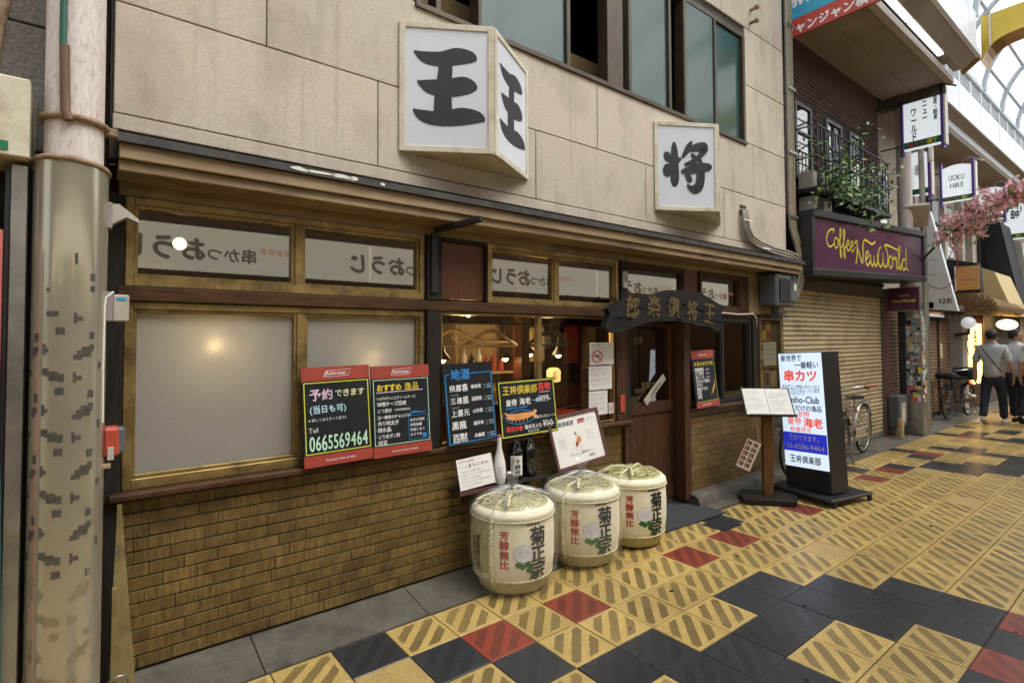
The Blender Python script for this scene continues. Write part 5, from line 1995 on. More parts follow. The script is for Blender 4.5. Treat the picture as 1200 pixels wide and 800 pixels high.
nb = thing('neighbour_shop', 'edge of the left neighbouring shop with rough grey wall and steel door post', 'building')
bx('wall_panel', 'cement2', -6.0, -1.30, .24, .5, 2.995, 7.0, nb, bev=.003)
bx('wall_panel', 'cement2', -6.0, -1.30, .24, .5, 2.45, 2.985, nb, bev=.003)
bx('wall_core', 'joint', -6.0, -1.31, .27, .5, 0, 7.0, nb, bev=0)
bx('steel_post', 'steel', -1.568, -1.520, -.02, .05, 0, 2.31, nb)
bx('dark_edge', 'black', -1.586, -1.569, -.01, .2, 0, 2.31, nb)
bx('dark_gap', 'black', -1.519, -1.44, .12, .23, 0, 2.31, nb)
bx('pink_board', 'pinkboard', -2.4, -1.587, -.03, -.01, .2, 2.05, nb)
bx('awning_box', 'cream', -3.6, -1.515, -.06, .23, 2.33, 2.64, nb, bev=.006)
bx('awning_trim', 'greenp', -1.60, -1.575, -.064, -.061, 2.35, 2.385, nb, bev=0)
bx('shopfront', 'redwood', -6.0, -2.4, .1, .26, 0, 2.33, nb)
pp = thing('corner_pipe', 'dull bent drainpipe on the wall above the neighbouring awning', 'pipe')
MB().tube([(-1.62, .18, 7), (-1.62, .18, 3.05), (-1.64, .17, 2.92), (-1.66, .16, 2.66)], .028, 10).done('pipe', 'rust', pp)
hs = thing('teal_hose', 'glossy teal hose hanging down at the far left', 'hose')
MB().tube([(-1.64, -.08, 2.0), (-1.61, -.08, 1.6), (-1.585, -.08, 1.1), (-1.572, -.08, .4), (-1.57, -.08, .02)], .013, 8).done('hose', 'teal', hs)

# ================================================================== COFFEE SHOP BUILDING
CB = thing('coffee_shop_building', 'dark red brick coffee shop with roller shutters and plum sign', 'building')
CY = .42
bx('wall_core', 'joint', 5.6, 9.10, CY + .012, .8, 2.3, 5.66, CB, bev=0)
bx('lintel', 'walldark', 5.45, 9.9, CY - .02, .75, 2.27, 2.44, CB, bev=0)
# brickwork: courses modelled near the camera edge of the wall, as one joined part past the single ones
sb = MB().box(.004, .206, -.012, 0, .004, .061, bev=.002).mesh('wall_brick', 'redbrick')
bl = []
for r_ in range(38):
    for c in range(17):
        x = 5.62 + c * .21 - (r_ % 2) * .105
        z = 3.18 + r_ * .065
        if x < 5.60 or x + .2 > 9.12:
            continue
        if (5.98 < x + .2 and x < 6.52 and 3.72 < z + .06 and z < 4.80) or (6.94 < x + .2 and x < 7.56 and 3.72 < z + .06 and z < 4.82) or (7.78 < x + .2 and x < 8.35 and 3.72 < z + .06 and z < 4.82):
            continue
        bl.append((x, z))
for x, z in bl[:290]:
    link('brick', sb, CB, (x, CY + .0115, z))
mb = MB()
for x, z in bl[290:]:
    mb.box(x + .004, x + .206, CY, CY + .0115, z + .004, z + .061)
mb.done('upper_bricks', 'redbrick', CB, kind='stuff')
mb = MB()
for c in range(17):
    for r_ in range(13):
        mb.box(5.62 + c * .21 - (r_ % 2) * .105 + .004, 5.62 + c * .21 - (r_ % 2) * .105 + .206, CY, CY + .0115, 2.335 + r_ * .065 + .004, 2.335 + r_ * .065 + .061)
mb.done('lower_bricks', 'redbrick', CB, kind='stuff')
for x0, x1 in ((6.0, 6.5), (6.97, 7.52), (7.8, 8.33)):
    mb = MB()
    z0, z1 = 3.74, 4.78
    for q in ((x0, x0 + .05, z0, z1), (x1 - .05, x1, z0, z1), (x0 + .05, x1 - .05, z1 - .05, z1), (x0 + .05, x1 - .05, z0, z0 + .05), (x0 + .05, x1 - .05, (z0 + z1) / 2 + .1, (z0 + z1) / 2 + .135)):
        mb.box(q[0], q[1], CY - .03, CY + .011, q[2], q[3], bev=.003)
    wf = mb.done('window', 'greymetal', CB)
    bx('pane', 'glassT', x0 + .05, x1 - .05, CY - .008, CY - .004, z0 + .05, z1 - .05, wf, bev=0)
# roller shutters, slat by slat
def shutter(label, x0, x1, z0, z1, y, key, pitch, box_=True, n_cap=200):
    root = thing('roller_shutter', label, 'shutter')
    n = int((z1 - z0) / pitch)
    h = (z1 - z0) / n
    sm = MB()
    pr = [(0, .002), (-.010, h * .25), (-.012, h * .55), (-.006, h * .86), (.0, h - .004), (.006, h - .004), (.006, .002)]
    sm.prism(pr, 'x', 0, x1 - x0)
    me = sm.mesh('slat', key)
    for k in range(n):
        link('slat', me, root, (x0, y, z0 + k * h))
    bx('bottom_bar', 'steel', x0, x1, y - .02, y + .01, z0 - .045, z0 - .002, root)
    bx('backing', 'joint', x0, x1, y + .008, y + .02, z0 - .04, z1, root, bev=0)
    bx('guide_rail', 'walldark', x0 - .045, x0 - .001, y - .03, y + .03, z0 - .05, z1 + .02, root)
    bx('guide_rail', 'walldark', x1 + .001, x1 + .045, y - .03, y + .03, z0 - .05, z1 + .02, root)
    return root


s_ = shutter('wide beige roller shutter pulled down below the plum coffee sign', 5.49, 8.90, .09, 2.268, .40, 'shutter', .062)
bx('red_tape', 'redsign', 8.28, 8.62, .383, .3865, .85, .875, s_, bev=0)
bx('divider_post', 'maroon', 8.95, 9.16, .36, .5, 0, 2.27, CB)
shutter('narrow roller shutter between the wide one and the stickered column', 9.22, 9.85, .09, 2.268, .42, 'shutter2', .062)
# plum sign box
cs = thing('shop_sign_box', 'long plum sign box with yellow script Coffee New World', 'sign')
ya, yb = .10, -.03
xa, xb = 5.66, 9.62
za0, za1, zb0, zb1 = 2.40, 3.21, 2.55, 3.37
mb = MB()
vv = [mb.bm.verts.new(p) for p in ((xa, ya, za0), (xb, yb, zb0), (xb, yb, zb1), (xa, ya, za1), (xa, .415, za0), (xb, .415, zb0), (xb, .415, zb1), (xa, .415, za1))]
for q in ((0, 1, 2, 3), (4, 7, 6, 5), (0, 4, 5, 1), (3, 2, 6, 7), (0, 3, 7, 4), (1, 5, 6, 2)):
    mb.bm.faces.new([vv[k] for k in q])
mb.done('cabinet', 'black', cs)


def SG(u, v, d):
    x = xa + (xb - xa) * u
    y = ya + (yb - ya) * u
    z0 = za0 + (zb0 - za0) * u
    z1 = za1 + (zb1 - za1) * u
    return (x, y - d, z0 + (z1 - z0) * v)


def slab(name, key, u0, u1, v0, v1, d0, d1):
    mb = MB()
    P = [mb.bm.verts.new(SG(u, v, d)) for d in (d0, d1) for u, v in ((u0, v0), (u1, v0), (u1, v1), (u0, v1))]
    for q in ((0, 1, 2, 3), (4, 7, 6, 5), (0, 4, 5, 1), (1, 5, 6, 2), (2, 6, 7, 3), (3, 7, 4, 0)):
        mb.bm.faces.new([P[k] for k in q])
    return mb.done(name, key, cs)


slab('frame', 'black', 0, 1, .0, .10, .001, .03)
slab('frame', 'black', 0, 1, .90, 1.0, .001, .05)
slab('frame', 'black', 0, .02, .10, .90, .001, .03)
slab('frame', 'black', .975, 1, .10, .90, .001, .03)
pf_ = slab('sign_face', 'purple', .02, .975, .10, .90, .001, .010)
slab('edge_strip', 'steel', .0, 1, .085, .10, .031, .036)
t = TX(lambda u, v, k: SG(.02 + u * .955, .1 + v * .8, .0115 + k * .001))
# hand drawn script: Coffee / New World
def scr(pts, w_=.02, layer=0):
    t.stroke([(x, y, w_ * k) for x, y, k in pts], 'yelpaint', layer, n=5)


def sq(fnlist, ox, oy, sx, sy, w_):
    """strokes given in letter units, stretched to the sign (u is ~4.6x wider than v)"""
    for pts in fnlist:
        P = [(ox + x * sx, oy + y * sy, .0) for x, y in pts]
        # ribbon width must be even in metres: build offsets in metric space
        M_ = [(p[0] * 3.78, p[1] * .65, w_) for p in P]
        tt = TX(lambda u, v, k: t.fn(u / 3.78, v / .65, k))
        tt.stroke([(a, b_, c) for a, b_, c in M_], 'yelpaint', 0, n=5)
        t.m('yelpaint')
        b0 = len(t.v)
        t.v += tt.v
        t.f += [tuple(b0 + i for i in f) for f in tt.f]
        t.mi += [t.m('yelpaint')] * len(tt.f)


LC = [[(.8, .85), (.95, 1.0), (.75, 1.05), (.35, .9), (.1, .5), (.2, .1), (.55, .0), (.9, .2)]]
Lo = [[(.5, .62), (.2, .5), (.15, .2), (.4, .0), (.7, .15), (.72, .45), (.5, .62), (.75, .5), (1.0, .5)]]
Lf = [[(.1, .25), (.5, .7), (.65, 1.1), (.45, 1.25), (.35, 1.0), (.35, .3), (.35, -.3), (.5, -.5), (.62, -.3), (.45, 0), (.9, .25)]]
Le = [[(.1, .25), (.5, .35), (.65, .55), (.45, .65), (.2, .45), (.25, .1), (.55, .0), (1.0, .3)]]
x = .085
for L_, w_ in ((LC, .075), (Lo, .055), (Lf, .042), (Lf, .042), (Le, .048), (Le, .05)):
    w_ *= .88
    sq(L_, x, .46 - (x - .08) * .25, w_, .34, .024)
    x += w_ * (.78 if L_ is not LC else .85)
LN = [[(.0, .9), (.12, 1.05), (.2, .9), (.12, .2), (.05, .0)], [(.15, .9), (.35, .4), (.55, .05), (.6, .4), (.62, .9), (.8, 1.15), (1.3, 1.0), (1.6, 1.15)]]
Lw = [[(.1, .55), (.12, .15), (.3, .0), (.45, .2), (.48, .5), (.5, .15), (.68, .0), (.85, .25), (.85, .55), (1.0, .5)]]
LW = [[(.3, 1.0), (.05, .6), (.1, .15), (.3, .0), (.48, .25), (.5, .7), (.52, .25), (.72, .0), (.95, .3), (.9, .8), (.7, 1.1), (1.3, 1.05), (1.9, .95), (2.2, 1.15)]]
Lr = [[(.1, .5), (.25, .6), (.3, .45), (.5, .55), (.55, .3), (.5, .1), (.7, .0), (.9, .2)]]
Ll = [[(.1, .3), (.4, .9), (.3, 1.15), (.15, .9), (.2, .2), (.4, .0), (.7, .3)]]
Ld = [[(.6, .5), (.3, .55), (.1, .25), (.3, .0), (.6, .25), (.62, 1.15), (.6, .2), (.85, .0)]]
x = .31
for L_, w_, adv in ((LN, .115, .70), (Le, .06, .80), (Lw, .085, .85), (LW, .105, .95), (Lo, .065, .85), (Lr, .065, .75), (Ll, .055, .6), (Ld, .09, .8)):
    sq(L_, x, .16 - (x - .4) * .10, w_, .46, .030)
    x += w_ * adv
t.done('lettering', cs)
# small projecting plum sign
ps = thing('small_projecting_sign', 'small plum projecting sign beside the stickered column', 'sign', (9.18, .38, 2.05), R(-90))
MB().box(0, .46, 0, .08, 0, .40, bev=.006).done('cabinet', 'steel', ps)
bx('sign_face', 'purple', .02, .44, -.006, -.001, .02, .38, ps, bev=0)
t = TX(lambda u, v, k: (u, -.0075 - k * .0005, v))
t.text('Coffee', .16, .245, .05, 'yelpaint', .01, shear=.2)
t.text('NewWorld', .07, .15, .075, 'yelpaint', .02, w_=.32, shear=.2)
t.done('lettering', ps)

# balcony, planter, air-conditioner units
bal = thing('iron_balcony', 'black iron balcony rail in front of the dark brick windows', 'balcony')
mb = MB()
for z in (3.55, 3.95, 4.35):
    mb.tube([(5.95, CY, z), (5.95, .12, z), (8.6, .12, z), (8.6, CY, z)], .012, 6)
mb.done('rail', 'black', bal)
bmz = MB().box(-.006, .006, -.006, .006, 0, .8).mesh('baluster', 'black')
for k in range(23):
    link('baluster', bmz, bal, (5.98 + k * .115, .12, 3.55))
bx('deck', 'black', 5.95, 8.6, .11, CY, 3.50, 3.54, bal)
acu = MB()
for k, (x, z) in enumerate(((6.05, 3.24), (6.05, 3.54 - .0))):
    r0 = thing('air_conditioner', ['small white air conditioner unit, lower one on the brick wall', 'white air conditioner unit, upper one above the plum sign'][k], 'air conditioner', (x, .20, z - .0 if k == 0 else 3.56))
    bx('casing', 'lightgrey', 0, .55, 0, .2, 0, .24, r0, bev=.01)
    MB().lathe([(.09, 0), (.095, .006)], c=(0, 0, 0), seg=20).transform(Matrix.Translation((.18, -.001, .12)) @ Matrix.Rotation(R(90), 4, 'X')).done('fan_grille', 'black', r0)
vine = thing('climbing_plant', 'leafy green climbing plant trailing over the iron balcony', 'plant', (6.62, .10, 3.5))
rng = random.Random(21)
stems = MB()
lf1 = MB()
for k in range(17):
    x0 = rng.uniform(-.40, .60)
    P = [Vector((x0, 0, rng.uniform(-.15, .3)))]
    d = Vector((rng.uniform(-.4, .4), -.2, 1)).normalized()
    for q in range(9):
        d = (d + Vector((rng.uniform(-.5, .5), rng.uniform(-.3, .25), rng.uniform(-.75, .10)))).normalized()
        P.append(P[-1] + d * .10)
    stems.tube(P, .004, 4)
    for p in P:
        for _ in range(rng.randint(2, 7)):
            c = p + Vector((rng.gauss(0, .06), rng.gauss(0, .05), rng.gauss(0, .06)))
            a = Vector((rng.gauss(0, 1), rng.gauss(0, 1), rng.gauss(0, 1))).normalized()
            b_ = a.orthogonal().normalized() * .022
            a = a * rng.uniform(.025, .045)
            f = lf1.face([c - a, c + b_, c + a, c - b_], rng.choice((0, 0, 1, 1, 2)))
stems.done('stems', 'leafd', vine)
lf1.done('leaves', ['leafg', 'leafd', 'leafy'], vine, kind='stuff')

# ================================================================== ARCADE CANOPY (near, high) AND ROOF
can = thing('arcade_canopy', 'beige arcade canopy with panelled soffit and stepped edge over the coffee shop', 'canopy')
for a, b in ((5.60, 6.75), (6.756, 7.9), (7.906, 9.35)):
    for c, d in ((-.44, -.02), (-.014, .42)):
        bx('soffit_panel', 'soffit', a, b, c, d, 5.66, 5.70, can, bev=.002)
def run(name, key, pts, x0, x1, parent=can, step=None):
    return MB().prism(pts, 'x', x0, x1).done(name, key, parent)


run('edge_trim', 'canopy', [(-.445, 5.64), (-.52, 5.66), (-.52, 5.76), (-.445, 5.76)], 5.60, 9.45)
xx = [5.60, 7.2, 8.6]
for a, b in zip(xx, xx[1:]):
    run('light_diffuser', 'tube', [(-.53, 5.80), (-.60, 5.80), (-.60, 5.83), (-.53, 5.83)], a + .03, b - .03)
run('trough_back', 'canopy', [(-.521, 5.84), (-.62, 5.84), (-.62, 5.88), (-.521, 5.88)], 5.60, 9.45)
for a, b in ((5.60, 7.5), (7.506, 9.5)):
    run('edge_panel', 'soffit', [(-.62, 5.82), (-.80, 5.97), (-.80, 6.01), (-.62, 5.90)], a, b)
run('white_edge', 'arcwhite', [(-.80, 5.965), (-.845, 5.985), (-.845, 6.06), (-.80, 6.06)], 5.60, 9.52)
for k in range(9):
    a = 5.60 + k * .436
    run('fascia_panel', 'arcwhite', [(-.80, 6.06), (-.80, 6.62), (-.78, 6.62), (-.78, 6.06)], a, a + .43)
run('edge_end', 'golddark', [(-.60, 5.80), (-.83, 5.97), (-.83, 6.06), (-.60, 5.90)], 9.525, 9.62)
bx('end_wall', 'walldark', 9.30, 9.36, -.44, .8, 5.50, 5.655, can, bev=0)
bx('upper_core', 'soffit', 5.6, 9.5, -.77, .8, 6.02, 6.6, can, bev=0)
for x in (5.6,):
    jb = thing('street_name_banner', 'blue and red street banner with white katakana hanging from the canopy end', 'banner', (5.585, .36, 5.39), R(-90))
    bx('board', 'redsign', 0, 1.15, 0, .03, 0, .22, jb, bev=.002)
    bx('board', 'bluesign', 0, 1.15, 0, .03, .222, .80, jb, bev=.002)
    t = TX(lambda u, v, k: (u, -.0015 - k * .0006, v))
    t.text('ジャンジャン横丁', .03, .045, .135, 'chwhite', .045, jit=.05)
    t.text('新世界', .10, .40, .28, 'chwhite', .03)
    t.done('lettering', jb)
    MB().tube([(.02, -.01, .82), (.02, -.01, -.05)], .01, 6).done('hanger_rod', 'black', jb)

roof = thing('arcade_roof', 'arched translucent arcade roof on white steel ribs over the street', 'roof')
YC = -3.05


def vault(x0, x1, zs, hw, rise, nx, na, gut):
    def P(a, x, r=0):
        return (x, YC + (hw + r) * math.cos(a), zs + (rise + r) * math.sin(a))
    A = [PI * k / na for k in range(na + 1)]
    rm = MB()
    rm.tube([P(a, 0) for a in [PI * k / 28 for k in range(29)]], .045, 6)
    me = rm.mesh('rib', 'rib')
    for k in range(nx + 1):
        link('rib', me, roof, (x0 + (x1 - x0) * k / nx, 0, 0))
    for a in A:
        bx_ = MB().tube([P(a, x0, .02), P(a, x1, .02)], .028, 6)
        bx_.done('purlin', 'rib', roof)
    pm = MB()
    for i in range(nx):
        for j in range(na):
            xa_, xb_ = x0 + (x1 - x0) * i / nx + .03, x0 + (x1 - x0) * (i + 1) / nx - .03
            n_ = 2
            for q in range(n_):
                a0, a1 = A[j] + (A[j + 1] - A[j]) * q / n_, A[j] + (A[j + 1] - A[j]) * (q + 1) / n_
                pm.face([P(a0, xa_, .05), P(a0, xb_, .05), P(a1, xb_, .05), P(a1, xa_, .05)])
    pm.done('roof_panes', 'roofpane', roof, kind='stuff')


vault(-16, 9.6, 6.66, 2.27, 1.75, 16, 12, None)
vault(9.7, 58, 6.62, 2.80, 1.75, 30, 12, None)
for x0, x1, z, o_ in ((-16, 9.55, 6.62, 0), (9.6, 58, 6.58, .55)):
    for y in (YC - 2.29 - o_, YC + 2.25 + o_):
        bx('side_beam', 'rib', x0, x1, y, y + .06, z, z + .08, roof)
# side fascia for the part over the restaurant and across the street
bx('side_pane', 'roofpane', -16, 5.55, -.78, .215, 6.63, 6.64, roof, bev=0)
bx('side_wall', 'arcwhite', -16, 9.5, -5.34, -5.31, 5.95, 6.62, roof)
# golden arch where the two roofs meet
ga = thing('golden_arch', 'golden flat arch band spanning the street between two arcade roofs', 'arch')
hw = 2.28
oP, iP = [], []
for k in range(41):
    s_ = math.sin(PI / 2 * (-1 + 2 * k / 40))
    y = YC - s_ * hw
    zi = 6.44 - .05 * s_ * s_ - .34 * abs(s_) ** 22
    iP.append((y, zi))
    oP.append((y, 6.80))
for k in range(40):
    q = [iP[k], iP[k + 1], oP[k + 1], oP[k]]
    MB().prism(q, 'x', 9.98, 10.0).done('gold_panel', 'gold', ga) if k % 8 == 0 else None
mb = MB()
for k in range(40):
    if k % 8:
        mb.prism([iP[k], iP[k + 1], oP[k + 1], oP[k]], 'x', 9.98, 10.0)
mb.done('gold_face', 'gold', ga)
mb = MB()
for k in range(40):
    a, b = iP[k], iP[k + 1]
    mb.prism([a, b, (b[0], b[1] + .02), (a[0], a[1] + .02)], 'x', 10.002, 10.42)
mb.done('gold_underside', 'golddark', ga)
mb = MB()
for k in range(4, 40, 6):
    mb.prism([(iP[k][0] - .012, iP[k][1]), (iP[k][0] + .012, iP[k][1]), (iP[k][0] + .012, 6.795), (iP[k][0] - .012, 6.795)], 'x', 9.968, 9.979)
mb.done('seam_strip', 'white', ga)
# far, lower canopy
c2 = thing('arcade_canopy', 'long white canopy edge with fascia and railing windows running down the street', 'canopy')
bx('soffit', 'soffit', 9.4, 58, .0, .62, 5.58, 5.61, c2, bev=0)
MB().prism([(.0, 5.50), (-.06, 5.54), (-.06, 5.72), (.0, 5.72)], 'x', 9.4, 58).done('edge_trim', 'arcwhite', c2)
MB().prism([(-.061, 5.66), (-.20, 5.74), (-.20, 5.78), (-.061, 5.72)], 'x', 9.4, 58).done('edge_panel', 'soffit', c2)
MB().prism([(-.20, 5.735), (-.228, 5.735), (-.228, 5.79), (-.20, 5.79)], 'x', 9.4, 58).done('edge_strip', 'arcwhite', c2)
fpm = MB().box(0, 1.58, -.225, -.205, 5.792, 6.29).mesh('fascia_panel', 'arcwhite')
for k in range(30):
    link('fascia_panel', fpm, c2, (9.55 + k * 1.6, 0, 0))
wmm = MB()
wmm.box(0, .10, -.225, -.185, 6.29, 6.58)
wmm.box(.10, .80, -.22, -.195, 6.29, 6.31)
wmm.box(.10, .80, -.22, -.195, 6.56, 6.58)
for q in range(4):
    wmm.box(.10, .80, -.22, -.20, 6.345 + q * .05, 6.365 + q * .05)
wme = wmm.mesh('louvre_window', 'rib')
for k in range(58):
    link('louvre_window', wme, c2, (9.55 + k * .8, 0, 0))
bx('core', 'walldark', 9.6, 58, -.19, .6, 5.79, 6.5, c2, bev=0)

# ================================================================== STICKERED COLUMN
col = thing('stickered_column', 'street column covered in layers of small stickers beside the shutter', 'column', (9.62, .16, 0))
MB().tube([(-.12, .02, 2.1), (-.16, .02, 5.66)], .105, 24).done('upper_tube', 'polepaint', col)
MB().lathe([(.125, 5.52), (.20, 5.60), (.20, 5.655)], c=(-.16, .02, 0), seg=24).done('collar', 'walldark', col)
bx('lower_casing', 'steel', -.12, .12, -.15, .15, .02, 2.10, col, bev=.006)
bx('dark_side_rail', 'black', -.16, -.121, .06, .16, .35, 2.08, col)
rng = random.Random(12)
stc = TX(lambda u, v, k: (-.1215 - k * .0004, -u, v))
keys = ['chwhite', 'paper', 'ink', 'chred', 'chyel', 'chblue', 'lightgrey', 'chsky', 'chgreen', 'maroon', 'ink', 'paper', 'tan', 'greymetal']
for side in (0, 1):
    stc = TX((lambda u, v, k: (-.1215 - k * .0004, -u, v)) if side == 0 else (lambda u, v, k: (u, -.1515 - k * .0004, v)))
    hw_ = .145 if side == 0 else .115
    for k in range(150):
        w_, h_ = rng.uniform(.025, .10), rng.uniform(.02, .09)
        u, v = rng.uniform(-hw_, hw_ - w_), rng.uniform(.55, 2.0)
        stc.rect(u, u + w_, v, v + h_, rng.choice(keys), k % 6)
        if rng.random() < .5:
            stc.rect(u + w_ * .2, u + w_ * .8, v + h_ * .3, v + h_ * .55, rng.choice(keys), 6)
    stc.done('stickers', col, kind='stuff')
dp = thing('drain_pipes', 'thin grey pipes clamped beside the stickered column', 'pipes')
for x, r_ in ((9.76, .022), (9.83, .018), (9.90, .028)):
    MB().tube([(x, .02, .1), (x, .02, 2.3), (x - .02, .03, 5.0)], r_, 8).done('pipe', 'greycable' if r_ < .025 else 'steel', dp)
vlv = thing('ceiling_bracket', 'thin white post with a funnel top holding the canopy', 'post', (9.85, -.10, 4.6))
MB().tube([(0, 0, 0), (0, 0, 1.0)], .035, 10).done('post', 'white', vlv)
MB().lathe([(.04, .85), (.09, .92), (.10, 1.05)], seg=16).done('funnel', 'white', vlv)
fl = thing('flood_light', 'square grey flood light tilted down on the column', 'lamp', (9.55, .06, 3.66))
fl.rotation_euler = (R(25), R(0), R(-62))
MB().box(-.19, .19, -.05, .06, -.19, .19, bev=.01).done('housing', 'lightgrey', fl)
bx('lens', 'interior3', -.16, .16, -.055, -.051, -.16, .16, fl, bev=0)
MB().tube([(0, .06, 0), (.05, .16, .05)], .02, 8).done('bracket', 'steel', fl)
ub = thing('utility_box', 'weathered grey gas unit with peeling papers at the foot of the shutter', 'utility box', (9.02, .20, .06))
bx('casing', 'greymetal', 0, .42, 0, .16, .10, .62, ub, bev=.015)
bx('paper_patch', 'lightgrey', .10, .32, -.004, -.0005, .25, .50, ub, bev=0)
bx('paper_patch', 'cream', .14, .26, -.008, -.0045, .18, .40, ub, bev=0)
MB().tube([(.1, .08, .10), (.1, .08, -.02)], .02, 8).done('pipe', 'steel', ub)
yb_ = thing('yellow_post', 'short ochre post stub in front of the shutter corner', 'post', (8.93, .16, .03))
MB().lathe([(.045, 0), (.045, .27), (.03, .30)], seg=14).done('post', 'palewood', yb_)

# ================================================================== PROJECTING STREET SIGNS
def street_sign(label, x, y, z, w_, h, drawer):
    root = thing('projecting_street_sign', label, 'sign', (x, y, z), R(-90), 'white projecting arcade signs with violet edges')
    n = 10
    top = [(w_ * k / n, h + .05 * math.sin(PI * k / n)) for k in range(n, -1, -1)]
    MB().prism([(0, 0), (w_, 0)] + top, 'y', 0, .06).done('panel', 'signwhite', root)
    for q in (-.035, w_ + .002):
        bx('edge_bar', 'violet', q, q + .033, -.04, .10, -.08, h + .12, root)
    bx('white_side', 'white', w_ + .036, w_ + .06, -.01, .14, -.02, h + .06, root)
    t = TX(lambda u, v, k: (u * w_, -.0015 - k * .0006, v * h))
    t.rect(0, 1, .03, .16, 'greenp')
    drawer(t)
    t.done('lettering', root)
    MB().tube([(w_ * .7, .03, h + .04), (w_ * .7, .03, h + .12), (w_ * .9, .03, h + .16), (w_ * 1.4, .03, h + .02)], .015, 6).done('spotlight_arm', 'steel', root)
    MB().tube([(-.04, .03, h * .9), (-.35, .03, h * .9)], .012, 6).done('bracket_arm', 'black', root)
    MB().tube([(-.04, .03, .1), (-.35, .03, .1)], .012, 6).done('bracket_arm', 'black', root)
    return root


def g1(t):
    t.text('ワールド', .28, .82, .19, 'ink', .03, vert=True, sx=.9, sp=.85)
    t.text('ニュー', .58, .93, .165, 'ink', .03, vert=True, sx=.9, sp=.85)
    t.text('喫茶・軽食', .86, .98, .115, 'ink', .03, vert=True, sp=.85)
    t.text('串かつ', .08, .055, .10, 'redsign', .04, w_=.5, layer=1)
    t.text('横丁', .62, .055, .10, 'yelpaint', .05, w_=.28, layer=1)


def g2(t):
    t.text('UOKU', .22, .62, .22, 'ink', .01, w_=.55)
    t.text('HIRE', .26, .40, .20, 'ink', .01, w_=.48)
    t.text('串かつ', .08, .055, .09, 'redsign', .04, w_=.5, layer=1)
    t.text('横丁', .66, .055, .09, 'yelpaint', .05, w_=.24, layer=1)


def g3(t):
    t.text('田中', .3, .62, .26, 'ink', .05, w_=.4)
    t.text('横丁', .5, .055, .09, 'yelpaint', .05, w_=.3, layer=1)


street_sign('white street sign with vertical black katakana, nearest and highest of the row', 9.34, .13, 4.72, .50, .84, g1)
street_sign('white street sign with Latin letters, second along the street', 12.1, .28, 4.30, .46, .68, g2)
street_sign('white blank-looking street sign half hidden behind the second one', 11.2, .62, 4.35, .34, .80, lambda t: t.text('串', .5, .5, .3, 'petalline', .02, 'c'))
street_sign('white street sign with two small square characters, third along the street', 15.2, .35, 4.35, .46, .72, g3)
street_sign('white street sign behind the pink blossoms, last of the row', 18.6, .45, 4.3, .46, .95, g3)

# ================================================================== FAR SHOPS
FB = thing('far_shop_row', 'beige rendered shop building beyond the stickered column', 'building')
bx('wall', 'wallfar', 9.12, 20.0, .62, 1.2, 2.2, 5.0, FB, bev=0)
bx('lower_wall', 'wallfar', 10.0, 11.15, .45, 1.2, 0, 2.2, FB, bev=0)
bx('upper_wall', 'wallfar', 9.12, 20.0, .62, 1.2, 5.0, 6.6, FB, bev=0)
for x0, x1 in ((9.3, 9.95), (12.3, 13.0), (13.3, 14.0), (16.4, 17.2)):
    w1 = bx('window', 'black', x0, x1, .56, .615, 3.35, 4.55, FB)
    bx('pane', 'glassT', x0 + .05, x1 - .05, .553, .557, 3.40, 4.50, w1, bev=0)
for x in (11.2, 13.15, 14.5, 15.4):
    bx('pilaster', 'lightgrey', x, x + .18, .5, .618, 2.2, 4.9, FB)
bx('ledge', 'walldark', 11.0, 20, .2, .6, 2.16, 2.28, FB)
wd = thing('white_sign_wedge', 'tall white sloping sign wedge with a thin red ring behind the column', 'sign')
MB().prism([(.55, 4.0), (.22, 3.98), (-.15, 2.10), (.55, 2.19)], 'x', 11.0, 11.12).done('body', 'arcwhite', wd)
t = TX(lambda u, v, k: (10.998 - k * .001, -u, v))
t.ring(-.10, 2.95, .27, .014, 'redsign', 0, sy=1.6, a0=-2.6, a1=.9)
t.stroke([(-.30, 3.28, .01), (-.24, 3.34, .03), (-.16, 3.33, .01)], 'petalline', 1)
t.stroke([(-.28, 3.02, .008), (-.2, 3.07, .02), (-.12, 3.04, .008)], 'petalline', 1)
t.stroke([(-.26, 2.8, .008), (-.2, 2.78, .02), (-.14, 2.82, .008)], 'petalline', 1)
t.text('I2E', -.12, 2.25, .12, 'ink', .02, w_=.2)
t.done('print', wd)
w2 = thing('white_sign_wedge', 'white sloping sign wedge seen through the gap left of the column', 'sign')
MB().prism([(1.05, 4.9), (.98, 4.86), (.66, 3.55), (1.05, 3.6)], 'x', 11.0, 11.12).done('body', 'arcwhite', w2)
fs = thing('folding_shutter_door', 'pair of worn slatted shutter doors beyond the stickered column', 'shutter')
for a, b in ((11.45, 12.35), (12.40, 13.25)):
    sm = MB().prism([(0, .002), (-.010, .03), (0, .064), (.006, .064), (.006, .002)], 'x', 0, b - a).mesh('slat', 'shutter2')
    for k in range(28):
        link('slat', sm, fs, (a, .50, .12 + k * .066))
    bx('door_frame', 'walldark', a - .05, a - .002, .46, .56, .05, 2.0, fs)
bx('notice', 'tan', 12.45, 12.65, .478, .482, 1.2, 1.5, fs, bev=0)
bx('backing', 'walldark', 11.4, 13.3, .52, .6, .05, 2.05, fs, bev=0)
gl = thing('globe_lamp', 'white round globe lamp on a post before the far shutters', 'lamp', (13.2, .16, 1.93))
MB().ball((0, 0, 0), .125, 20).done('globe', 'globe', gl)
MB().tube([(0, 0, -.10), (0, 0, -.22), (.1, .25, -.25)], .03, 8).done('bracket', 'black', gl)
pl_ = tag(bx('corner_pilaster', 'lightgrey', 13.35, 13.75, .30, .6, 0, 2.16, None), 'pale narrow pilaster under the straw awning', 'pillar')
ob = thing('orange_shop_sign', 'orange square shop sign in a dark box above the straw awning', 'sign', (13.2, .42, 2.62), R(-90))
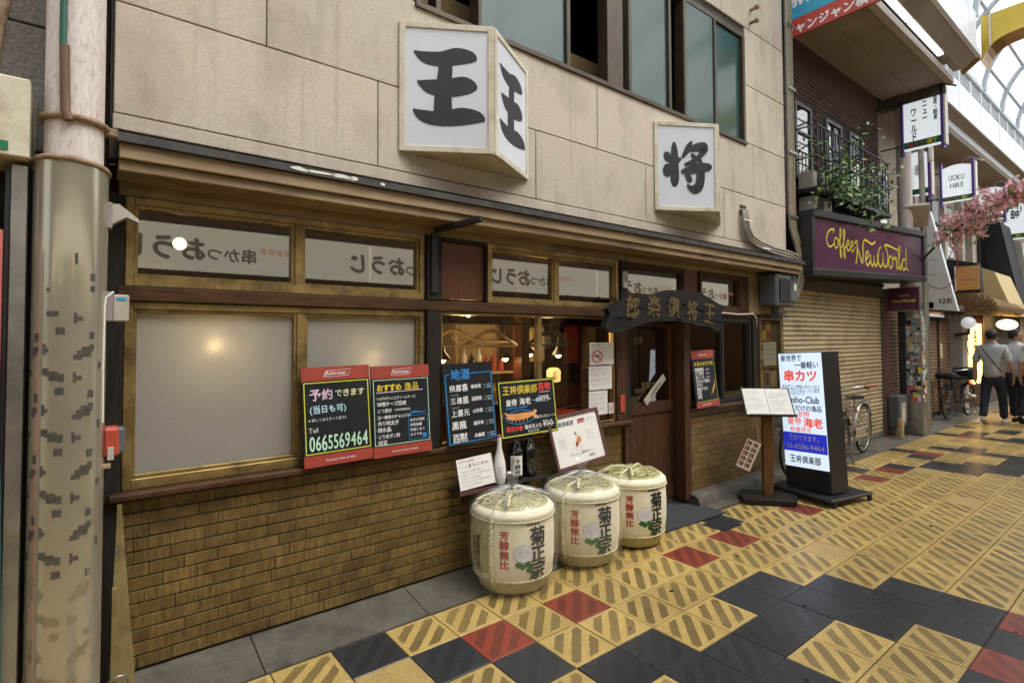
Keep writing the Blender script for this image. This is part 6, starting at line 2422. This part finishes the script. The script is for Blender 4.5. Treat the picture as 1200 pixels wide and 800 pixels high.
MB().prism([(-.2, -.08), (.47, -.05), (.43, .55), (-.2, .72)], 'y', .012, .3).done('dark_box', 'blackcanvas', ob)
bx('face', 'orangeboard', .08, .46, -.006, .010, .0, .50, ob, bev=0)
bx('edge', 'white', .05, .078, -.008, .010, -.02, .52, ob, bev=0)
t = TX(lambda u, v, k: (u, -.0075 - k * .0005, v))
t.border(.14, .40, .12, .42, .006, 'interior3')
t.rect(.18, .36, .20, .215, 'ink')
t.done('print', ob)
st = thing('straw_awning', 'shaggy brown thatched straw awning over the far shop', 'awning', (13.2, 0, 0))
MB().prism([(.6, 2.62), (.05, 2.50), (-.28, 2.28), (-.24, 2.16), (.6, 2.25)], 'x', .02, 3.0).done('core', 'straw', st)
rng = random.Random(5)
mb = MB()
for k in range(1500):
    x = rng.uniform(0, 3.0)
    f = rng.uniform(0, 1)
    y0, z0 = .6 - f * .86, 2.64 - f * f * .30
    P = Vector((x, y0, z0))
    Q = P + Vector((rng.uniform(-.05, .05), -.12 - rng.uniform(0, .08), -.16 - rng.uniform(0, .12)))
    mb.face([P, P + Vector((.012, 0, 0)), Q + Vector((.006, 0, 0)), Q])
for k in range(900):   # ragged near end
    y0, z0 = rng.uniform(-.3, .6), rng.uniform(2.2, 2.58)
    if z0 > 2.62 - max(0, .05 - y0) * .7:
        continue
    P = Vector((rng.uniform(-.04, .02), y0, z0))
    Q = P + Vector((rng.uniform(-.05, -.0), rng.uniform(-.06, .06), -rng.uniform(.08, .2)))
    mb.face([P, P + Vector((0, .012, 0)), Q + Vector((0, .006, 0)), Q])
mb.done('straw_strands', 'straw', st, kind='stuff')
for label, x, pts, key, x1 in (('tan sloping canvas awning panel beyond the straw awning', 15.5, [(.60, 3.35), (.45, 3.33), (.13, 3.16), (-.20, 2.12), (.60, 2.2)], 'tan', 17.2),
                               ('black sloping awning panel behind the tan one', 17.25, [(.9, 4.9), (.60, 4.85), (.30, 4.6), (-.08, 2.2), (.9, 2.3)], 'blackcanvas', 18.4),
                               ('silver grey sloping awning panel at the far right', 18.5, [(.8, 4.4), (.45, 4.4), (.10, 4.2), (-.08, 2.35), (.8, 2.4)], 'silver', 20.0)):
    r0 = thing('awning_panel', label, 'awning')
    MB().prism(pts, 'x', x, x1).done('panel', key, r0)
    if key == 'silver':
        t = TX(lambda u, v, k: (18.498 - k * .001, -u, v))
        t.text('串かつ', -.25, 3.7, .26, 'redband', .0, vert=True)
        t.done('lettering', r0)
ltd = thing('lit_shop_front', 'warm glowing shop front with orange characters below the straw awning', 'shop front', (13.9, 0, 0))
bx('glow_panel', 'warmglow', 0, 1.7, .42, .46, .55, 1.95, ltd, bev=0)
bx('frame', 'redwood', -.06, -.002, .38, .6, .05, 2.1, ltd)
bx('frame', 'redwood', 1.702, 1.78, .38, .6, .05, 2.1, ltd)
bx('lower_panel', 'wood', 0, 1.7, .40, .6, .05, .54, ltd)
t = TX(lambda u, v, k: (u, .417 - k * .002, v))
t.text('串かつ', .30, 1.9, .42, 'redsign', .05, vert=True)
t.text('名物', 1.1, 1.8, .3, 'chorange', .05, vert=True)
t.done('lettering', ltd)
la = thing('lit_awning_lamp', 'long glowing yellow lantern tube under the far awning', 'lamp', (15.6, .05, 1.93))
MB().ball((.6, 0, 0), .17, 16, sc=(4.2, 1, .75)).done('glowing_tube', 'warmglow2', la)
bx('hanger', 'black', .0, .02, -.01, .01, .08, .26, la)
bx('far_wall', 'walldark', 15.7, 20.0, .40, .6, 0, 2.16, FB, bev=0)
FB2 = thing('distant_building', 'plain beige building far down the arcade', 'building')
bx('wall', 'wallfar', 20.0, 58, .62, 1.5, 0, 6.6, FB2, bev=0)
for k in range(10):
    bx('door', 'shutter', 20.6 + k * 3.6, 22.6 + k * 3.6, .50, .546, .05, 2.3, FB2)
    bx('awning', ['redband', 'tan', 'bluesign'][k % 3], 20.3 + k * 3.6, 23.0 + k * 3.6, .1, .546, 2.4, 2.8, FB2)
bx('wall', 'wallfar', 58.01, 58.5, -7, 1.5, 0, 8, FB2, bev=0)

# ================================================================== CHERRY BRANCH
cbn = thing('artificial_cherry_branch', 'long artificial pink cherry blossom branch reaching out over the street', 'branch')
pts = [(9.5, .10, 2.70), (9.5, -.05, 2.92), (9.5, -.30, 3.20), (9.5, -.62, 3.44), (9.5, -.95, 3.66), (9.45, -1.35, 3.85), (9.4, -1.75, 3.92), (9.3, -2.1, 3.9)]
MB().tube(pts, [.02, .018, .017, .016, .014, .012, .01, .008], 7).done('branch', 'blackwood', cbn)
rng = random.Random(4)
mb = MB()
tw = MB()
rb_ = MB()
V = [Vector(p) for p in pts]
for k in range(170):
    f = rng.uniform(2.0, 6.99)
    i = int(f)
    p = V[i].lerp(V[i + 1], f - i)
    d = Vector((rng.gauss(0, .5), rng.gauss(-.15, .35), rng.gauss(.05, .55))).normalized() * rng.uniform(.12, .40)
    tw.tube([p, p + d * .5 + Vector((0, 0, .02)), p + d], [.006, .004, .002], 4)
    for _ in range(15):
        c = p + d * rng.uniform(.35, 1.05) + Vector([rng.gauss(0, .035) for _ in range(3)])
        n = Vector([rng.gauss(0, 1) for _ in range(3)]).normalized()
        u = n.orthogonal().normalized()
        v = n.cross(u)
        mi = rng.choice((0, 0, 1))
        s_ = rng.uniform(.022, .034)
        for q in range(5):
            a = 2 * PI * q / 5
            e = u * math.cos(a) + v * math.sin(a)
            g = u * math.cos(a + .55) + v * math.sin(a + .55)
            h = u * math.cos(a - .55) + v * math.sin(a - .55)
            mb.face([c, c + h * s_ * .7 + n * .004, c + e * s_ + n * .010, c + g * s_ * .7 + n * .004], mi)
    if rng.random() < .5:
        c = p + d * .8
        for _ in range(3):
            c2_ = c + Vector([rng.gauss(0, .04) for _ in range(3)])
            rb_.face([c2_, c2_ + Vector((0, .015, 0)), c2_ + Vector((rng.uniform(-.02, .02), .02, -rng.uniform(.05, .14))), c2_ + Vector((0, 0, -.06))], rng.choice((0, 1)))
tw.done('twigs', 'wood', cbn)
mb.done('blossoms', ['blossom', 'blossom2'], cbn, kind='stuff')
rb_.done('leaves', ['ribbong', 'leafy'], cbn, kind='stuff')

# ================================================================== BICYCLES
def bicycle(label, loc, rz, frame_key, dark=False):
    """side profile in local x (front = -x), wheels radius .33"""
    root = thing('bicycle', label, 'bicycle', loc, rz, None)
    r = .325
    for cx in (-.55, .55):
        mb = MB().tube([(cx + r * math.cos(2 * PI * k / 36), 0, r + .01 + r * math.sin(2 * PI * k / 36)) for k in range(36)], .017, 8, closed=True)
        wh = mb.done('wheel', 'rubber', root)
        MB().tube([(cx + (r - .022) * math.cos(2 * PI * k / 36), 0, r + .01 + (r - .022) * math.sin(2 * PI * k / 36)) for k in range(36)], .010, 6, closed=True).done('rim', 'steel' if not dark else 'greymetal', wh)
        sp = MB()
        for k in range(24):
            a = 2 * PI * k / 24
            s_ = .02 * (-1) ** k
            sp.tube([(cx + .025 * math.cos(a + .5), s_, r + .01 + .025 * math.sin(a + .5)), (cx + (r - .03) * math.cos(a), 0, r + .01 + (r - .03) * math.sin(a))], .0013, 3, cap=False)
        sp.tube([(cx, -.035, r + .01), (cx, .035, r + .01)], .022, 8)
        sp.done('spokes', 'steel', wh)
        fd = MB()
        n = 16
        a0, a1 = (R(20), R(200)) if cx > 0 else (R(10), R(150))
        for k in range(n):
            A, B = a0 + (a1 - a0) * k / n, a0 + (a1 - a0) * (k + 1) / n
            q = r + .035
            fd.face([(cx + q * math.cos(A), -.025, r + .01 + q * math.sin(A)), (cx + q * math.cos(B), -.025, r + .01 + q * math.sin(B)), (cx + (q + .01) * math.cos(B), 0, r + .01 + (q + .01) * math.sin(B)), (cx + (q + .01) * math.cos(A), 0, r + .01 + (q + .01) * math.sin(A))])
            fd.face([(cx + q * math.cos(A), .025, r + .01 + q * math.sin(A)), (cx + q * math.cos(B), .025, r + .01 + q * math.sin(B)), (cx + (q + .01) * math.cos(B), 0, r + .01 + (q + .01) * math.sin(B)), (cx + (q + .01) * math.cos(A), 0, r + .01 + (q + .01) * math.sin(A))])
        fd.done('mudguard', 'steel' if not dark else 'black', root)
    F = MB()
    hub, bbk, seat, head = (.55, 0, .335), (.10, 0, .29), (.20, 0, .68), (-.36, 0, .80)
    F.tube([bbk, seat], .016, 8)
    F.tube([bbk, (-.20, 0, .38), (-.345, 0, .66)], .019, 8)
    F.tube([(-.33, 0, .64), (-.375, 0, .86)], .018, 8)
    for s_ in (-.045, .045):
        F.tube([bbk, (hub[0], s_, hub[2])], .009, 6)
        F.tube([seat, (hub[0], s_, hub[2])], .008, 6)
        F.tube([(-.33, s_ * .6, .64), (-.42, s_, .55), (-.55, s_, .335)], .011, 6)
    F.done('frame', frame_key, root)
    S = MB()
    S.prism([(-.03, .0), (.0, .04), (.12, .10), (.20, .11), (.25, .06), (.25, -.06), (.20, -.11), (.12, -.10), (.0, -.04)], 'z', .775, .815)
    S.transform(Matrix.Translation((.06, 0, 0)))
    sd_ = S.done('saddle', 'rubber', root)
    MB().tube([(.20, 0, .68), (.215, 0, .78)], .012, 8).done('seat_post', 'chrome', root)
    MB().tube([(-.375, 0, .86), (-.385, 0, .95), (-.37, .0, .96)], .012, 8).done('stem', 'chrome', root)
    MB().tube([(-.14, .27, .955), (-.28, .25, .985), (-.38, .14, .965), (-.39, 0, .955), (-.38, -.14, .965), (-.28, -.25, .985), (-.14, -.27, .955)], .011, 8).done('handlebar', 'chrome', root)
    for s_ in (-1, 1):
        MB().tube([(-.14, s_ * .27, .955), (-.25, s_ * .255, .98)], .016, 8).done('grip', 'rubber', root)
    B_ = MB()
    for z in (.60, .74, .86):
        k_ = 1 + (z - .60) * .6
        x0, x1, y_ = -.74 * 1.0 - (k_ - 1) * .15, -.44, .14 * k_
        B_.tube([(x0, -y_, z), (x0, y_, z), (x1, y_, z), (x1, -y_, z)], .004, 5, closed=True)
    for k in range(7):
        u = -1 + 2 * k / 6
        B_.tube([(-.44, u * .14, .60), (-.44, u * .16, .86)], .003, 4)
        B_.tube([(-.74, u * .14, .60), (-.765, u * .16, .86)], .003, 4)
        B_.tube([(-.74 + .3 * k / 6, -.14, .60), (-.765 + .325 * k / 6, -.16, .86)], .003, 4)
        B_.tube([(-.74 + .3 * k / 6, .14, .60), (-.765 + .325 * k / 6, .16, .86)], .003, 4)
        B_.tube([(-.74 + .3 * k / 6, -.14, .60), (-.74 + .3 * k / 6, .14, .60)], .003, 4)
    B_.done('basket', 'steel' if not dark else 'black', root)
    C_ = MB()
    for s_ in (-.05, .05):
        C_.tube([(.25, s_, .70), (.72, s_, .71)], .007, 5)
        C_.tube([(.70, s_, .71), (.55, s_, .335)], .006, 5)
    for k in range(5):
        C_.tube([(.32 + k * .09, -.05, .705), (.32 + k * .09, .05, .705)], .005, 5)
    C_.done('rack', 'chrome' if not dark else 'black', root)
    K = MB()
    K.lathe([(.09, 0), (.09, .006)], seg=20).transform(Matrix.Translation((.10, -.03, .29)) @ Matrix.Rotation(R(90), 4, 'X'))
    K.tube([(.10, -.05, .29), (.19, -.06, .16)], .009, 6)
    K.box(.16, .23, -.13, -.05, .145, .17)
    K.tube([(.10, .05, .29), (.01, .06, .42)], .009, 6)
    K.box(-.04, .03, .05, .13, .41, .435)
    K.done('crank', 'chrome' if not dark else 'greymetal', root)
    G = MB().box(.08, .56, -.055, -.045, .275, .375, bev=.004)
    G.done('chain_guard', 'chrome' if not dark else 'black', root)
    N = MB()
    N.tube([(.55, .06, .33), (.66, .14, .015)], .009, 6)
    N.tube([(.55, -.06, .33), (.66, -.14, .015)], .009, 6)
    N.tube([(.66, .14, .02), (.66, -.14, .02)], .009, 6)
    N.done('kickstand', 'chrome', root)
    return root


MT['pinkframe'] = mat('rose_frame_paint', (.45, .25, .24), .3, coat=.4)
bicycle('silver bicycle with a rose frame parked along the shutter behind the lit sign', (6.74, .10, .02), R(3), 'pinkframe')
bicycle('dark bicycle mostly hidden behind the lit floor sign and menu stand', (5.66, .06, .012), R(-2), 'black', dark=True)
b3 = bicycle('dark loaded bicycle with red tail light parked before the far shutter doors', (12.55, .22, .012), R(-4), 'black', dark=True)
MB().ball((.72, 0, .66), .028, 10).done('tail_light', 'redglow', b3)
MB().box(.22, .62, -.16, .16, .74, 1.0, bev=.04).done('rear_box', 'blackm', b3)
MB().box(-.76, -.46, -.15, .15, .80, .93, bev=.04).done('basket_cover', 'blackm', b3)
MB().tube([(.1, -.10, .5), (.35, -.12, .42), (.55, -.11, .40)], .03, 8).done('lock', 'white', b3)
fp = bx('fallen_paper', 'white', 12.0, 12.6, -.22, -.08, .002, .008, None, bev=0)
tag(fp, 'white flat strip lying on the pavement near the far bicycle', 'strip')

# ================================================================== PEOPLE
def skin_mesh(verts, edges, radii, name, key, parent, sub=2, root_i=0):
    me = bpy.data.meshes.new(name)
    me.from_pydata([Vector(v) for v in verts], edges, [])
    o = bpy.data.objects.new(name, me)
    COL.objects.link(o)
    md = o.modifiers.new('skin', 'SKIN')
    md.use_smooth_shade = True
    for i, r_ in enumerate(radii):
        d = me.skin_vertices[0].data[i]
        d.radius = r_ if isinstance(r_, tuple) else (r_, r_)
        d.use_root = (i == root_i)
    s_ = o.modifiers.new('sub', 'SUBSURF')
    s_.levels = s_.render_levels = sub
    bpy.context.view_layer.update()
    me2 = bpy.data.meshes.new_from_object(o.evaluated_get(bpy.context.evaluated_depsgraph_get()))
    bpy.data.objects.remove(o)
    me2.name = name
    me2.materials.clear()
    me2.materials.append(MT[key])
    for p in me2.polygons:
        p.use_smooth = True
    return link(name, me2, parent)


def person(label, loc, rz, shirt, trousers, shoe, stride=1, head_turn=0, strap=False, elbow=0, h=1.0):
    """faces local +x; y left"""
    root = thing('person', label, 'person', loc, rz)
    root.scale = (h, h, h)
    a = .17 * stride
    # continuous body
    V = [(0, 0, .95), (0, 0, 1.12), (0, 0, 1.30), (0, 0, 1.43), (.01, 0, 1.52), (.02, 0, 1.60), (.02, 0, 1.70)]
    Rr = [(.14, .11), (.135, .10), (.15, .11), (.10, .085), .055, .075, .085]
    Ed = [(0, 1), (1, 2), (2, 3), (3, 4), (4, 5), (5, 6)]
    hands = []
    for s_ in (-1, 1):
        f = s_ * .10 * stride
        b = len(V)
        sh_, el, wr = (0, s_ * .175, 1.41), (-.02 - f * .3, s_ * .245, 1.14), (.05 - f, s_ * .255, .90)
        V += [sh_, el, wr, (wr[0] + .02, wr[1], wr[2] - .07)]
        Rr += [.055, .042, .028, .032]
        Ed += [(3, b), (b, b + 1), (b + 1, b + 2), (b + 2, b + 3)]
        w0 = Vector(V[b + 3])
        for q in range(4):
            n = len(V)
            off = Vector((.024 - q * .016, 0, -.025))
            L_ = (.075, .085, .08, .06)[q]
            V.append(tuple(w0 + off))
            V.append(tuple(w0 + off + Vector((.008, -s_ * .010, -L_ * .55))))
            V.append(tuple(w0 + off + Vector((.004, -s_ * .028, -L_))))
            Rr += [.010, .009, .007]
            Ed += [(b + 3, n), (n, n + 1), (n + 1, n + 2)]
        n = len(V)
        V += [tuple(w0 + Vector((.035, -s_ * .012, .01))), tuple(w0 + Vector((.05, -s_ * .018, -.035)))]
        Rr += [.010, .008]
        Ed += [(b + 3, n), (n, n + 1)]
        hands.append((sh_, el, wr))
    legs = []
    for s_ in (-1, 1):
        f = -s_ * a
        b = len(V)
        hip, kn, an = (0, s_ * .09, .90), (f * .65 + .03, s_ * .10, .50), (f * 1.05 - (.05 if f < 0 else 0), s_ * .10, .09 + (.05 if f < 0 else 0))
        V += [hip, kn, an]
        Rr += [.085, .055, .038]
        Ed += [(0, b), (b, b + 1), (b + 1, b + 2)]
        legs.append((hip, kn, an, f))
    body = skin_mesh(V, Ed, Rr, 'body', 'skin', root)
    # head details
    hd = MB()
    ct, st_ = math.cos(head_turn), math.sin(head_turn)
    Mh = Matrix.Translation((.02, 0, 1.645)) @ Matrix.Rotation(head_turn, 4, 'Z')
    hd.ball((0, 0, 0), .1, 20, sc=(.95, .78, 1.12))
    hd.ball((.093, 0, -.005), .016, 8, sc=(1, .8, 1.3))
    hd.ball((.07, 0, -.075), .035, 10, sc=(.8, .9, .8))
    for s_ in (-1, 1):
        hd.ball((-.005, s_ * .08, -.005), .024, 8, sc=(.6, .4, 1))
    hd.transform(Mh)
    hd.done('head', 'skin', root)
    ft = MB()
    for s_ in (-1, 1):
        ft.ball((.088, s_ * .03, .012), .010, 8)
    ft.box(.088, .094, -.022, .022, -.050, -.043)
    ft.transform(Mh)
    ft.done('eyes_and_mouth', 'ink', root)
    hr = MB()
    rg = random.Random(3)
    hr.ball((-.016, 0, .026), .103, 24, sc=(.98, .84, 1.05))
    for v in hr.bm.verts:
        v.co += Vector((rg.gauss(0, .006), rg.gauss(0, .006), rg.gauss(0, .006)))
        if v.co.x > .045 and v.co.z < .06:
            v.co.x = .035
        if v.co.z < -.055:
            v.co.z = -.055
    hr.transform(Mh)
    hr.done('hair', 'hair', root)
    # shirt: torso plus short sleeves, loose
    V = [(0, 0, .84), (0, 0, 1.00), (0, 0, 1.18), (0, 0, 1.38), (.005, 0, 1.50), (.01, 0, 1.53)]
    Rr = [(.20, .15), (.195, .145), (.19, .14), (.19, .135), (.085, .08), (.07, .065)]
    Ed = [(0, 1), (1, 2), (2, 3), (3, 4), (4, 5)]
    for s_, (sh_, el, wr) in zip((-1, 1), hands):
        b = len(V)
        m2 = [sh_[k] + (el[k] - sh_[k]) * 1.0 for k in range(3)]
        V += [(sh_[0], s_ * .17, 1.41), tuple((sh_[k] + el[k]) / 2 for k in range(3)), tuple(m2)]
        Rr += [.082, .070, .072]
        Ed += [(3, b), (b, b + 1), (b + 1, b + 2)]
    s2 = skin_mesh(V, Ed, Rr, 'shirt', shirt, root)
    rg = random.Random(8)
    for v in s2.data.vertices:
        fo = .4 + max(0, 1.35 - v.co.z) * 1.6
        v.co.x += fo * (.013 * math.sin(v.co.z * 31 + v.co.y * 26) + .007 * math.sin(v.co.y * 55 - v.co.z * 12)) + rg.gauss(0, .0015)
        v.co.y += fo * .010 * math.sin(v.co.z * 27 + v.co.x * 18)
        if v.co.z < .86:
            v.co.z = .83 + .012 * math.sin(v.co.y * 30)
    cl_ = MB().tube([(.01 + .068 * math.cos(2 * PI * k / 20), .066 * math.sin(2 * PI * k / 20), 1.515 + .012 * math.cos(2 * PI * k / 20 + PI)) for k in range(20)], .014, 6, closed=True)
    cl_.done('collar', shirt, root)
    # trousers
    V = [(0, 0, .98), (0, 0, .90)]
    Rr = [(.15, .125), (.155, .135)]
    Ed = [(0, 1)]
    for hip, kn, an, f in legs:
        b = len(V)
        V += [(0, hip[1], .80), kn, (an[0], an[1], an[2] + .0)]
        Rr += [.10, .074, .066]
        Ed += [(1, b), (b, b + 1), (b + 1, b + 2)]
    tr = skin_mesh(V, Ed, Rr, 'trousers', trousers, root)
    for v in tr.data.vertices:
        v.co.x += .005 * math.sin(v.co.z * 34 + v.co.y * 30)
    for hip, kn, an, f in legs:
        sh_ = MB()
        sh_.ball((0, 0, 0), .05, 14, sc=(2.5, .95, .85))
        for v in sh_.bm.verts:
            v.co.z = max(v.co.z, -.026)
        sh_.box(-.115, .115, -.042, .042, -.042, -.026, bev=.006)
        M_ = Matrix.Translation((an[0] + .055, an[1], .042 + (an[2] - .09))) @ Matrix.Rotation(R(28) if f < 0 else 0, 4, 'Y')
        sh_.transform(M_)
        sh_.done('shoe', shoe, root)
    if strap:
        P = []
        for k in range(25):
            u = k / 24
            P.append((-.155 - .028 * math.sin(u * PI), -.0 + .12 - .30 * u, 1.45 - .48 * u))
        mb = MB()
        for p, q in zip(P, P[1:]):
            mb.face([(p[0], p[1] - .016, p[2] - .010), (p[0], p[1] + .016, p[2] + .010), (q[0], q[1] + .016, q[2] + .010), (q[0], q[1] - .016, q[2] - .010)])
            mb.face([(p[0] - .004, p[1] - .016, p[2] - .010), (p[0] - .004, p[1] + .016, p[2] + .010), (q[0] - .004, q[1] + .016, q[2] + .010), (q[0] - .004, q[1] - .016, q[2] - .010)])
        mb.done('bag_strap', 'black', root)
        MB().box(.0, .10, -.26, -.17, .84, .98, bev=.02).done('bag', 'blackm', root)
    return root


person('man seen from behind in a loose grey shirt with black crossbody strap', (12.0, -.42, 0), R(-4), 'shirtgrey', 'navy', 'shoewhite', 1, R(-12), True)
person('man in a white shirt walking beside him with head turned to the right', (12.55, -.66, 0), R(-8), 'shirtwhite', 'navy', 'blackm', -1, R(-78))
person('person in a white shirt half cut off by the right edge of the view', (12.25, -1.02, 0), R(-4), 'shirtwhite', 'navy', 'shoebrown', 1, R(-10))

# ================================================================== OPPOSITE SIDE OF THE STREET
OP = thing('opposite_building', 'row of shops across the street with a long lit cream banner', 'building')
bx('wall', 'umberwall', -14, 57, -6.2, -5.7, 2.2, 6.5, OP, bev=0)
bx('lower_wall', 'walldark', -14, 57, -6.2, -5.75, 0, 2.2, OP, bev=0)
for k in range(16):
    bx('shopfront', ['shutter', 'redwood', 'wood', 'beige'][k % 4], -13 + k * 4.2, -9.2 + k * 4.2, -5.745, -5.70, .1, 2.1, OP)
for k in range(20):
    bx('window', 'black', -12 + k * 3.3, -10.2 + k * 3.3, -5.70, -5.66, 4.0, 5.4, OP)
bn = thing('lit_banner', 'long lit cream banner with black brush hiragana across the street', 'banner')
for a, b in ((-9, -3.2), (-3.17, 2.5), (2.53, 8.2), (8.23, 14.0)):
    bx('banner_panel', 'banner', a, b, -5.40, -5.32, 2.62, 3.26, bn, bev=.004)
t = TX(lambda u, v, k: (u, -5.318 + k * .001, v))
x = -1.05
for k, x in enumerate((-4.9, -1.02, 2.15, 5.1, 8.85, 12.2)):
    # read from the street: text runs towards -x, so glyphs are flipped in u
    t.text('おうじ', x + 1.05, 2.80, .36, 'bannerink', .045, flip=True, jit=.06)
    t.text('串かつ', x + 1.72, 2.80, .23, 'bannerink', .03, flip=True, jit=.06)
    t.text('大阪新世界', x + 2.32, 2.94, .105, 'bannerred', .02, flip=True, sp=1.1)
t.done('lettering', bn)
for k in range(5):
    r0 = thing('wall_spotlight', ['warm spotlight on the opposite eave, first', 'warm spotlight on the opposite eave, second', 'warm spotlight on the opposite eave, third', 'warm spotlight on the opposite eave, fourth', 'warm spotlight on the opposite eave, fifth'][k], 'lamp', (-4 + k * 3.4, -5.2, 2.42))
    MB().ball((0, 0, 0), .05, 10).done('bulb', 'bulbsoft', r0)
    MB().tube([(0, 0, .04), (0, -.1, .12), (0, -.45, .12)], .01, 6).done('arm', 'black', r0)
